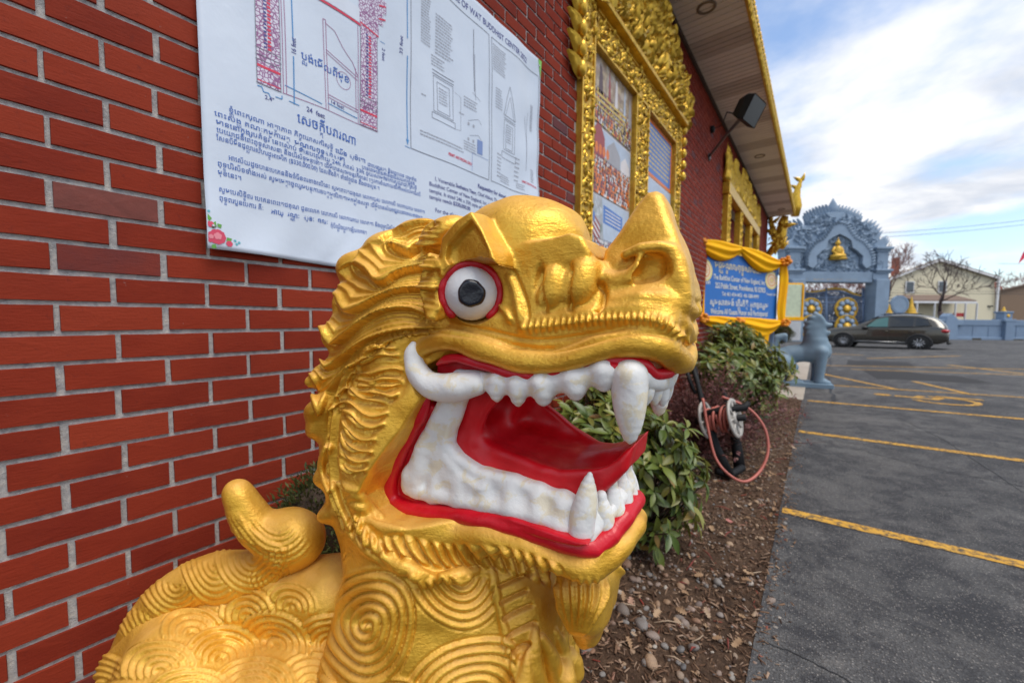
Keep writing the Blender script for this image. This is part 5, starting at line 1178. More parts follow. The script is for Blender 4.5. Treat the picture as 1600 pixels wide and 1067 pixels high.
# Khmer lettering
k = Ink(); k.text('សេចក្តីបវារណា', .632, 2.083-.010, .046, .010, width=.222); k.text('ប្លង់មើលពីមុខ', .648, 2.292, .036, .010, width=.178)
k.pr('heading', BLUE)
k = Ink()
LN = [(.430, 2.024, 'ខ្ញុំព្រះករុណា អាត្មាភាព ភិក្ខុឃោសករិសុទ្ធិ', .330), (.393, 1.998, 'ព្រះសង្ឃ គណៈកម្មការវត្ត', .215), (.396, 1.974, 'មាននៅក្នុងរូបគំនូរ នេះស្រាប់ មានបណ្តោយ 24ft កំពស់ 33ft ឲ្យសាមទៅការបុណ្យជាតិរូបថ្មី', .745), (.397, 1.951, 'ប្រយោជន៍ព្រះពុទ្ធសាសនា និងបរិស័ទ្ធមន្តទៅ។ ដើម្បីបានសម្រេចនូវកិច្ចនេះ ត្រូវការចំណាយថវិកាអស់ប្រមាណបី', .765), (.396, 1.928, 'សែនបីម៉ឺនដុល្លារសហរដ្ឋអាមេរិក ($330,000.00) ដែលនឹងគិត ទាំងថ្លៃជាង និងជាងសូនៈ។', .560),
      (.425, 1.879, 'អាស្រ័យដូចបានប្រគេននិងចំរើនពរខាងលើនេះ សូមព្រះតេជគុណ លោកប្រុស លោកស្រី លោកយាយ លោកតា', .760), (.396, 1.852, 'ពុទ្ធបរិស័ទទាំងអស់ សូមមេត្តាចូលរួមបន្តការឧបត្ថម្ភថវិកាតាមកម្លាំងសទ្ធា ដើម្បីបានសំរេចជូរូបនៅពេលខាងមុខ', .775), (.396, 1.826, 'មុខនេះ។', .062),
      (.396, 1.776, 'សូមប្រសិទ្ធិពរ ប្រគេនព្រះតេជគុណ ជូនលោក លោកស្រី លោកយាយ លោកតា និងពុទ្ធបរិស័ទទាំងអស់', .690), (.396, 1.749, 'ពុទ្ធពរបួនប្រការ គឺៈ', .125), (.745, 1.736, 'កុំបីឃ្លៀងឃ្លាតឡើយហោង។', .150), (.880, 1.992, 'បានព្រមព្រៀងគ្នានិងជ្រើសយកកន្លែង', .250), (.905, 2.010, 'ជាប្រធានវត្ត និងព្រះបាន ព្រមទាំង', .235)]
for y, z, s_, w in LN: k.text(s_, y, z, .0215, .006, width=w)
k.pr('paragraph', BLUE)
k = Ink(); k.text('ឃៀង សុចិត្រា', .770, 2.018, .023, .02, width=.125); k.text('មណ្ឌលពុទ្ធសាសនា', .622, 1.995, .023, .02, width=.185); k.text('អាយុ  វណ្ណៈ  សុខៈ  ពលៈ', .545, 1.745, .023, .02, width=.190); k.pr('bold_words', BLUE)
# gate drawing
pat = Mat('ink_purple_filigree'); pat.world(); vv = pat.voro(85, 'DISTANCE_TO_EDGE', 'Distance'); pat.set(pat.mix(pat.ramp(vv, [(0.06, 1.0), (0.16, 0.0)]), (0.62, 0.60, 0.70), (0.26, 0.10, 0.24)), 0.5)
def pillar(y0, y1, z0, z1, name):
    b = Ink(); b.rect(y0, y1, z0, z1); o = b.pr(name, pat.m); b = Ink(); m = (y0+y1)/2; w = y1-y0
    for i in range(int((z1-z0-.12)/.012)): b.rect(m-.02*w, m+.12*w, z0+.115+i*.012, z0+.122+i*.012, .0018)
    b.rect(y0, y1, z0+.052, z0+.060, .0018); b.rect(y0, y1, z0+.008, z0+.011, .0018); b.pr('red_trim', RED_, o); b = Ink()
    for i in range(int((z1-z0-.12)/.012)): b.rect(m-.18*w, m-.06*w, z0+.118+i*.012, z0+.124+i*.012, .0018)
    b.pr('navy_beads', NAVY, o); b = Ink()
    for q in (.0, .075, .09, .11): b.line([(y0-.003, z0+q), (y1+.003, z0+q)], .0018, .002)
    b.line([(y0, z0), (y0, z1)], .0018, .002); b.line([(y1, z0), (y1, z1)], .0018, .002); b.pr('outline', GREYI, o)
pillar(.512, .582, 2.150, 2.62, 'pillar_drawing'); pillar(.873, .948, 2.160, 2.53, 'pillar_drawing')
b = Ink(); [b.rect(*q) for q in ((.868, .955, 2.525, 2.58), (.868, .975, 2.58, 2.63), (.868, .988, 2.63, 2.68), (.868, .965, 2.68, 2.74), (.60, .93, 2.74, 2.80), (.60, .868, 2.62, 2.74))]; o = b.pr('lintel_drawing', pat.m)
b = Ink(); b.rect(.60, .870, 2.535, 2.59, .0018); b.pr('lintel_plate', ink('plate', (.60, .65, .74)), o); b = Ink(); b.rect(.59, .875, 2.525, 2.533, .002); b.line([(.955, 2.60), (.985, 2.61)], .006, .002); b.line([(.955, 2.65), (.985, 2.66)], .006, .002); b.line([(.873, 2.54), (.955, 2.53)], .006, .002); b.pr('red_trim', RED_, o)
b = Ink(); b.text('OF BUDDHIST CENTER OF N', .665, 2.555, .022, .02, width=.19); b.pr('lintel_words', BLUE, o)
b = Ink()
for pts in ([(.735, 2.16), (.728, 2.47), (.738, 2.47), (.745, 2.16)], [(.735, 2.46), (.77, 2.45), (.80, 2.41), (.815, 2.395), (.84, 2.375), (.862, 2.335)], [(.738, 2.37), (.862, 2.33)], [(.738, 2.36), (.862, 2.318)], [(.742, 2.205), (.865, 2.20)], [(.742, 2.215), (.865, 2.21)], [(.862, 2.53), (.866, 2.16)], [(.853, 2.36), (.857, 2.20)], [(.588, 2.62), (.590, 2.15)], [(.597, 2.62), (.600, 2.15)]): b.line(pts, .0022)
b.line([(.805+.028*math.cos(t), 2.292+.030*math.sin(t)) for t in np.linspace(0, 6.28, 22)], .0016); b.line([(.588, 2.150), (.735, 2.158), (.95, 2.158)], .0022); b.pr('door_drawing', PURP)
b = Ink(); b.line([(.623, 2.9), (.623, 2.335)], .004); b.line([(.6235, 2.285), (.6235, 2.128)], .004); b.line([(.607, 2.132), (.64, 2.130)], .003); b.line([(.595, 2.178), (.720, 2.170)], .003); b.line([(.742, 2.183), (.862, 2.178)], .003); b.line([(.512, 2.140), (.525, 2.142), (.53, 2.128), (.545, 2.130), (.55, 2.118)], .003); b.line([(.565, 2.128), (.585, 2.128), (.585, 2.14)], .003)
b.line([(1.093, 2.95), (1.094, 2.60)], .005); b.line([(1.095, 2.53), (1.096, 2.165)], .005); b.poly([(1.088, 2.18), (1.104, 2.18), (1.096, 2.155)]); b.line([(1.082, 2.148), (1.11, 2.147)], .003); b.line([(.962, 2.52), (.985, 2.52)], .002); b.pr('dimension_lines', LBLUE)
b = Ink(); b.text('24  feet', .664, 2.122, .024, .012, width=.066); b.text('14 feet', .752, 2.187, .020, .008, width=.055); b.text('16 feet', .632, 2.292, .022, .010, width=.055, rot=math.pi/2); b.text('33 feet', 1.070, 2.52, .022, .008, width=.075, rot=math.pi/2); b.text('2.4"', .533, 2.108, .018, .012); b.text('2 feet', .972, 2.50, .02, .008, width=.05, rot=-math.pi/2); b.pr('dimension_figures', NAVY)
# drawing sheets on the right
b = Ink(); T = .0032
for pts in ([(1.114, 2.785), (1.114, 2.149), (1.618, 2.150)], [(1.114, 2.92), (1.618, 2.905)], [(1.116, 2.785), (1.116, 2.92)], [(1.618, 2.905), (1.620, 2.15)], [(1.640, 2.905), (1.640, 2.152), (2.108, 2.163)], [(1.640, 2.905), (2.10, 2.925)], [(2.106, 2.925), (2.108, 2.163)]): b.line(pts, T)
for y0, y1, z0, z1 in ((1.24, 1.36, 2.36, 2.52), (1.262, 1.338, 2.37, 2.50), (1.23, 1.372, 2.325, 2.352), (1.75, 1.85, 2.36, 2.52), (1.77, 1.83, 2.37, 2.50), (1.735, 1.865, 2.31, 2.345)): b.line([(y0, z0), (y1, z0), (y1, z1), (y0, z1), (y0, z0)], .0022)
for z in (2.53, 2.545): b.line([(1.235, z), (1.365, z)], .003); b.line([(1.745, z), (1.855, z)], .003)
b.line([(1.745, 2.545), (1.77, 2.64), (1.80, 2.72), (1.83, 2.64), (1.855, 2.545)], .003); b.line([(1.76, 2.545), (1.785, 2.62), (1.80, 2.66), (1.815, 2.62), (1.84, 2.545)], .002); b.line([(1.505, 2.87), (1.505, 2.56)], .004); b.line([(1.512, 2.75), (1.512, 2.52)], .002); b.line([(1.49, 2.55), (1.55, 2.53)], .002); b.line([(1.955, 2.62), (1.975, 2.50), (1.965, 2.30)], .002); b.line([(1.99, 2.66), (1.965, 2.30)], .002)
b.line([(1.46, 2.40), (1.53, 2.43), (1.555, 2.41)], .0016); b.line([(1.47, 2.33), (1.53, 2.35), (1.56, 2.33)], .0016); b.line([(1.37, 2.50), (1.41, 2.49), (1.41, 2.33), (1.372, 2.325)], .0012); b.pr('plan_lines', GREYI)
b = Ink()
for y, z in ((1.462, 2.385), (1.497, 2.385), (1.462, 2.31), (1.497, 2.31)): b.rect(y-.006, y+.006, z-.007, z+.007)
b.scribble(1.17, 1.225, 2.62, 2.83, .012, .006, 3); b.scribble(1.252, 1.36, 2.62, 2.80, .014, .007, 4); b.scribble(1.272, 1.332, 2.40, 2.48, .013, .006, 5); b.scribble(1.778, 1.822, 2.40, 2.49, .013, .006, 6); b.scribble(1.43, 1.53, 2.46, 2.51, .014, .007, 7); b.scribble(1.165, 1.43, 2.215, 2.25, .015, .007, 8); b.scribble(1.43, 1.52, 2.245, 2.295, .013, .006, 9); b.scribble(1.67, 1.73, 2.55, 2.66, .014, .006, 10); b.scribble(1.65, 1.77, 2.74, 2.88, .013, .006, 11); b.scribble(2.02, 2.05, 2.56, 2.72, .010, .006, 12); b.scribble(1.69, 1.73, 2.18, 2.32, .02, .008, 13); b.scribble(1.86, 1.90, 2.20, 2.35, .025, .008, 14); b.scribble(1.72, 1.82, 2.17, 2.215, .012, .005, 15); b.scribble(1.88, 1.96, 2.17, 2.21, .012, .005, 16); b.scribble(2.02, 2.06, 2.24, 2.33, .012, .006, 17); b.scribble(1.23, 1.31, 2.56, 2.61, .013, .006, 18); b.scribble(1.17, 1.2, 2.40, 2.41, .02, .006, 19); b.scribble(1.4, 1.44, 2.41, 2.42, .02, .006, 20)
b.pr('plan_notes', LGREY)
b = Ink(); b.rect(1.525, 1.565, 2.26, 2.33); b.line([(1.49, 2.16), (1.49, 2.25), (1.61, 2.25)], .002); b.pr('plan_stamp', ink('stamp', (.18, .26, .50)))
b = Ink(); b.text('PERMIT AND PRICING ONLY', 1.325, 2.185, .020, .02, width=.165); b.text('PERMIT AND PRICING ONLY', 1.93, 2.225, .018, .02, width=.16); b.pr('red_note', RED_)
b = Ink(); b.text('ENTRANCE OF WAT BUDDHIST CENTER 2022', 1.225, 2.938, .044, .012, width=.745); b.pr('title', NAVY)
b = Ink(); b.text('Requesting for donation', 1.535, 2.088, .030, .02, width=.27); b.text('I, Venerable', 1.245, 2.044, .0265, .006, width=.12); b.text('Buddhist Center of New England, Inc. is planning to build a new gate of the', 1.212, 2.014, .0265, .006, width=.80); b.text('Chief Abbot, The', 1.535, 2.050, .0265, .006, width=.17); b.text('temple. It sized 24ft x 33ft style of Khmer architecture. To build this gate the', 1.212, 1.984, .0265, .006, width=.80); b.text('temple needs', 1.212, 1.955, .0265, .006, width=.135)
b.text('For the aforementioned purposes, please kindly donate', 1.245, 1.90, .0265, .006, width=.60); b.text('May all of you be blessed by the triple gems with', 1.245, 1.845, .0265, .006, width=.58); b.text('Buddhist four blessings: long life, beauty, happiness and strength', 1.212, 1.815, .0265, .006, width=.70); b.pr('paragraph', NAVY)
b = Ink(); b.text('Sucheitra Yieng,', 1.372, 2.047, .0265, .02, width=.155); b.text('$330,000.00', 1.355, 1.956, .0265, .02, width=.125); b.pr('bold_words', NAVY)
# green corner, flowers
b = Ink(); b.poly([(2.085, 3.021), (2.1215, 3.021), (2.1215, 2.92)], .0016); b.pr('green_corner', ink('green', (.20, .55, .08)))
fl_o = None
b = Ink()
for (y, z, r, k_) in ((.387, 1.638, .022, 9), (.370, 1.634, .015, 7), (.371, 1.672, .009, 6), (.418, 1.622, .009, 6)):
    for i in range(k_):
        a = 6.28*i/k_; b.poly([(max(BY0+.002, y+r*.55*math.cos(a)+r*.5*math.cos(q)), max(ban_edge(y)+.003, z+r*.55*math.sin(a)+r*.5*math.sin(q))) for q in np.linspace(0, 5.6, 8)], .0014+.00006*i)
b.pr('rose_print', ink('rose', (.62, .06, .12))); b = Ink()
for (y, z, r) in ((.388, 1.640, .011), (.371, 1.636, .007)):
    for i in range(5): a = 6.28*i/5+.4; b.poly([(y+r*.5*math.cos(a)+r*.5*math.cos(q), z+r*.5*math.sin(a)+r*.5*math.sin(q)) for q in np.linspace(0, 5.6, 8)], .0024+.00006*i)
b.pr('rose_highlight', ink('rose_pale', (.75, .25, .30))); b = Ink()
for (y, z, a, L_) in ((.375, 1.66, 1.2, .025), (.368, 1.68, 1.7, .022), (.408, 1.622, .2, .02), (.372, 1.612, -.6, .015), (.410, 1.63, .5, .018), (.388, 1.668, .6, .014)):
    b.poly([(max(BY0+.002, y+L_*t*math.cos(a)-w*math.sin(a)), max(BZ0+.002, z+L_*t*math.sin(a)+w*math.cos(a))) for t, w in ((0, 0), (.4, .008), (1, 0), (.4, -.008))], .0013)
b.pr('leaf_print', ink('leafgreen', (.12, .34, .06))); b = Ink()
for (y, z) in ((.438, 1.624), (.445, 1.630), (.434, 1.634), (.368, 1.71)): b.poly([(y+.004*math.cos(q), z+.004*math.sin(q)) for q in np.linspace(0, 5.4, 6)], .0013)
b.pr('small_flowers', ink('teal', (.10, .42, .48)))
for (y, z) in ((BY0+.02, BZ1-.03), (BY1-.02, BZ1-.035), (BY1-.02, BZ0+.05), (.378, 1.668)):
    c = MB(); c.lathe((ban_x(y, z), y, z), [(.0055, 0), (.005, .004), (.0, .0055)], 10, axis=(1, 0, 0)); c.build('screw', plain('zinc_screw', (.45, .45, .46), .4, .8) if 'zinc_screw' not in bpy.data.materials else bpy.data.materials['zinc_screw'], BN, True)
# ================================================================ draped welcome sign
SG = thing('welcome_sign', 'blue welcome sign with white lettering, draped in yellow cloth, behind the rhododendron', 'sign', (-1.1, 7.3, 0))
sc_ = {'TL': at_z(1092, 389, 6.35), 'TR': at_z(1216, 410, 6.75), 'BR': at_z(1213, 499, 6.75), 'BL': at_z(1096, 494, 6.35)}
def sg(s, t, out=0.0):                              # s across 0..1, t up 0..1
    p = (sc_['BL']*(1-s)+sc_['BR']*s)*(1-t)+(sc_['TL']*(1-s)+sc_['TR']*s)*t; return p+SGN*out
SGN = np.cross(sc_['BR']-sc_['BL'], sc_['TL']-sc_['BL']); SGN /= np.linalg.norm(SGN)
if SGN @ (CAM-sc_['BL']) < 0: SGN = -SGN
SBLUE = plain('sign_blue', (0.012, 0.135, 0.46), 0.4, var=.06); SWHITE = plain('sign_white', (0.72, 0.72, 0.66), 0.5, var=.05); SCREAM = plain('sign_cream', (0.72, 0.62, 0.35), 0.5)
b = MB(); fr = [sg(*q, .0) for q in ((0, 0), (1, 0), (1, 1), (0, 1))]; bk = [q-SGN*.03 for q in fr]
 
b = MB(); gN = 10; P_ = [sg(i/gN, j/gN, o) for o in (0, -.03) for i in range(gN+1) for j in range(gN+1)]; M_ = (gN+1)**2; id_ = lambda o, i, j: o*M_+i*(gN+1)+j
f_ = [(id_(0, i, j), id_(0, i+1, j), id_(0, i+1, j+1), id_(0, i, j+1)) for i in range(gN) for j in range(gN)]+[(id_(1, i, j+1), id_(1, i+1, j+1), id_(1, i+1, j), id_(1, i, j)) for i in range(gN) for j in range(gN)]
for i in range(gN): f_ += [(id_(1, i, 0), id_(1, i+1, 0), id_(0, i+1, 0), id_(0, i, 0)), (id_(0, i, gN), id_(0, i+1, gN), id_(1, i+1, gN), id_(1, i, gN)), (id_(0, 0, i), id_(0, 0, i+1), id_(1, 0, i+1), id_(1, 0, i)), (id_(1, gN, i), id_(1, gN, i+1), id_(0, gN, i+1), id_(0, gN, i))]
b.add(P_, f_); board = b.build('board', SBLUE, SG)
def sg_text(st, s0, t0, size_t, width_s, bold=.01, align=0):
    V, F_ = khmer_polys(st, 1.0, bold, None) if any('\u1780' <= q <= '\u17ff' for q in st) else text_polys(st, 1.0, bold)
    V = V-np.array([V[:, 0].min(), 0]); V[:, 0] *= width_s/V[:, 0].max(); return [sg(s0+x, t0+y*size_t, .004) for x, y in V], F_
b = MB()
for st, s0, t0, h, w, bd in (('The Buddhist Center of New England, Inc', .165, .575, .115, .66, .012), ('252 Public Street, Providence, RI 02905', .185, .445, .12, .65, .014), ('Tel: 401-454-4433  401-588-4999', .265, .335, .085, .48, .010), ('សូមស្វាគមន៍ ភ្ញៀវកិត្តិ អ្នកចូលរួម', .115, .185, .125, .76, .012), ('Welcome All Guests Honor and Participants!', .115, .045, .12, .76, .012)): b.add(*sg_text(st, s0, t0, h, w, bd))
b.add(*sg_text('Est. 2009', .015, .49, .07, .11)); b.add(*sg_text('Temple Hall', .85, .41, .055, .13)); tag(b.build('lettering', SWHITE, board), kind='stuff')
b = MB(); b.add(*sg_text('មជ្ឈមណ្ឌលពុទ្ធសាសនា', .185, .755, .15, .58, .016)); tag(b.build('heading', SCREAM, board), kind='stuff')
EMB = [plain('emblem_yellow', (.70, .58, .18), .5), plain('emblem_orange', (.70, .34, .14), .5), plain('emblem_cream', (.75, .68, .50), .5)]
for s0, t0, r in ((.065, .70, .125), (.915, .67, .115)):
    b = MB()
    for k, (q, c_) in enumerate(((1, 0), (.82, 2), (.70, 1), (.52, 2))): b.cur = c_; b.add([sg(min(.995, max(.005, s0+r*.72*q*math.cos(a))), t0+r*1.35*q*math.sin(a), .003+.001*k) for a in np.linspace(0, 6.1, 24)], [tuple(range(24))])
    for i in range(8): a = 6.283*i/8; b.cur = 1; b.add([sg(min(.995, max(.005, s0+r*.72*(.30*math.cos(a)+.10*math.cos(p)))), t0+r*1.35*(.30*math.sin(a)+.10*math.sin(p)), .0075) for p in np.linspace(0, 5.5, 8)], [tuple(range(8))])
    b.cur = 0; b.add([sg(min(.995, max(.005, s0+r*.12*math.cos(a))), t0+r*.22*math.sin(a), .0085) for a in np.linspace(0, 5.6, 10)], [tuple(range(10))]); b.build('emblem', None, board, mats=EMB)
M_CLO = Mat('yellow_satin'); M_CLO.coord('Object'); M_CLO.set(M_CLO.ramp(M_CLO.noise(3, 4), [(0.3, (0.80, 0.33, 0.002)), (0.7, (0.86, 0.46, 0.004))]), 0.65, spec=.15)
M_CLO2 = Mat('orange_satin'); M_CLO2.coord('Object'); M_CLO2.set(M_CLO2.ramp(M_CLO2.noise(9, 4), [(0.3, (0.68, 0.20, 0.004)), (0.7, (0.78, 0.30, 0.006))]), 0.55)
def swag(a, b_, sag, w0, w1, folds, name='swag', n=26, m=16):
    """hanging cloth between two (s,t) points: w0 wide at the ends, w1 in the middle"""
    V = []
    for i in range(n+1):
        q = i/n; h = 4*q*(1-q); s = a[0]+(b_[0]-a[0])*q; t = a[1]+(b_[1]-a[1])*q-sag*h; w = w0+(w1-w0)*h
        for j in range(m+1):
            r = j/m; out = .035+.05*math.sin(math.pi*r)+.017*math.sin(folds*math.pi*r+1.5*math.sin(q*5))*(.4+h*.6)
            V.append(sg(s, t+w*(0.5-r)*1.0-.25*w*h*r, out))
    F_ = [(i*(m+1)+j, i*(m+1)+j+1, (i+1)*(m+1)+j+1, (i+1)*(m+1)+j) for i in range(n) for j in range(m)]
    o = mesh_obj(name, V, F_, M_CLO.m, SG, True); sm = o.modifiers.new('t', 'SOLIDIFY'); sm.thickness = .004; return o
swag((-.02, 1.07), (.50, 1.10), .04, .10, .25, 5); swag((.47, 1.10), (1.03, .98), .06, .08, .27, 5); swag((-.02, -.05), (.44, -.05), .02, .10, .16, 4); swag((.42, -.04), (1.03, -.06), .08, .10, .27, 5)
def fall(s0, w, t0, t1, name='drape'):
    V = []; n, m = 22, 12
    for i in range(n+1):
        q = i/n; t = t0+(t1-t0)*q; ww = w*(.75+.35*math.sin(math.pi*q)+.08*math.sin(q*9))
        for j in range(m+1): r = j/m; V.append(sg(s0+ww*(r-.5)+.012*math.sin(q*6), t, .03+.045*math.sin(math.pi*r)+.015*math.sin(r*4*math.pi+q*2)))
    o = mesh_obj(name, V, [(i*(m+1)+j, (i+1)*(m+1)+j, (i+1)*(m+1)+j+1, i*(m+1)+j+1) for i in range(n) for j in range(m)], M_CLO.m, SG, True); o.modifiers.new('t', 'SOLIDIFY').thickness = .004
fall(-.035, .13, 1.05, -.03); fall(1.045, .12, .98, -.05)
for s0, t0, r in ((-.04, 1.10, .11), (1.03, 1.00, .10), (-.04, -.05, .11), (.43, -.07, .085), (1.05, -.06, .09)):
    b = MB(); c0 = sg(s0, t0, .07)
    for k in range(26):
        d = np.array([rng.gauss(0, 1) for _ in range(3)]); d /= np.linalg.norm(d); d += SGN*.5; rr = r*rng.uniform(.5, .95); p = c0+d*rr*.8; b.ball(p, (r*.36, r*.36, r*.28), 7, 5)
    b.build('rosette', M_CLO2.m, SG, True)
b = MB(); b.add([sg(s, t, o) for s, t, o in ((.80, -.20, .05), (.86, -.20, .07), (.85, -.42, .06), (.82, -.44, .05), (.80, -.40, .05))], [(0, 1, 2, 3, 4)]); b.build('tail_end', M_CLO.m, SG)
M_POST = plain('weathered_blue_post', (0.16, 0.24, 0.36), 0.6)
for s0 in (.02, .98):
    p = sg(s0, .5, -.06); bevel(MB().box((p[0]-.045, p[1]-.045, 0), (p[0]+.045, p[1]+.045, p[2]+.45)).build('post', M_POST, SG), .006)
# ================================================================ blue lion on its base (side-on, facing the lot)
BLN = thing('blue_lion_statue', 'small slate blue guardian lion standing on a flat base at the edge of the lot', 'statue', on_ground(1262, 606))
M_BL = plain('slate_blue_paint', (0.165, 0.245, 0.315), 0.6, var=.12, scale=5, bumpk=.2)
bz = 8.15; bo = on_ground(1262, 603); ux = np.array([math.cos(.18), math.sin(.18), 0]); uy = np.array([-ux[1], ux[0], 0])
def b2(x, y):                                     # pixel -> (u, v) on the statue's own mid-plane
    d = ray(x, y); t = ((bo-CAM) @ uy)/(d @ uy); P = CAM+d*t-bo; return np.array([P @ ux, 0, P[2]])
def bw_(P): return bo+P[:, :1]*ux+P[:, 1:2]*uy+P[:, 2:]*EZ
def b5(pts): return [b2(1200+x/3.5575, 480+y/3.5575) for x, y in pts]
gB = Field((-1.05, -0.36, -.02), (0.62, 0.36, 1.66), 0.016)
gB.slab(np.array(b5([(262, 32), (290, 40), (310, 62), (322, 84), (356, 90), (356, 103), (338, 112), (318, 116), (322, 128), (344, 132), (342, 150), (318, 160), (296, 168), (270, 178), (240, 172), (222, 165), (206, 120), (215, 92), (240, 62)])), lambda u, v: .15-.22*np.clip(u-.18, 0, 1)+0*v, .05, .03)
gB.tube(b5([(258, 120), (262, 190), (258, 245)]), [.16, .22, .24], .06)
gB.tube(b5([(268, 215), (300, 228), (305, 250)]), [.17, .16, .15], .06)
gB.tube(b5([(258, 245), (190, 255), (120, 262), (60, 290)]), [.22, .19, .19, .22], .07)
gB.ell(b2(1200+75/3.5575, 480+300/3.5575), (.24, .20, .26), .08)
for l in (-.16, .16):
    off = np.array([0, l, 0])
    gB.tube([p+off for p in b5([(285, 245), (282, 310), (275, 370), (272, 405)])], [.13, .10, .085, .085], .04); gB.tube([p+off for p in b5([(272, 408), (300, 412), (322, 416)])], [.08, .075, .06], .03)
    gB.tube([p+off for p in b5([(80, 300), (130, 330), (118, 370), (125, 405)])], [.16, .11, .075, .08], .04); gB.tube([p+off for p in b5([(125, 410), (155, 412), (178, 416)])], [.08, .075, .06], .03)
gB.tube(b5([(40, 280), (28, 220), (50, 170), (90, 160), (100, 190)]), [.07, .08, .08, .07, .03], .04)
for x, y in ((232, 60), (216, 85), (208, 112), (212, 140), (224, 165)):
    for l in (-.1, .1): c = b2(1200+x/3.5575, 480+y/3.5575)+np.array([.03, l, 0]); gB.ell(c, (.07, .06, .05), .02, rot=.6)
gB.ell(b2(1200+296/3.5575, 480+66/3.5575)+np.array([-.02, .12, 0]), (.04, .03, .04), .01); gB.ell(b2(1200+296/3.5575, 480+66/3.5575)+np.array([-.02, -.12, 0]), (.04, .03, .04), .01)
v, q = gB.mesh(); v = relax(v, q, 2, .5); ok = v[:, 2] > -1; mesh_obj('body', bw_(v), q, M_BL, BLN, True)
pe = b5([(70, 425), (348, 425)]); x0, x1 = pe[0][0]-.25, pe[1][0]; V_ = np.array([(u, l, z) for z in (-.005, .10) for u, l in ((x0, -.30), (x1, -.30), (x1, .30), (x0, .30))]); bevel(mesh_obj('base', bw_(V_), [(0,3,2,1),(4,5,6,7),(0,1,5,4),(1,2,6,5),(2,3,7,6),(3,0,4,7)], M_BL, BLN), .012)
# ================================================================ gateway: its face is square to the street at the far end
GZ = 28.0
U3 = np.array([math.cos(YAW), math.sin(YAW), 0]); N3 = np.array([-math.sin(YAW), math.cos(YAW), 0])
class Face:
    """a frontage square to the street: s across, z up, d away from the viewer"""
    def __init__(s, x0, depth): s.o = at_z(x0, 503, depth); s.k = depth
    def P(s, x, y, d=0.0): r = at_z(x, y, s.k); return r+N3*d
GT = thing('entrance_gateway', 'tall slate blue carved temple gateway with seated golden Buddha and flame edged arch', 'gateway', at_z(1302, 532, GZ))
gf = Face(1302, GZ); M_GB = plain('gateway_blue_grey', (0.20, 0.275, 0.37), 0.65, var=.14, scale=1.5, bumpk=.3, bscale=12); M_GBD = plain('gateway_blue_panel', (0.195, 0.268, 0.36), 0.7, var=.14, scale=1.5, bumpk=.3, bscale=14)
M_DIR = plain('gold_leaf_statue', (0.60, 0.36, 0.04), 0.5, .3)
def g7(pts): return [(1200+x/3.95, 290+y/3.95) for x, y in pts]
def mirror_out(half): return half+[(2*400-x, y) for x, y in reversed(half)]
def slab_face(pts, d0, d1, name, mat, parent): 
    P = [gf.P(x, y, d0) for x, y in g7(pts)]; return bevel(MB().prism(P, N3*(d1-d0)).build(name, mat, parent), .03)
outer = [(400, 168), (440, 172), (480, 186), (520, 198), (545, 218), (556, 250), (590, 254), (630, 268), (655, 300), (668, 335), (700, 352), (712, 392), (712, 540), (400, 540)]
half = outer[:-1]; full = mirror_out([(p[0], p[1]) for p in half]); slab_face(full, -.3, .5, 'pediment', M_GB, GT)
arch = [(400, 232), (440, 245), (470, 290), (500, 330), (545, 352), (580, 395), (600, 440), (598, 500), (560, 520), (535, 490), (540, 445), (505, 412), (478, 395), (470, 350), (440, 330), (400, 310)]
slab_face(mirror_out(arch), -.62, -.28, 'inner_arch', M_GB, GT)
inner = [(400, 316), (436, 335), (464, 352), (474, 398), (500, 418), (536, 448), (530, 500), (520, 540), (400, 540)]
slab_face(mirror_out(inner[:-1]), -.36, -.29, 'tympanum', M_GBD, GT)
fb_ = MB()
def fpath(px, n):
    P = np.array(px, float); L = np.r_[0, np.cumsum(np.hypot(*np.diff(P, axis=0).T))]; t = (np.arange(n)+.5)/n*L[-1]; x = np.interp(t, L, P[:, 0]); y = np.interp(t, L, P[:, 1]); return list(zip(x, y))
for sgn in (1, -1):
    for i, (x, y) in enumerate(fpath([(415, 170), (480, 184), (545, 214), (556, 248)], 9)+fpath([(575, 250), (630, 262), (660, 300), (672, 335)], 6)+fpath([(690, 345), (712, 385)], 3)):
        px, py = 400+sgn*(x-400), y; c_ = gf.P(*g7([(px, py+6)])[0], 0.05); up = EZ*1.0+U3*sgn*(.15+.5*(x-400)/300); up /= np.linalg.norm(up)
        fl_ = MB(); leaf(fl_, c_, up, -N3, .75, .34, .16, -.12*sgn); leaf(fl_, c_+N3*.02, up, N3, .75, .34, .16, .12*sgn); fl_.build('flame', M_GB, GT, True)
fl_ = MB(); c_ = gf.P(*g7([(400, 178)])[0], .05); fl_.lathe(c_, [(.28, 0), (.38, .25), (.30, .55), (.16, .85), (.02, 1.15)], 10, sy=.5); fl_.build('apex_finial', M_GB, GT, True)
sb = MB()
for i in range(420):
    for _ in range(30):
        x, y = rng.uniform(150, 650), rng.uniform(200, 530); dx = abs(x-400)
        if 320 < y < 530 and dx < 60+max(0, (y-320))*.35 and not (abs(x-392) < 62 and 355 < y < 475): d_ = -.37; break
        if y > 260 and dx > 150 and dx < 210+(y-260)*.2 and y < 520: d_ = -.31; break
        if 195 < y < 300 and 30 < dx < 150: d_ = -.31; break
    a = rng.uniform(0, 6.28); leaf(sb, gf.P(*g7([(x, y)])[0], d_), math.cos(a)*EZ+math.sin(a)*U3, -N3, rng.uniform(.28, .5), .22, .13, rng.choice((-.5, .5)))
tag(sb.build('scroll_relief', M_GB, GT, True), kind='stuff')
sb = MB()
for sgn in (1, -1):
    for (x, y) in fpath(arch[:8], 20): leaf(sb, gf.P(*g7([(400+sgn*(x-8-400), y+14)])[0], -.63), EZ*.8+U3*sgn*.5, -N3, .34, .2, .12, -.3*sgn)
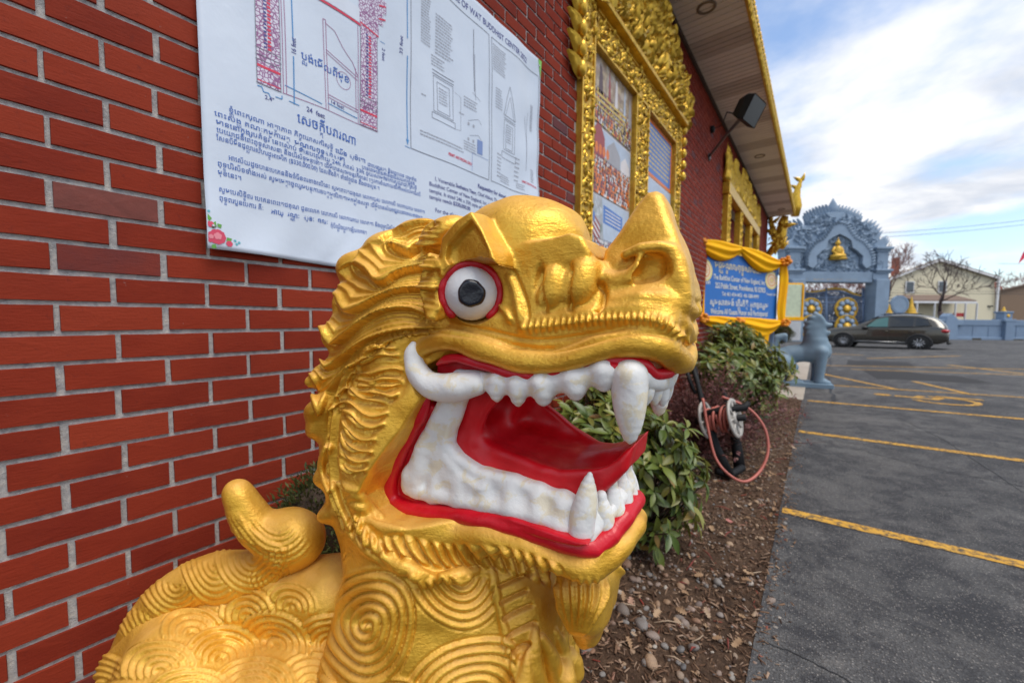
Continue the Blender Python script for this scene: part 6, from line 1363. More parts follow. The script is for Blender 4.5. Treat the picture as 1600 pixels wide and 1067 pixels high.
tag(sb.build('arch_leaves', M_GB, GT, True), kind='stuff')
def gbox(x0, x1, y0, y1, d0, d1, name, mat, parent=GT, bv=.03):
    a = gf.P(*g7([(x0, y1)])[0]); c_ = gf.P(*g7([(x1, y0)])[0]); s0 = a; w = (c_-a) @ U3; h = (c_-a)[2]
    P = [s0+N3*d0, s0+N3*d0+U3*w, s0+N3*d1+U3*w, s0+N3*d1]; return bevel(MB().prism(P, EZ*h).build(name, mat, parent), bv)
lint = gbox(158, 612, 540, 598, -.45, .5, 'lintel', M_GB)
for sgn in (0, 1):
    f = (lambda x: 800-x) if sgn else (lambda x: x)
    for x0, x1, y0, y1, dd, nm in ((612, 718, 388, 402, .75, 'cornice'), (622, 708, 402, 418, .62, 'moulding'), (632, 700, 418, 522, .5, 'capital_block'), (614, 718, 522, 534, .70, 'cornice'), (622, 710, 534, 548, .60, 'moulding'), (606, 702, 548, 585, .52, 'moulding'), (612, 696, 585, 960, .46, 'pillar')):
        a, c_ = sorted((f(x0), f(x1))); gbox(a, c_, y0, y1, -dd, dd, nm, M_GB)
    sb = MB()
    for i in range(46): a = rng.uniform(0, 6.28); leaf(sb, gf.P(*g7([(f(rng.uniform(628, 680)), rng.uniform(595, 930))])[0], -.465), math.cos(a)*EZ+math.sin(a)*U3, -N3, .34, .2, .07, .4)
    for i in range(14): a = rng.uniform(0, 6.28); leaf(sb, gf.P(*g7([(f(rng.uniform(640, 690)), rng.uniform(425, 515))])[0], -.505), math.cos(a)*EZ+math.sin(a)*U3, -N3, .3, .18, .07, .4)
    tag(sb.build('pillar_carving', M_GB, GT, True), kind='stuff')
def gtext(st, x0, y0, w, h, d, mat, name, parent):
    V, F_ = khmer_polys(st, 1.0, .02, None) if any('\u1780' <= q <= '\u17ff' for q in st) else text_polys(st, 1.0, .02); V = V*np.array([w/V[:, 0].max(), h]); mesh_obj(name, [gf.P(*g7([(x0+a, y0-c_)])[0], d) for a, c_ in V], F_, mat, parent); bpy.data.objects[-1] if False else None
gtext('វត្តពុទ្ធិករំសី ព្រះពុទ្ធសាសនា', 245, 568, 280, 24, -.462, M_DIR, 'lintel_words', lint); gtext('BUDDHIST CENTER OF NEW ENGLAND', 250, 584, 270, 11, -.462, M_DIR, 'lintel_words', lint); gtext('វត្ត', 180, 577, 40, 16, -.462, M_DIR, 'lintel_words', lint); gtext('១៩៨', 545, 572, 45, 16, -.462, M_DIR, 'lintel_words', lint)
for o in lint.children: o['kind'] = 'stuff'
def gpt(x, y, d): return gf.P(*g7([(x, y)])[0], d)
b = MB(); b.lathe(gpt(388, 466, -.55), [(.52, 0), (.56, .10), (.44, .16), (.48, .24), (.36, .27)], 16, sy=.55); b.build('lotus_seat', M_DIR, GT, True)
b = MB(); c0 = gpt(388, 446, -.55); b.tube([c0-U3*.50+EZ*-.02, c0-U3*.2-N3*.22, c0+U3*.25-N3*.25+EZ*.02, c0+U3*.52], [.10, .17, .16, .10], 10); b.tube([c0, c0+EZ*.35, c0+EZ*.62, c0+EZ*.74], [.27, .23, .25, .10], 12)
for s_ in (-1, 1): b.tube([c0+EZ*.66+U3*.2*s_, c0+EZ*.40+U3*.36*s_, c0+EZ*.14+U3*.22*s_-N3*.2, c0+EZ*.06-N3*.26+U3*.05*s_], [.09, .085, .07, .06], 8)
b.ball(c0+EZ*.92, (.15, .15, .20), 12, 8); b.ball(c0+EZ*1.10, (.09, .09, .08)); b.lathe(c0+EZ*1.14, [(.06, 0), (.03, .1), (.002, .22)], 8)
for s_ in (-1, 1): b.ball(c0+EZ*.90+U3*.155*s_, (.03, .03, .08), 6, 5)
b.build('buddha_figure', M_DIR, GT, True)
# iron gate leaves
DR = thing('iron_gate', 'blue barred double gate with gold flower medallions, inside the carved gateway', 'gate', at_z(1302, 532, GZ)+N3*.2)
M_IR = plain('gate_steel_blue', (0.13, 0.19, 0.30), 0.5, .2); gd = .25
def gbar(p0, p1, r, name, mat=M_IR, parent=DR): return MB().tube([gpt(*p0, gd), gpt(*p1, gd)], r, 6).build(name, mat, parent, True)
for i in range(44):
    x = 222+i*8.6; top = 650+(12*math.sin((x-200)*.02))+max(0, (x-500))*.28
    if 372 < x < 384: continue
    gbar((x, top), (x, 945), .02, 'bar')
    bb = MB(); bb.lathe(gpt(x, top+4, gd), [(.045, 0), (.06, .08), (.002, .22)], 6); bb.build('spear_tip', M_DIR, DR, True)
for y in (690, 722, 838, 900, 940): gbar((222, y), (610, y), .05, 'rail')
for x in (222, 376, 606): gbar((x, 630), (x, 950), .07, 'gate_post')
hd = [gpt(222+388*t, 655+8*math.sin(t*9)+max(0, t-.6)*70, gd) for t in np.linspace(0, 1, 20)]; MB().tube(hd, .07, 6).build('top_rail', M_IR, DR, True)
for x, y in ((267, 762), (488, 760), (267, 868), (488, 868)):
    b = MB(); c_ = gpt(x, y, gd-.12); b.lathe(c_, [(.82, 0), (.82, .10), (.76, .11), (.75, .06)], 28, axis=-N3); md = b.build('medallion', M_DIR, DR); smooth_by_angle(md)
    b = MB()
    for k in range(8): a = 6.283*k/8; b.lathe(c_+(.49*math.cos(a))*U3+(.49*math.sin(a))*EZ, [(.205, .06), (.18, .15), (.0, .17)], 9, axis=-N3)
    b.build('petals', M_GB, md, True); b = MB(); b.lathe(c_, [(.27, .06), (.24, .20), (0, .24)], 14, axis=-N3); b.build('boss', M_DIR, md, True)
# ================================================================ low blue street wall
FW = thing('boundary_wall', 'low slate blue panelled boundary wall along the street beside the gateway', 'wall', at_z(1540, 530, GZ))
wf = Face(1540, 29.0)
def w8(pts): return [(1360+x/5.333, 360+y/5.333) for x, y in pts]
def wbox(x0, x1, y0, y1, d0, d1, name, mat=None, parent=FW, bv=.03):
    a = wf.P(*w8([(x0, y1)])[0]); c_ = wf.P(*w8([(x1, y0)])[0]); w = (c_-a) @ U3; h = (c_-a)[2]; P = [a+N3*d0, a+N3*d0+U3*w, a+N3*d1+U3*w, a+N3*d1]; return bevel(MB().prism(P, EZ*h).build(name, mat or M_GB, parent), bv)
M_WB = plain('wall_blue_paint', (0.165, 0.235, 0.335), 0.65, var=.12, scale=1.2)
wbox(560, 1700, 790, 905, -.10, .10, 'wall_panel', M_WB); wbox(560, 1700, 752, 790, -.20, .20, 'coping', M_WB); wbox(560, 1700, 895, 925, -.18, .18, 'plinth', M_WB)
for x in (700, 830, 960, 1190, 1320): wbox(x, x+8, 800, 890, -.14, .14, 'panel_rib', M_WB)
for x in (1075, 1560): 
    wbox(x, x+72, 760, 925, -.32, .32, 'pier', M_WB); wbox(x-12, x+84, 740, 762, -.42, .42, 'pier_cap', M_WB); wbox(x, x+72, 690, 740, -.26, .26, 'pier_block', M_WB); wbox(x-6, x+78, 676, 690, -.32, .32, 'pier_cap', M_WB)
    b = MB(); b.lathe(wf.P(*w8([(x+36, 677)])[0], 0), [(.16, 0), (.12, .08), (.08, .14), (.06, .28), (.01, .36)], 10); b.build('gold_finial', M_DIR, FW, True); b = MB(); c_ = wf.P(*w8([(x+36, 712)])[0], -.27); b.lathe(c_, [(.14, 0), (.10, .04), (.0, .05)], 8, axis=-N3); b.build('gold_boss', M_DIR, FW, True)
P = [wf.P(x, y, -.3) for x, y in w8([(590, 925), (590, 770), (610, 715), (640, 690), (668, 712), (700, 745), (740, 756), (740, 790), (690, 790), (690, 925)])]; bevel(MB().prism(P, N3*.6).build('end_pier', M_WB, FW), .03)
V_ = MB(); wbox(820, 900, 895, 912, -.19, -.15, 'drain_slot', plain('drain_dark', (.05, .045, .03), .8)); wbox(1165, 1250, 905, 926, -.19, -.15, 'drain_slot', bpy.data.materials['drain_dark'])
# blue disc with gold spire behind the car
DS = thing('blue_round_plaque', 'round slate blue plaque on a pedestal, behind the car roof', 'plaque', at_z(1404, 520, 25))
df = Face(1404, 25.0); c_ = df.P(*w8([(240, 618)])[0]); b = MB(); b.lathe(c_, [(.58, -.06), (.58, .06)], 32, axis=-N3); smooth_by_angle(b.build('disc', M_GB, DS)); b = MB(); b.lathe(c_, [(.50, .055), (.50, .075), (.46, .075), (.46, .055)], 32, axis=-N3); b.build('rim', M_WB, DS)
p0 = df.P(*w8([(240, 690)])[0]); MB().box((p0[0]-.35, p0[1]-.25, 0.16), (p0[0]+.35, p0[1]+.25, p0[2]+.02)).build('pedestal', M_WB, DS)
for x, y0, y1, nm, lab in ((335, 695, 548, 'gold_spire', 'slender golden stupa spire standing behind the car, right of the round plaque'), (155, 690, 610, 'gold_spire', 'short golden finial on a blue block, left of the round plaque')):
    a = df.P(*w8([(x, y0)])[0]); t_ = df.P(*w8([(x, y1)])[0]); h = t_[2]-a[2]; sp = thing(nm, lab, 'spire', (a[0], a[1], .16)); r = h*.24
    b = MB(); b.lathe(a, [(r*1.25, 0), (r*1.25, .05*h), (r*.95, .08*h), (r*.9, .22*h), (r*.6, .34*h), (r*.62, .38*h), (r*.42, .44*h), (r*.36, .66*h), (r*.16, .84*h), (r*.02, h)], 14); smooth_by_angle(b.build('spire_body', M_DIR, sp), 50); bevel(MB().box((a[0]-r*1.5, a[1]-r*1.5, .16), (a[0]+r*1.5, a[1]+r*1.5, a[2])).build('pedestal', M_WB, sp), .02)
# ================================================================ small banner on white picket base, left of the gateway
SB = thing('notice_banner', 'small pale green banner edged in gold on a white slatted base, left of the gateway', 'banner', at_z(1238, 534, 26)); nf = Face(1238, 26.0)
def n7(x, y, d=0): return nf.P(*g7([(x, y)])[0], d)
def nbox(x0, x1, y0, y1, d0, d1, name, mat, parent=SB, bv=.01):
    a = n7(x0, y1); c_ = n7(x1, y0); w = (c_-a) @ U3; h = (c_-a)[2]; P = [a+N3*d0, a+N3*d0+U3*w, a+N3*d1+U3*w, a+N3*d1]; return bevel(MB().prism(P, EZ*h).build(name, mat, parent), bv)
pn = nbox(102, 200, 612, 812, -.04, .04, 'panel', plain('pale_green_print', (.50, .56, .40), .6, var=.15, scale=4))
nbox(102, 212, 602, 613, -.09, .06, 'trim', M_CLO.m); nbox(200, 212, 613, 812, -.09, .06, 'trim', M_CLO.m); nbox(92, 102, 613, 812, -.09, .06, 'trim', M_CLO.m); nbox(96, 214, 812, 832, -.12, .08, 'trim', M_CLO.m)
for x, y in ((128, 680), (150, 668), (172, 684), (140, 700), (164, 700)): b = MB(); b.lathe(n7(x, y, -.041), [(.20, 0), (.20, .006)], 12, axis=-N3); b.build('flower_print', EMB[1], pn)
wp_ = plain('white_slats', (.62, .63, .64), .6)
for i in range(14): nbox(86+i*8, 92+i*8, 838, 955, -.05, .05, 'slat', wp_, bv=.004)
for y in (850, 930): nbox(84, 198, y, y+8, .052, .09, 'rail', wp_)
# ================================================================ sports utility car
CR_ = thing('parked_car', 'dark olive metallic SUV parked side-on in front of the gateway', 'car', on_ground(1380, 541))
wF, wR = on_ground(1322, 541.5), on_ground(1437, 544.5); cx = wR-wF; WBL = np.linalg.norm(cx[:2]); cx = np.array([cx[0], cx[1], 0])/WBL; cy = np.array([-cx[1], cx[0], 0])   # cx points to the tail, cy away from the viewer
K = WBL/2.975; co = wF.copy()
def cw(P): P = np.asarray(P, float).reshape(-1, 3)*K; return co+P[:, :1]*cx+P[:, 1:2]*cy+P[:, 2:]*EZ
M_CAR = Mat('olive_metallic_paint'); M_CAR.set((0.058, 0.054, 0.044), 0.22, 0.55, .5, coat=1.0); M_TYRE = plain('tyre_rubber', (0.012, 0.012, 0.012), .8); M_RIM = plain('alloy_rim', (.45, .46, .48), .3, .85); M_GLS = Mat('tinted_car_glass'); M_GLS.set((0.012, 0.016, 0.018), 0.04, 0.0, .8); M_GLT = Mat('reflecting_teal_glass'); M_GLT.set((0.05, 0.16, 0.155), 0.05, 0.0, .8); M_TRIM = plain('black_trim', (.014, .014, .015), .5); M_CHR = plain('chrome_strip', (.6, .6, .6), .2, 1.0)
M_TAIL = plain('red_tail_lamp', (.35, .01, .015), .2); M_HEAD = plain('clear_lamp', (.45, .48, .5), .15)
# sections front (x=-.95) to tail (x=3.98): (x, half width, sill z, belt z, roof z, roof half width)
SECT = [(-0.93, 0.62, 0.42, 0.749, 0.795, 0.55), (-0.86, 0.78, 0.3, 0.894, 0.968, 0.68), (-0.6, 0.91, 0.26, 0.998, 1.075, 0.8), (-0.1, 0.96, 0.26, 1.061, 1.139, 0.84), (0.35, 0.97, 0.26, 1.102, 1.193, 0.85), (0.55, 0.97, 0.26, 1.123, 1.247, 0.84), (0.95, 0.975, 0.26, 1.144, 1.526, 0.76), (1.35, 0.98, 0.26, 1.154, 1.742, 0.68), (1.75, 0.98, 0.26, 1.165, 1.827, 0.66), (2.3, 0.98, 0.26, 1.175, 1.86, 0.66), (2.8, 0.98, 0.26, 1.196, 1.838, 0.65), (3.25, 0.975, 0.28, 1.217, 1.774, 0.63), (3.55, 0.96, 0.32, 1.227, 1.666, 0.6), (3.78, 0.92, 0.38, 1.206, 1.441, 0.62), (3.93, 0.85, 0.48, 1.092, 1.204, 0.68), (3.99, 0.72, 0.52, 0.884, 0.946, 0.62)]
V_, F_ = [], []
for (x, hw_, zs, zb, zr, rw) in SECT:
    zm = zs+(zb-zs)*.45
    ring = [(hw_*.80, zs), (hw_*.97, zs+.05), (hw_*1.0, zm), (hw_*.985, zb-.14), (hw_*.955, zb-.02), (hw_*.93, zb), (rw+(hw_*.93-rw)*.25, zb+(zr-zb)*.72), (rw*.94, zr-.02*(zr > zb+.2)), (rw*.55, zr+.012), (0, zr+.02)]
    V_ += [(x, -a, z) for a, z in ring]+[(x, a, z) for a, z in reversed(ring[:-1])]
m = len(ring)*2-1
for i in range(len(SECT)-1):
    for j in range(m-1): F_.append((i*m+j, (i+1)*m+j, (i+1)*m+j+1, i*m+j+1))
    F_.append((i*m+m-1, (i+1)*m+m-1, (i+1)*m, i*m))
F_ += [tuple(range(m-1, -1, -1)), tuple((len(SECT)-1)*m+j for j in range(m))]
body = mesh_obj('body', cw(V_), F_, M_CAR.m, CR_, True); body.modifiers.new('sub', 'SUBSURF').render_levels = 2; body.modifiers['sub'].levels = 2
# wheel-arch cuts by dark liners, wheels
for x in (0, 2.975):
    for s_ in (-1, 1):
        W = thing('wheel', None, None, (0, 0, 0)); W.parent = CR_; W.matrix_parent_inverse = Matrix(); b = MB()
        c_ = cw([(x, s_*.90, .37)])[0]; ax = cy*s_
        b.lathe(c_, [(.30*K, -.11*K), (.365*K, -.10*K), (.372*K, 0), (.365*K, .10*K), (.27*K, .115*K)], 28, axis=ax); b.build('tyre', M_TYRE, W, True)
        b = MB(); b.lathe(c_, [(.27*K, .09*K), (.262*K, .112*K), (.245*K, .10*K), (.24*K, .05*K)], 28, axis=ax)
        b.lathe(c_, [(.07*K, .05*K), (.07*K, .11*K), (.03*K, .118*K)], 12, axis=ax)
        t1 = cx; t2 = EZ
        for k in range(10):
            a = 6.283*k/10; d = math.cos(a)*t1+math.sin(a)*t2; b.tube([c_+ax*.105*K+d*.05*K, c_+ax*.10*K+d*.25*K], [.026*K, .017*K], 6)
        b.build('rim', M_RIM, W, True); b = MB(); b.lathe(c_, [(.235*K, .02*K), (.235*K, .03*K)], 20, axis=ax); b.build('brake_disc', M_TRIM, W)
        b = MB(); p = 22; pr_ = []
        for k in range(p+1): a = math.radians(-12+204*k/p); pr_.append(cw([(x+.455*math.cos(a), s_*.972, .37+.45*math.sin(a))])[0])
        b.tube(pr_, .045*K, 8); b.build('arch_trim', M_TRIM, CR_, True)
        b = MB(); b.lathe(cw([(x, s_*.80, .37)])[0], [(.44*K, 0), (.44*K, .185*K), (.0, .186*K)], 28, axis=ax); b.build('wheel_well', M_TRIM, CR_)
for s_ in (-1, 1):
    def side(pts, name, mat, o): 
        n = np.array([0, s_, 0.0]); P = cw([(x, s_*y, z) for x, y, z in pts]); pb_ = MB(); f = list(range(len(P))); pb_.add(P, [tuple(f if s_ < 0 else f[::-1])]); return pb_.build(name, mat, CR_)
    def on_body(x, z, lift):                 # y on the body flank
        xs_ = [q[0] for q in SECT]; hw_ = np.interp(x, xs_, [q[1] for q in SECT]); zb = np.interp(x, xs_, [q[3] for q in SECT]); zr = np.interp(x, xs_, [q[4] for q in SECT]); rw = np.interp(x, xs_, [q[5] for q in SECT]); y = hw_*.945
        if z > zb: q = min(1, (z-zb)/max(.05, zr-zb)); y = hw_*.93+(rw-hw_*.93)*(q*1.02)
        return y+lift
    def win(pts, name, mat):
        b = MB(); P = []
        cxp = sum(p[0] for p in pts)/len(pts); czp = sum(p[1] for p in pts)/len(pts)
        ring = cw([(x, s_*on_body(x, z, .022), z) for x, z in pts]); cen = cw([(cxp, s_*on_body(cxp, czp, .028), czp)]); n = len(pts); b.add(np.vstack([ring, cen]), [((i, (i+1) % n, n) if s_ < 0 else ((i+1) % n, i, n)) for i in range(n)]); return b.build(name, mat, CR_)
    win([(0.92, 1.191), (1.30, 1.191), (1.78, 1.202), (1.78, 1.715), (1.55, 1.692), (1.30, 1.587)], 'front_window', M_GLT.m if s_ < 0 else M_GLS.m); win([(1.85, 1.202), (2.72, 1.235), (2.74, 1.704), (1.85, 1.739)], 'rear_window', M_GLS.m); win([(2.80, 1.246), (3.32, 1.302), (3.22, 1.599), (2.80, 1.692)], 'quarter_window', M_GLS.m)
    b = MB(); b.tube(cw([(x, s_*on_body(x, z, .03), z) for x, z in ((0.85, 1.165), (1.80, 1.176), (2.80, 1.213), (3.38, 1.274), (3.20, 1.634), (2.75, 1.733), (1.80, 1.768), (1.28, 1.622), (0.85, 1.191))]), .014*K, 6); b.build('window_trim', M_TRIM, CR_)
    b = MB(); b.tube(cw([(x, s_*.985, .36) for x in (.48, 1.2, 2.5)]), .05*K, 8); b.build('sill_trim', M_TRIM, CR_, True); b = MB(); b.tube(cw([(x, s_*1.0, .41) for x in (.48, 1.2, 2.5)]), .013*K, 6); b.build('chrome_strip', M_CHR, CR_, True)
    b = MB(); b.ball(cw([(.88, s_*1.06, 1.14)])[0], (.13*K, .13*K, .09*K), 12, 8); b.build('wing_mirror', M_TRIM, CR_, True)
    for x in (1.62, 2.58): b = MB(); b.tube(cw([(x, s_*1.0, .98), (x+.1, s_*1.015, .985), (x+.2, s_*1.0, .985)]), .018*K, 6); b.build('door_handle', M_CAR.m, CR_, True)
    for pts in ([(.80, 1.08), (.86, .75), (.86, .42)], [(1.81, 1.12), (1.81, .75), (1.80, .42)], [(2.74, 1.14), (2.66, .95), (2.45, .60), (2.42, .44)]): b = MB(); b.tube(cw([(x, s_*(np.interp(x, [q[0] for q in SECT], [q[1] for q in SECT])*.988), z) for x, z in pts]), .007*K, 5); b.build('door_seam', M_TRIM, CR_)
    b = MB(); b.ball(cw([(-.74, s_*.72, .80)])[0], (.16*K, .16*K, .07*K), 12, 8); b.build('headlight', M_HEAD, CR_, True); b = MB(); b.ball(cw([(3.83, s_*.80, 1.02)])[0], (.17*K, .17*K, .10*K), 12, 8); b.build('tail_light', M_TAIL, CR_, True)
    b = MB(); b.tube(cw([(x, s_*.66, z) for x, z in ((1.45, 1.833), (1.80, 1.898), (2.50, 1.910), (3.00, 1.874))]), .016*K, 6); b.build('roof_rail', M_TRIM, CR_, True)
b = MB(); n = 8; b.add(cw([(.62, -.74, 1.23), (.62, .74, 1.23), (1.34, .60, 1.735), (1.34, -.60, 1.735)])+EZ*.035, [(0, 1, 2, 3)]); b.build('windscreen', M_GLS.m, CR_)
bevel(MB().prism(cw([(-.955, -.6, .30), (-.955, .6, .30), (-.90, .72, .52), (-.90, -.72, .52)]), -cx*.04).build('front_bumper', M_TRIM, CR_), .01)
b = MB(); b.tube(cw([(3.97, -.7, .42), (4.02, 0, .42), (3.97, .7, .42)]), .07*K, 8); b.build('rear_bumper', M_TRIM, CR_, True)
# ================================================================ houses
HS_ = thing('cream_house', 'cream clapboard gabled house with brown porch roof, behind the boundary wall', 'house', at_z(1465, 520, 46)); hf_ = Face(1465, 46.0)
M_SID = plain('cream_siding', (0.62, 0.56, 0.40), 0.7, var=.05); M_WT = plain('white_house_trim', (.66, .66, .66), .6); M_SHG = plain('brown_shingle', (.16, .11, .085), .9, scale=6); M_WIN = plain('house_window_glass', (.06, .08, .10), .15)
def h8(x, y, d=0): return hf_.P(*w8([(x, y)])[0], d)
P = [h8(x, y) for x, y in ((108, 900), (108, 412), (553, 248), (1035, 395), (1035, 900))]; HD = ray(1440, 470)*np.array([1, 1, 0]); HD /= np.linalg.norm(HD); hwall = MB().prism(P, HD*12).build('wall', M_SID, HS_)
sd = MB(); z0 = h8(100, 890)[2]
i = 0
while True:
    z = z0+.19*i; i += 1
    if z > h8(553, 262)[2]: break
    y = 890-(z-z0)/(h8(0, 0)[2]-h8(0, 890)[2])*890; xl = 110 if y > 412 else 108+(412-y)*(445/164); xr = 1033 if y > 395 else 1035-(395-y)*(482/147)
    if xr-xl < 8: break
    a, c_ = h8(xl, y), h8(xr, y); bb = MB(); bb.add([a, c_, c_+EZ*.19, a+EZ*.19, a-N3*.03, c_-N3*.03], [(4, 5, 2, 3), (0, 1, 5, 4)]); bb.build('clapboard', M_SID, hwall)
for pts in ([(85, 412), (553, 236), (553, 252), (92, 428)], [(553, 236), (1060, 392), (1052, 406), (553, 252)]):
    P = [h8(x, y, -.4) for x, y in pts]; MB().prism(P, HD*12.8).build('roof', M_SHG, HS_); P = [h8(x, y+7, -.42) for x, y in pts]; MB().prism(P, N3*.06).build('rake_trim', M_WT, HS_)
def hbox(x0, x1, y0, y1, d0, d1, name, mat, parent=HS_):
    a = h8(x0, y1); c_ = h8(x1, y0); w = (c_-a) @ U3; h = (c_-a)[2]; P = [a+N3*d0, a+N3*d0+U3*w, a+N3*d1+U3*w, a+N3*d1]; return bevel(MB().prism(P, EZ*h).build(name, mat, parent), .02)
hbox(1024, 1044, 395, 900, -.06, .10, 'corner_board', M_WT)
for x0, x1, y0, y1 in ((284, 358, 425, 522), (556, 628, 422, 520)):
    w = hbox(x0, x1, y0, y1, -.10, .02, 'window', M_WT); hbox(x0+6, x1-6, y0+6, y1-6, -.108, -.07, 'pane', M_WIN, w); hbox(x0, x1, (y0+y1)/2-2, (y0+y1)/2+2, -.13, -.10, 'meeting_rail', M_WT, w)
P = [h8(x, y, d) for x, y, d in ((215, 545, -.05), (690, 545, -.05), (700, 598, -2.2), (205, 598, -2.2))]; pr_ = MB(); pr_.prism(P, EZ*.12); pr_.build('porch_roof', M_SHG, HS_); hbox(205, 705, 600, 612, -2.2, -2.0, 'porch_beam', M_WT)
for x in (215, 355, 520, 600, 690): hbox(x, x+10, 612, 900, -2.15, -2.0, 'porch_post', M_WT)
hbox(520, 605, 690, 720, -2.16, -2.05, 'porch_rail', M_TAIL)
b = MB(); c_ = h8(415, 285, 3); MB().box((c_[0]-.35, c_[1]-.35, c_[2]-1.5), (c_[0]+.35, c_[1]+.35, c_[2]+.35+.9)).build('chimney', plain('chimney_brick', (.30, .10, .07), .9), HS_)
b = MB(); c_ = h8(990, 632, -.08); b.box((c_[0]-.3, c_[1]-.12, c_[2]-.07), (c_[0]+.2, c_[1]+.12, c_[2]+.07)); b.build('wall_lamp', M_TRIM, HS_)
BH = thing('brown_house', 'brown sided building with a dark roof line, right of the cream house', 'house', at_z(1590, 520, 52)); bf_ = Face(1590, 52.0)
P = [bf_.P(*w8([(x, y)])[0]) for x, y in ((1085, 900), (1085, 492), (1300, 446), (1500, 410), (1500, 900))]; MB().prism(P, HD*10).build('wall', plain('brown_siding', (.19, .125, .08), .8, var=.1), BH)
P = [bf_.P(*w8([(x, y)])[0], -.3) for x, y in ((1075, 492), (1300, 440), (1510, 402), (1510, 414), (1300, 452), (1075, 504))]; MB().prism(P, HD*10.6).build('roof', M_SHG, BH)
RB = thing('red_brick_house', 'narrow strip of red brick house between the cream and brown houses', 'house', at_z(1560, 520, 60)); rf_ = Face(1560, 60.0)
P = [rf_.P(*w8([(x, y)])[0]) for x, y in ((1000, 900), (1000, 480), (1060, 430), (1100, 480), (1100, 900))]; MB().prism(P, N3*8).build('wall', bpy.data.materials['chimney_brick'], RB); P = [rf_.P(*w8([(x, y)])[0], -.1) for x, y in ((1040, 480), (1075, 480), (1075, 520), (1040, 520))]; MB().prism(P, N3*.1).build('window', M_WT, RB)
# ================================================================ bare trees
M_BARK = plain('bare_tree_bark', (.085, .06, .055), .9, var=.2, scale=6); M_BUD = plain('red_bud_twigs', (.20, .10, .085), .9, var=.2)
def tree(name, label, base, h, r, seed, mat=M_BARK, lean=0.0, spread=.55, levels=5, fork=.30, group=None, twig=None, minr=.012):
    t = thing(name, label, 'tree', base, group); R_ = random.Random(seed); tr, cr_ = MB(), MB()
    def grow(p, d, L, r0, lv, target):
        n = 3; pts = [p]; dd = d
        for k in range(n): dd = dd+np.array([R_.gauss(0, .10), R_.gauss(0, .10), R_.gauss(0, .06)+.03]); dd /= np.linalg.norm(dd); pts.append(pts[-1]+dd*L/n)
        r1 = r0*.68; (tr if lv <= 1 else cr_).tube(pts, np.linspace(r0, r1, n+1), 7 if lv < 2 else (4 if lv < 4 else 3), cap=lv < 2)
        if lv >= levels: return
        m = R_.choice((2, 3, 3)) if lv < levels-1 else 4
        for k in range(m):
            a = 6.283*(k/m)+R_.uniform(-.6, .6); u = np.cross(dd, EX if abs(dd[0]) < .8 else EY); u /= np.linalg.norm(u); w = np.cross(dd, u); s_ = spread*R_.uniform(.7, 1.3)
            nd = dd*math.cos(s_)+(u*math.cos(a)+w*math.sin(a))*math.sin(s_)+EZ*.10; nd /= np.linalg.norm(nd); grow(pts[-1 if k < 2 or lv == 0 else R_.choice((1, 2, 3))], nd, L*R_.uniform(.62, .85), max(minr, r1*.72), lv+1, None)
    grow(np.array(base, float), np.array([lean, 0, 1.0]), h*fork, r, 0, None)
    tr.build('trunk', mat, t, True); cr_.build('crown', twig or mat, t, True); return t
tree('bare_tree', 'bare spreading tree with a dark forked trunk in front of the cream house', at_z(1478, 528, 36)*np.array([1, 1, 0])+EZ*.16, 8.6, .26, 5, spread=.62, levels=6, minr=.02, fork=.28)
tree('bare_tree', 'reddish bare tree with drooping branches just right of the gateway pillar', at_z(1380, 528, 38)*np.array([1, 1, 0])+EZ*.16, 9.4, .22, 9, spread=.55, levels=6, twig=M_BUD, minr=.02)
for i, (x, z, h, s_) in enumerate(((1585, 70, 12, 3), (1300, 62, 9, 4), (1262, 60, 8.5, 8), (1335, 66, 10, 6), (1545, 85, 11, 2))):
    tree('bare_tree', ('distant bare tree rising above the brown house', 'brown winter tree seen through the middle of the gateway bars', 'brown winter tree seen through the left leaf of the gate', 'brown winter tree seen through the right leaf of the gate', 'faint far off tree between the cream house and the brown house')[i], at_z(x, 525, z)*np.array([1, 1, 0])+EZ*.16, h, .2, 20+s_, twig=M_BUD, spread=.6, levels=6, minr=.03)
M_HED = plain('dark_winter_hedge', (.05, .042, .035), .95, var=.4, scale=2)
hd_ = MB()
for i in range(2600):
    x = rng.uniform(1225, 1385); p = at_z(x, 520, rng.uniform(45, 50)); p[2] = rng.uniform(.1, 4.6); d = np.array([rng.gauss(0, 1), rng.gauss(0, 1), rng.uniform(0, 1.4)]); d /= np.linalg.norm(d); leaf(hd_, p, d, np.cross(d, EX)/1.0, rng.uniform(.5, 1.1), .22, .02, .3)
tag(hd_.build('winter_hedge', M_HED), 'tangled brown winter hedge growing behind the gateway bars', 'hedge', kind='stuff')
# ================================================================ wires and flag
def wire(name, label, p0, p1, sag, r):
    P = [p0+(p1-p0)*t-EZ*sag*4*t*(1-t) for t in np.linspace(0, 1, 30)]; tag(MB().tube(P, r, 5).build(name, M_TRIM), label, 'power line')
wire('power_line', 'upper of the two close power lines crossing the sky right of the gateway', at_z(1200, 372, 38), at_z(1750, 325, 34), .5, .018); wire('power_line', 'lower of the two close power lines crossing the sky right of the gateway', at_z(1200, 376, 38), at_z(1750, 331, 34), .6, .018)
wire('power_line', 'thin power line crossing in front of the gable of the cream house', at_z(1340, 452, 33), at_z(1750, 452, 33), .2, .012); wire('power_line', 'thin power line crossing the walls of the cream house below its gable', at_z(1340, 456, 33), at_z(1750, 457, 33), .15, .02); wire('power_line', 'faint power line crossing the sky beside the red flag', at_z(1560, 412, 42), at_z(1750, 404, 42), .2, .018)
FG = thing('red_flag', 'red and white flag tip hanging at the edge above the brown building', 'flag', on_ground(1618, 548)); fz_ = 20.0
b = MB(); p = at_z(1612, 548, fz_); p[2] = .15; q_ = p.copy(); q_[2] = 5.6; b.tube([p, q_], .04, 8); b.build('pole', M_WT, FG, True)
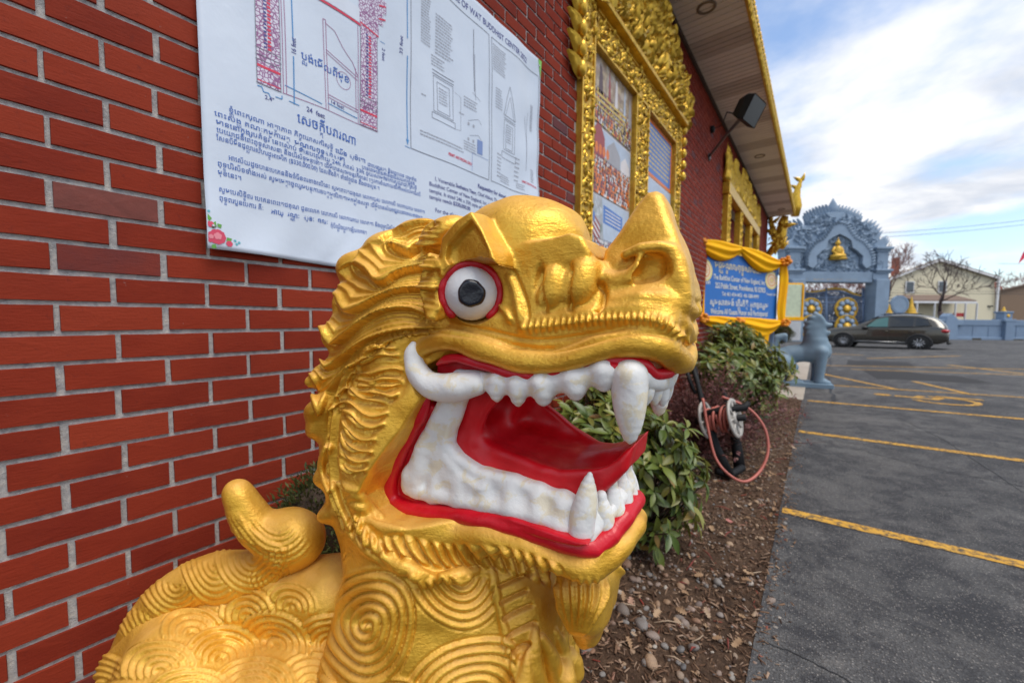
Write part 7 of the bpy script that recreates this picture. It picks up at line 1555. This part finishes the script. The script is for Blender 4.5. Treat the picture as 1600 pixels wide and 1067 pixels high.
b = MB(); F4 = [(1609, 380), (1600, 396), (1594, 404), (1590, 412), (1596, 408), (1604, 402), (1610, 398)]; P = [at_z(x, y, fz_)+N3*.05*math.sin(i*1.7) for i, (x, y) in enumerate(F4)]; b.prism(P, N3*.01); b.build('flag_cloth', plain('flag_red', (.55, .02, .06), .7), FG)
# ================================================================ shrubs
def leaf_shape(name, L, W, fold, droop, mat, n=5, belly=.5):
    V, F_ = [], []
    for i in range(n+1):
        t = i/n; w = W*math.sin(math.pi*min(1, max(0.02, t))**(.8+belly*.2))*.5+0.0008; z = -droop*L*t*t
        V += [(L*t, -w, z+fold*w), (L*t, 0, z), (L*t, w, z+fold*w)]
    for i in range(n):
        a = 3*i; F_ += [(a, a+3, a+4, a+1), (a+1, a+4, a+5, a+2)]
    me = bpy.data.meshes.new(name); me.from_pydata(V, [], F_); me.materials.append(mat); me.polygons.foreach_set('use_smooth', [True]*len(F_)); me.update(); return me, np.array(V), F_
def leaf_mat(name, c0, c1, back, rough=.38):
    M = Mat(name); M.coord('Object'); oi = M.n('ShaderNodeObjectInfo'); at = M.n('ShaderNodeAttribute', attribute_name='tone'); r = M.math('FRACT', M.math('ADD', at.outputs['Fac'], oi.outputs['Random']))
    c = M.ramp(r, [(0.0, c0), (0.7, c1), (0.90, back), (0.95, back), (1.0, (back[0]*1.2, back[1]*.62, back[2]*.8))]); g = M.n('ShaderNodeNewGeometry'); c = M.mix(g.outputs['Backfacing'], c, back); M.set(c, rough, spec=.5)
    tr = M.n('ShaderNodeBsdfTranslucent'); M.l(c, tr.inputs[0]); mx_ = M.n('ShaderNodeMixShader'); mx_.inputs[0].default_value = .22; M.l(M.b.outputs[0], mx_.inputs[1]); M.l(tr.outputs[0], mx_.inputs[2]); M.l(mx_.outputs[0], M.t.nodes['Material Output'].inputs[0]); return M.m
M_RHO = leaf_mat('rhododendron_leaf', (0.060, 0.100, 0.018), (0.150, 0.190, 0.032), (0.23, 0.22, 0.045)); M_STEM = plain('woody_stem', (.07, .045, .03), .9)
def frame(d, up=EZ):
    d = d/np.linalg.norm(d); s_ = np.cross(up, d); s_ = s_/np.linalg.norm(s_) if np.linalg.norm(s_) > 1e-3 else EX; return d, s_, np.cross(d, s_)
def whorl_shrub(name, label, c, R3, nw, L, W, seed, group=None, single=300, sides=None, lean=(0, 0)):
    """shrub of leaf whorls: c = foot, R3 = half sizes"""
    r_ = random.Random(seed); t = thing(name, label, 'shrub', c, group); c = np.asarray(c, float); cen = c+EZ*R3[2]*.95; items = []; stems = MB()
    for k in range(nw):
        for _ in range(40):
            d = np.array([r_.gauss(0, 1), r_.gauss(0, 1), r_.gauss(0, 1)+.25]); d /= np.linalg.norm(d); rad = r_.uniform(.45, 1.0)**.5; bump = 1+.16*math.sin(d[0]*5+seed)+.13*math.sin(d[1]*7+d[2]*4)
            p = cen+d*np.array(R3)*rad*bump
            if p[2] > c[2]+.05 and p[0] > WALL_X+.06: break
        ax = d*.75+EZ*.75; ax /= np.linalg.norm(ax); m = r_.randint(6, 10); root = c+np.array([r_.uniform(-.2, .2)*R3[0], r_.uniform(-.2, .2)*R3[1], 0]); stems.tube([root, (root+p)/2+np.array([r_.uniform(-.05, .05), r_.uniform(-.05, .05), .02]), p], [.010, .006, .003], 4, cap=False)
        a0, s0, u0 = frame(ax, EX)
        for j in range(m):
            a = 6.283*j/m+r_.uniform(-.55, .55); el = r_.uniform(-.7, .45) if j < m-2 else r_.uniform(.5, 1.1); dd = math.cos(el)*(math.cos(a)*s0+math.sin(a)*u0)+math.sin(el)*a0; x, y, z = frame(dd, a0+np.array([r_.gauss(0, .2), r_.gauss(0, .2), 0])); items.append((p+dd*.006, x, y, z, r_.uniform(.45, 1.3)))
    stems.build('stems', M_STEM, t, True)
    me, V, F_ = leaf_shape('leaf', L, W, .35, .22, M_RHO)
    def vis(it): x, y, z = proj(it[0]); return -1e9 if not (0 < x < 1600 and 0 < y < 1100) else -z+ (0.25*((it[0]-cen) @ (CAM-cen))/np.linalg.norm(CAM-cen))
    items.sort(key=vis, reverse=True); inv = wmat(t).inverted()
    for (p, x, y, z, s_) in items[:single]:
        o = bpy.data.objects.new('leaf', me); o.matrix_local = inv @ Matrix(((x[0]*s_, y[0]*s_, z[0]*s_, p[0]), (x[1]*s_, y[1]*s_, z[1]*s_, p[1]), (x[2]*s_, y[2]*s_, z[2]*s_, p[2]), (0, 0, 0, 1))); COL.objects.link(o); o.parent = t
    rest = items[single:]
    if rest:
        Vs = np.concatenate([p+s_*(V[:, :1]*x+V[:, 1:2]*y+V[:, 2:]*z) for p, x, y, z, s_ in rest]); n = len(V); Fs = (np.array(F_)[None]+(np.arange(len(rest))*n)[:, None, None]).reshape(-1, 4); o = tag(mesh_obj('foliage', Vs, Fs, M_RHO, t, True), kind='stuff'); o.data.attributes.new('tone', 'FLOAT', 'POINT').data.foreach_set('value', np.repeat(np.array([r_.random() for _ in rest]), n))
    return t
def near_pt(x, y, z): return at_z(x, y, z)
c1 = at_z(1005, 700, 2.3); whorl_shrub('rhododendron', 'broad leaved green rhododendron directly behind the lion jaw', (c1[0]-.06, c1[1]+.06, 0.0), (.32, .38, .47), 250, .10, .036, 3, 'rhododendrons in the bed')
c1b = at_z(905, 660, 2.9); whorl_shrub('rhododendron', 'yellowing rhododendron seen through the open mouth of the lion', (c1b[0]+.12, c1b[1], 0.0), (.36, .48, .52), 170, .105, .038, 12, 'rhododendrons in the bed', single=150)
c2 = at_z(1150, 578, 5.5); whorl_shrub('rhododendron', 'rounded green rhododendron below the draped sign', (c2[0], c2[1], 0.0), (.60, 1.05, .65), 760, .125, .046, 8, 'rhododendrons in the bed')
# barberry: fine purple twigs
M_BARB = leaf_mat('barberry_leaf', (0.10, 0.028, 0.030), (0.17, 0.055, 0.050), (0.16, 0.08, 0.065), .6); M_TW = plain('purple_twigs', (.09, .035, .03), .9)
BB = thing('barberry_bush', 'small dark purple twiggy bush beside the hose reel', 'shrub', (-1.0, 4.55, 0)); tw = MB(); lv = []; r_ = random.Random(4)
for k in range(300):
    a = r_.uniform(0, 6.283); e = r_.uniform(.25, 1.35); d = np.array([math.cos(a)*math.cos(e), math.sin(a)*math.cos(e), math.sin(e)]); L_ = r_.uniform(.55, 1.10); p0 = np.array([-.98+r_.uniform(-.08, .08), 4.45+r_.uniform(-.2, .2), .01]); pts = [p0, p0+d*L_*.5+EZ*.03, p0+d*L_+np.array([r_.gauss(0, .05), r_.gauss(0, .05), -.02])]; tw.tube(pts, [.005, .0035, .0015], 4, cap=False)
    for j in range(34): q = r_.uniform(.3, 1); lv.append((p0+d*L_*q+np.array([r_.gauss(0, .02), r_.gauss(0, .02), r_.gauss(0, .02)]), r_.uniform(.7, 1.2)))
tw.build('twigs', M_TW, BB, True); me, V, F_ = leaf_shape('tiny_leaf', .034, .022, .3, .1, M_BARB, 2)
Vs = []; 
for p, s_ in lv: x, y, z = frame(np.array([r_.gauss(0, 1), r_.gauss(0, 1), r_.gauss(0, .6)])); Vs.append(p+s_*(V[:, :1]*x+V[:, 1:2]*y+V[:, 2:]*z))
n = len(V); o = tag(mesh_obj('foliage', np.concatenate(Vs), (np.array(F_)[None]+(np.arange(len(lv))*n)[:, None, None]).reshape(-1, 4), M_BARB, BB, True), kind='stuff'); o.data.attributes.new('tone', 'FLOAT', 'POINT').data.foreach_set('value', np.repeat(nr.rand(len(lv)), n))
# clipped evergreens: dense short needles
M_NEED = leaf_mat('evergreen_needle', (0.035, 0.055, 0.010), (0.075, 0.095, 0.018), (0.10, 0.11, 0.03), .7)
def dense(name, label, c, R3, n, L, seed):
    r_ = random.Random(seed); t = thing(name, label, 'shrub', (c[0], c[1], 0)); tm = MB(); tm.tube([(c[0], c[1], 0), (c[0], c[1], c[2])], [.03, .015], 6); tm.build('stem', M_STEM, t, True); V0 = leaf_shape('needle', L, L*.28, .2, .05, M_NEED, 2); V, F_ = V0[1], V0[2]; Vs = []
    for k in range(n):
        d = np.array([r_.gauss(0, 1) for _ in range(3)]); d /= np.linalg.norm(d); p = np.asarray(c)+d*np.array(R3)*r_.uniform(.72, 1.0)*(1+.10*math.sin(d[0]*9+d[2]*7)); x, y, z = frame(d+np.array([r_.gauss(0, .5), r_.gauss(0, .5), .5+r_.gauss(0, .4)])); s_ = r_.uniform(.7, 1.3)
        if p[2] < .02: continue
        Vs.append(p+s_*(V[:, :1]*x+V[:, 1:2]*y+V[:, 2:]*z))
    m = len(V); o = tag(mesh_obj('foliage', np.concatenate(Vs), (np.array(F_)[None]+(np.arange(len(Vs))*m)[:, None, None]).reshape(-1, 4), M_NEED, t, True), kind='stuff'); o.data.attributes.new('tone', 'FLOAT', 'POINT').data.foreach_set('value', np.repeat(nr.rand(len(Vs)), m)); core = MB(); core.ball(c, np.array(R3)*.78, 16, 12); core.build('inner_branches', M_STEM, t, True)
cc_ = at_z(505, 800, 1.33); dense('evergreen_shrub', 'mossy green evergreen shrub between the golden lion neck and the brick wall', (cc_[0]-.02, cc_[1]+.04, cc_[2]-.06), (.10, .22, .22), 7000, .018, 5)
cs_ = at_z(1217, 521, 9.3); dense('round_shrub', 'small round clipped shrub to the right of the draped sign', (cs_[0], cs_[1], cs_[2]), (.30, .30, .22), 3500, .05, 6)
# ================================================================ hose reel
HR = thing('hose_reel', 'black garden hose reel with white drum and loose red hose loop beside the bed path', 'hose reel', (-.72, 4.1, 0))
M_HOSE = plain('faded_red_hose', (.42, .115, .085), .5, var=.15); M_DRUM = plain('white_plastic_drum', (.36, .34, .31), .45)
hz = 3.5
def hp_(x, y, z=hz): return at_z(x, y, z)
def rp(P): return np.array(P)
dc = hp_(1122, 655); da = np.array([.93, -.10, .25]); da /= np.linalg.norm(da)
for k, off_ in ((0, -.10), (1, .14)):
    b = MB(); b.lathe(dc+da*off_, [(.165, -.012), (.175, 0), (.165, .012), (.138, .008), (.133, -.004)], 32, axis=da); fl_ = b.build('drum_flange', M_DRUM, HR, True); u_, s_, w_ = frame(da, EZ)
    b = MB()
    for j in range(8): a = 6.283*j/8; d = math.cos(a)*s_+math.sin(a)*w_; b.tube([dc+da*off_+d*.05, dc+da*off_+d*.145], .011, 6)
    b.lathe(dc+da*off_, [(.06, -.012), (.06, .014), (.02, .02)], 16, axis=da); b.build('spokes', M_DRUM, fl_, True)
b = MB(); u_, s_, w_ = frame(da, EZ); pts = []
for i in range(200): a = i/200*6.283*7; pts.append(dc+da*(-.085+.21*abs(((i/200*3.0) % 2)-1))+(math.cos(a)*s_+math.sin(a)*w_)*(.095+.015*math.sin(i*.05)))
b.tube(pts, .0125, 7); b.build('coiled_hose', M_HOSE, HR, True)
loop = cut_open(np.array([hp_(1098, 622, 3.45), hp_(1106, 668, 3.38), hp_(1118, 715, 3.30), hp_(1140, 742, 3.22), hp_(1165, 752, 3.2), hp_(1188, 735, 3.25), hp_(1200, 705, 3.3), hp_(1196, 672, 3.35), hp_(1178, 645, 3.42), hp_(1155, 630, 3.48), hp_(1128, 620, 3.5)]), 8)
b = MB(); b.tube(loop, .0115, 9); b.build('hose', M_HOSE, HR, True)
def bar3(pts, r, name): b = MB(); b.tube(pts, r, 9); return b.build(name, M_BLK, HR, True)
bar3([hp_(1082, 572, 3.75), hp_(1090, 600, 3.7), hp_(1100, 640, 3.6), hp_(1118, 700, 3.45), hp_(1138, 742, 3.4)], [.02, .022, .03, .045, .05], 'side_frame'); bar3([hp_(1128, 606, 3.95), hp_(1140, 640, 3.8), hp_(1150, 690, 3.65), hp_(1156, 735, 3.55)], [.02, .03, .045, .05], 'side_frame')
hb = [hp_(1072, 572, 3.75), hp_(1076, 568, 3.75), hp_(1083, 570, 3.75), hp_(1087, 578, 3.75), hp_(1090, 596, 3.72), hp_(1094, 612, 3.7), hp_(1086, 614, 3.7), hp_(1078, 596, 3.74), hp_(1072, 578, 3.75)]; bar3(hb, .018, 'handle')
bar3([hp_(1098, 648, 3.5), hp_(1130, 640, 3.45), hp_(1164, 636, 3.4), hp_(1170, 628, 3.4)], [.03, .035, .035, .02], 'crank_arm'); bar3([hp_(1118, 735, 3.42), hp_(1140, 742, 3.4), hp_(1160, 730, 3.5)], [.03, .035, .03], 'foot'); bar3([dc-da*.2, dc+da*.22], .03, 'axle')
# ================================================================ pebbles, leaves, bark on the bed
def bed_surface(x, y): return bed_z(x, y)+(0.012 if x > -.2 else 0)
def pebble_mesh(k, rough=.12):
    r = random.Random(k); bm = bmesh.new(); bmesh.ops.create_icosphere(bm, subdivisions=2, radius=1); ph = [r.uniform(0, 6) for _ in range(6)]
    for v in bm.verts: q = v.co.normalized(); v.co = q*(1+rough*math.sin(q.x*2.3+ph[0])+rough*math.sin(q.y*2.9+ph[1])*.8+rough*.6*math.sin(q.z*3.7+ph[2]+q.x*2)); v.co.z *= .62; v.co.y *= .82
    me = bpy.data.meshes.new('pebble'); bm.to_mesh(me); bm.free(); me.polygons.foreach_set('use_smooth', [True]*len(me.polygons)); me.materials.append(M_PEB); return me
M_PB = Mat('river_pebble'); oi = M_PB.n('ShaderNodeObjectInfo'); at = M_PB.n('ShaderNodeAttribute', attribute_name='tone'); M_PB.coord('Object', (3, 3, 3)); rr = M_PB.math('FRACT', M_PB.math('ADD', at.outputs['Fac'], oi.outputs['Random']))
c = M_PB.ramp(rr, [(0.0, (.26, .16, .095)), (.18, (.36, .25, .16)), (.36, (.14, .115, .10)), (.52, (.22, .21, .20)), (.68, (.25, .14, .085)), (.82, (.10, .10, .105)), (.95, (.38, .34, .29)), (1, (.24, .11, .075))]); c = M_PB.mix(M_PB.ramp(M_PB.noise(1.5, 6, .7), [(.45, 0), (.7, .55)]), c, (.10, .07, .055)); M_PB.set(c, .62, spec=.4); M_PB.bump(M_PB.noise(7, 5, .6), .25, .02); M_PEB = M_PB.m
PEB = [pebble_mesh(k) for k in range(8)]
def scatter_xy(n, ymin, ymax, dens=1.0):
    out = []
    while len(out) < n:
        y = ymin+(ymax-ymin)*rng.random()**1.7; x = rng.uniform(-1.35, BED_X+.02) if rng.random() < .93 else BED_X+abs(rng.gauss(0, .05))
        if rng.random() < .85: out.append((x, y))
    return out
lion_c = CAM+H0
def clear_of_plinth(x, y, m=.0):
    d = np.array([x, y, 0])-np.array([lion_c[0], lion_c[1], 0]); u = d @ HF; l = d @ HL; return not (-.97-m < u < .26+m and -.31-m < l < .31+m)
peb = []
for (x, y) in scatter_xy(4600, .30, 7.5):
    if not clear_of_plinth(x, y): continue
    near_ = 1.25 if (x < -.35 and y < 2.2) else .8; s_ = math.exp(rng.gauss(-4.70, .42))*near_; s_ = min(.034, max(.005, s_)); peb.append((x, y, bed_surface(x, y)+s_*.25, s_))
def pk(p): x, y, z = proj(p[:3]); return p[3]/z if (860 < x < 1320 and 480 < y < 1090) else p[3]*.01
peb.sort(key=pk, reverse=True)
for (x, y, z, s_) in peb[:290]:
    o = bpy.data.objects.new('pebble', PEB[rng.randrange(8)]); o.location = (x, y, z); o.scale = (s_*rng.uniform(.85, 1.3), s_, s_*rng.uniform(.8, 1.1)); o.rotation_euler = (rng.uniform(-.4, .4), rng.uniform(-.4, .4), rng.uniform(0, 6.28)); COL.objects.link(o); o.parent = bed
P0 = []
for me in PEB[:4]:
    v = np.zeros(len(me.vertices)*3); me.vertices.foreach_get('co', v); P0.append((v.reshape(-1, 3), np.array([tuple(p.vertices) for p in me.polygons])))
bmI = bmesh.new(); bmesh.ops.create_icosphere(bmI, subdivisions=1, radius=1); VI = np.array([v.co[:] for v in bmI.verts]); FI = np.array([[v.index for v in f.verts] for f in bmI.faces]); bmI.free()
Vs, Fs, Tn, off = [], [], [], 0
for (x, y, z, s_) in peb[290:]:
    a = rng.uniform(0, 6.28); v = VI*np.array([s_*rng.uniform(.9, 1.3), s_*.85, s_*.6]); v = np.stack([v[:, 0]*math.cos(a)-v[:, 1]*math.sin(a), v[:, 0]*math.sin(a)+v[:, 1]*math.cos(a), v[:, 2]], 1); Vs.append(v+np.array([x, y, z])); Fs.append(FI+off); off += len(VI); Tn += [rng.random()]*len(VI)
o = tag(mesh_obj('gravel', np.concatenate(Vs), np.concatenate(Fs), M_PEB, bed, True), kind='stuff'); o.data.attributes.new('tone', 'FLOAT', 'POINT').data.foreach_set('value', Tn)
# bark chips and broken twigs
M_CH = Mat('bark_chip'); at = M_CH.n('ShaderNodeAttribute', attribute_name='tone'); M_CH.set(M_CH.ramp(at.outputs['Fac'], [(0, (.035, .019, .012)), (.4, (.11, .060, .036)), (.75, (.20, .125, .080)), (.95, (.30, .21, .15)), (1, (.20, .03, .02))]), .9, spec=.2)
Vs, Fs, Tn, off = [], [], [], 0; CV = np.array([(-1, -.5, -.2), (1, -.35, -.2), (1, .4, -.2), (-1, .5, -.2), (-.9, -.4, .2), (.8, -.3, .3), (.9, .3, .2), (-.85, .4, .15)]); CFc = np.array([(0,3,2,1),(4,5,6,7),(0,1,5,4),(1,2,6,5),(2,3,7,6),(3,0,4,7)])
for (x, y) in scatter_xy(17000, .25, 8.4):
    if not clear_of_plinth(x, y): continue
    L_ = rng.uniform(.006, .022); w = L_*rng.uniform(.2, .6); R_ = np.array(Matrix.Rotation(rng.uniform(0, 6.28), 3, 'Z') @ Matrix.Rotation(rng.gauss(0, .35), 3, 'Y') @ Matrix.Rotation(rng.gauss(0, .35), 3, 'X')); Vs.append((CV*np.array([L_, w, .006])) @ R_.T+np.array([x, y, bed_surface(x, y)+rng.uniform(0, .012)])); Fs.append(CFc+off); off += 8; Tn += [rng.random()]*8
o = tag(mesh_obj('bark_mulch', np.concatenate(Vs), np.concatenate(Fs), M_CH.m, bed), kind='stuff'); o.data.attributes.new('tone', 'FLOAT', 'POINT').data.foreach_set('value', Tn)
# fallen oak leaves
M_OAK = leaf_mat('dry_oak_leaf', (.25, .14, .07), (.40, .26, .15), (.42, .30, .20), .75)
def oak_mesh(k):
    r = random.Random(k); L_, n = 1.0, 9; V = [(0, 0, 0)]; F_ = []
    pts = []
    for i in range(n+1):
        t = i/n; lob = (.10+.26*math.sin(math.pi*(t*.85+.08)))*(1.0 if i % 2 else .42); pts.append((t*L_, lob))
    V = []
    for t, w in pts: V += [(t, -w*r.uniform(.8, 1.2), .10*math.sin(t*4+k)+abs(w)*r.uniform(.1, .7)), (t, 0, .06*math.sin(t*4+k)), (t, w*r.uniform(.8, 1.2), .10*math.sin(t*4+k)+abs(w)*r.uniform(.1, .7))]
    for i in range(n): a = 3*i; F_ += [(a, a+3, a+4, a+1), (a+1, a+4, a+5, a+2)]
    V += [(-.25, -.012, .02), (-.25, .012, .02), (0, .012, .01), (0, -.012, .01)]; q = len(V); F_.append((q-4, q-1, q-2, q-3)); me = bpy.data.meshes.new('fallen_leaf'); me.from_pydata(V, [], F_); me.materials.append(M_OAK); me.polygons.foreach_set('use_smooth', [True]*len(F_)); me.update(); return me
OAK = [oak_mesh(k) for k in range(6)]
for i in range(280):
    y = .45+5.5*rng.random()**1.5; x = rng.uniform(-1.2, BED_X+.02)
    if not clear_of_plinth(x, y): continue
    o = bpy.data.objects.new('fallen_leaf', OAK[rng.randrange(6)]); s_ = rng.uniform(.028, .058); o.location = (x, y, bed_surface(x, y)+.014+rng.uniform(0, .01)); o.scale = (s_, s_, s_); o.rotation_euler = (rng.gauss(0, .35), rng.gauss(0, .35), rng.uniform(0, 6.28)); COL.objects.link(o); o.parent = bed
M_REDT = plain('red_bark_strip', (.17, .028, .018), .7, var=.3); M_PALE = plain('pale_stick', (.34, .25, .17), .85)
for i in range(70):
    y = .5+4.5*rng.random()**1.6; x = rng.uniform(-1.0, BED_X-.06); a = rng.uniform(0, 6.28); L_ = rng.uniform(.02, .075); z = bed_surface(x, y)+.018; red = i % 3 != 0; b = MB(); d = np.array([math.cos(a), math.sin(a), 0]); n_ = np.array([-d[1], d[0], 0])
    if not clear_of_plinth(x, y): continue
    b.tube([np.array([x, y, z])-d*L_, np.array([x, y, z+.006])+n_*rng.uniform(-.01, .01), np.array([x, y, z])+d*L_], [.002, .0045 if red else .003, .0015], 5); b.build('twig', M_REDT if red else M_PALE, bed, True)
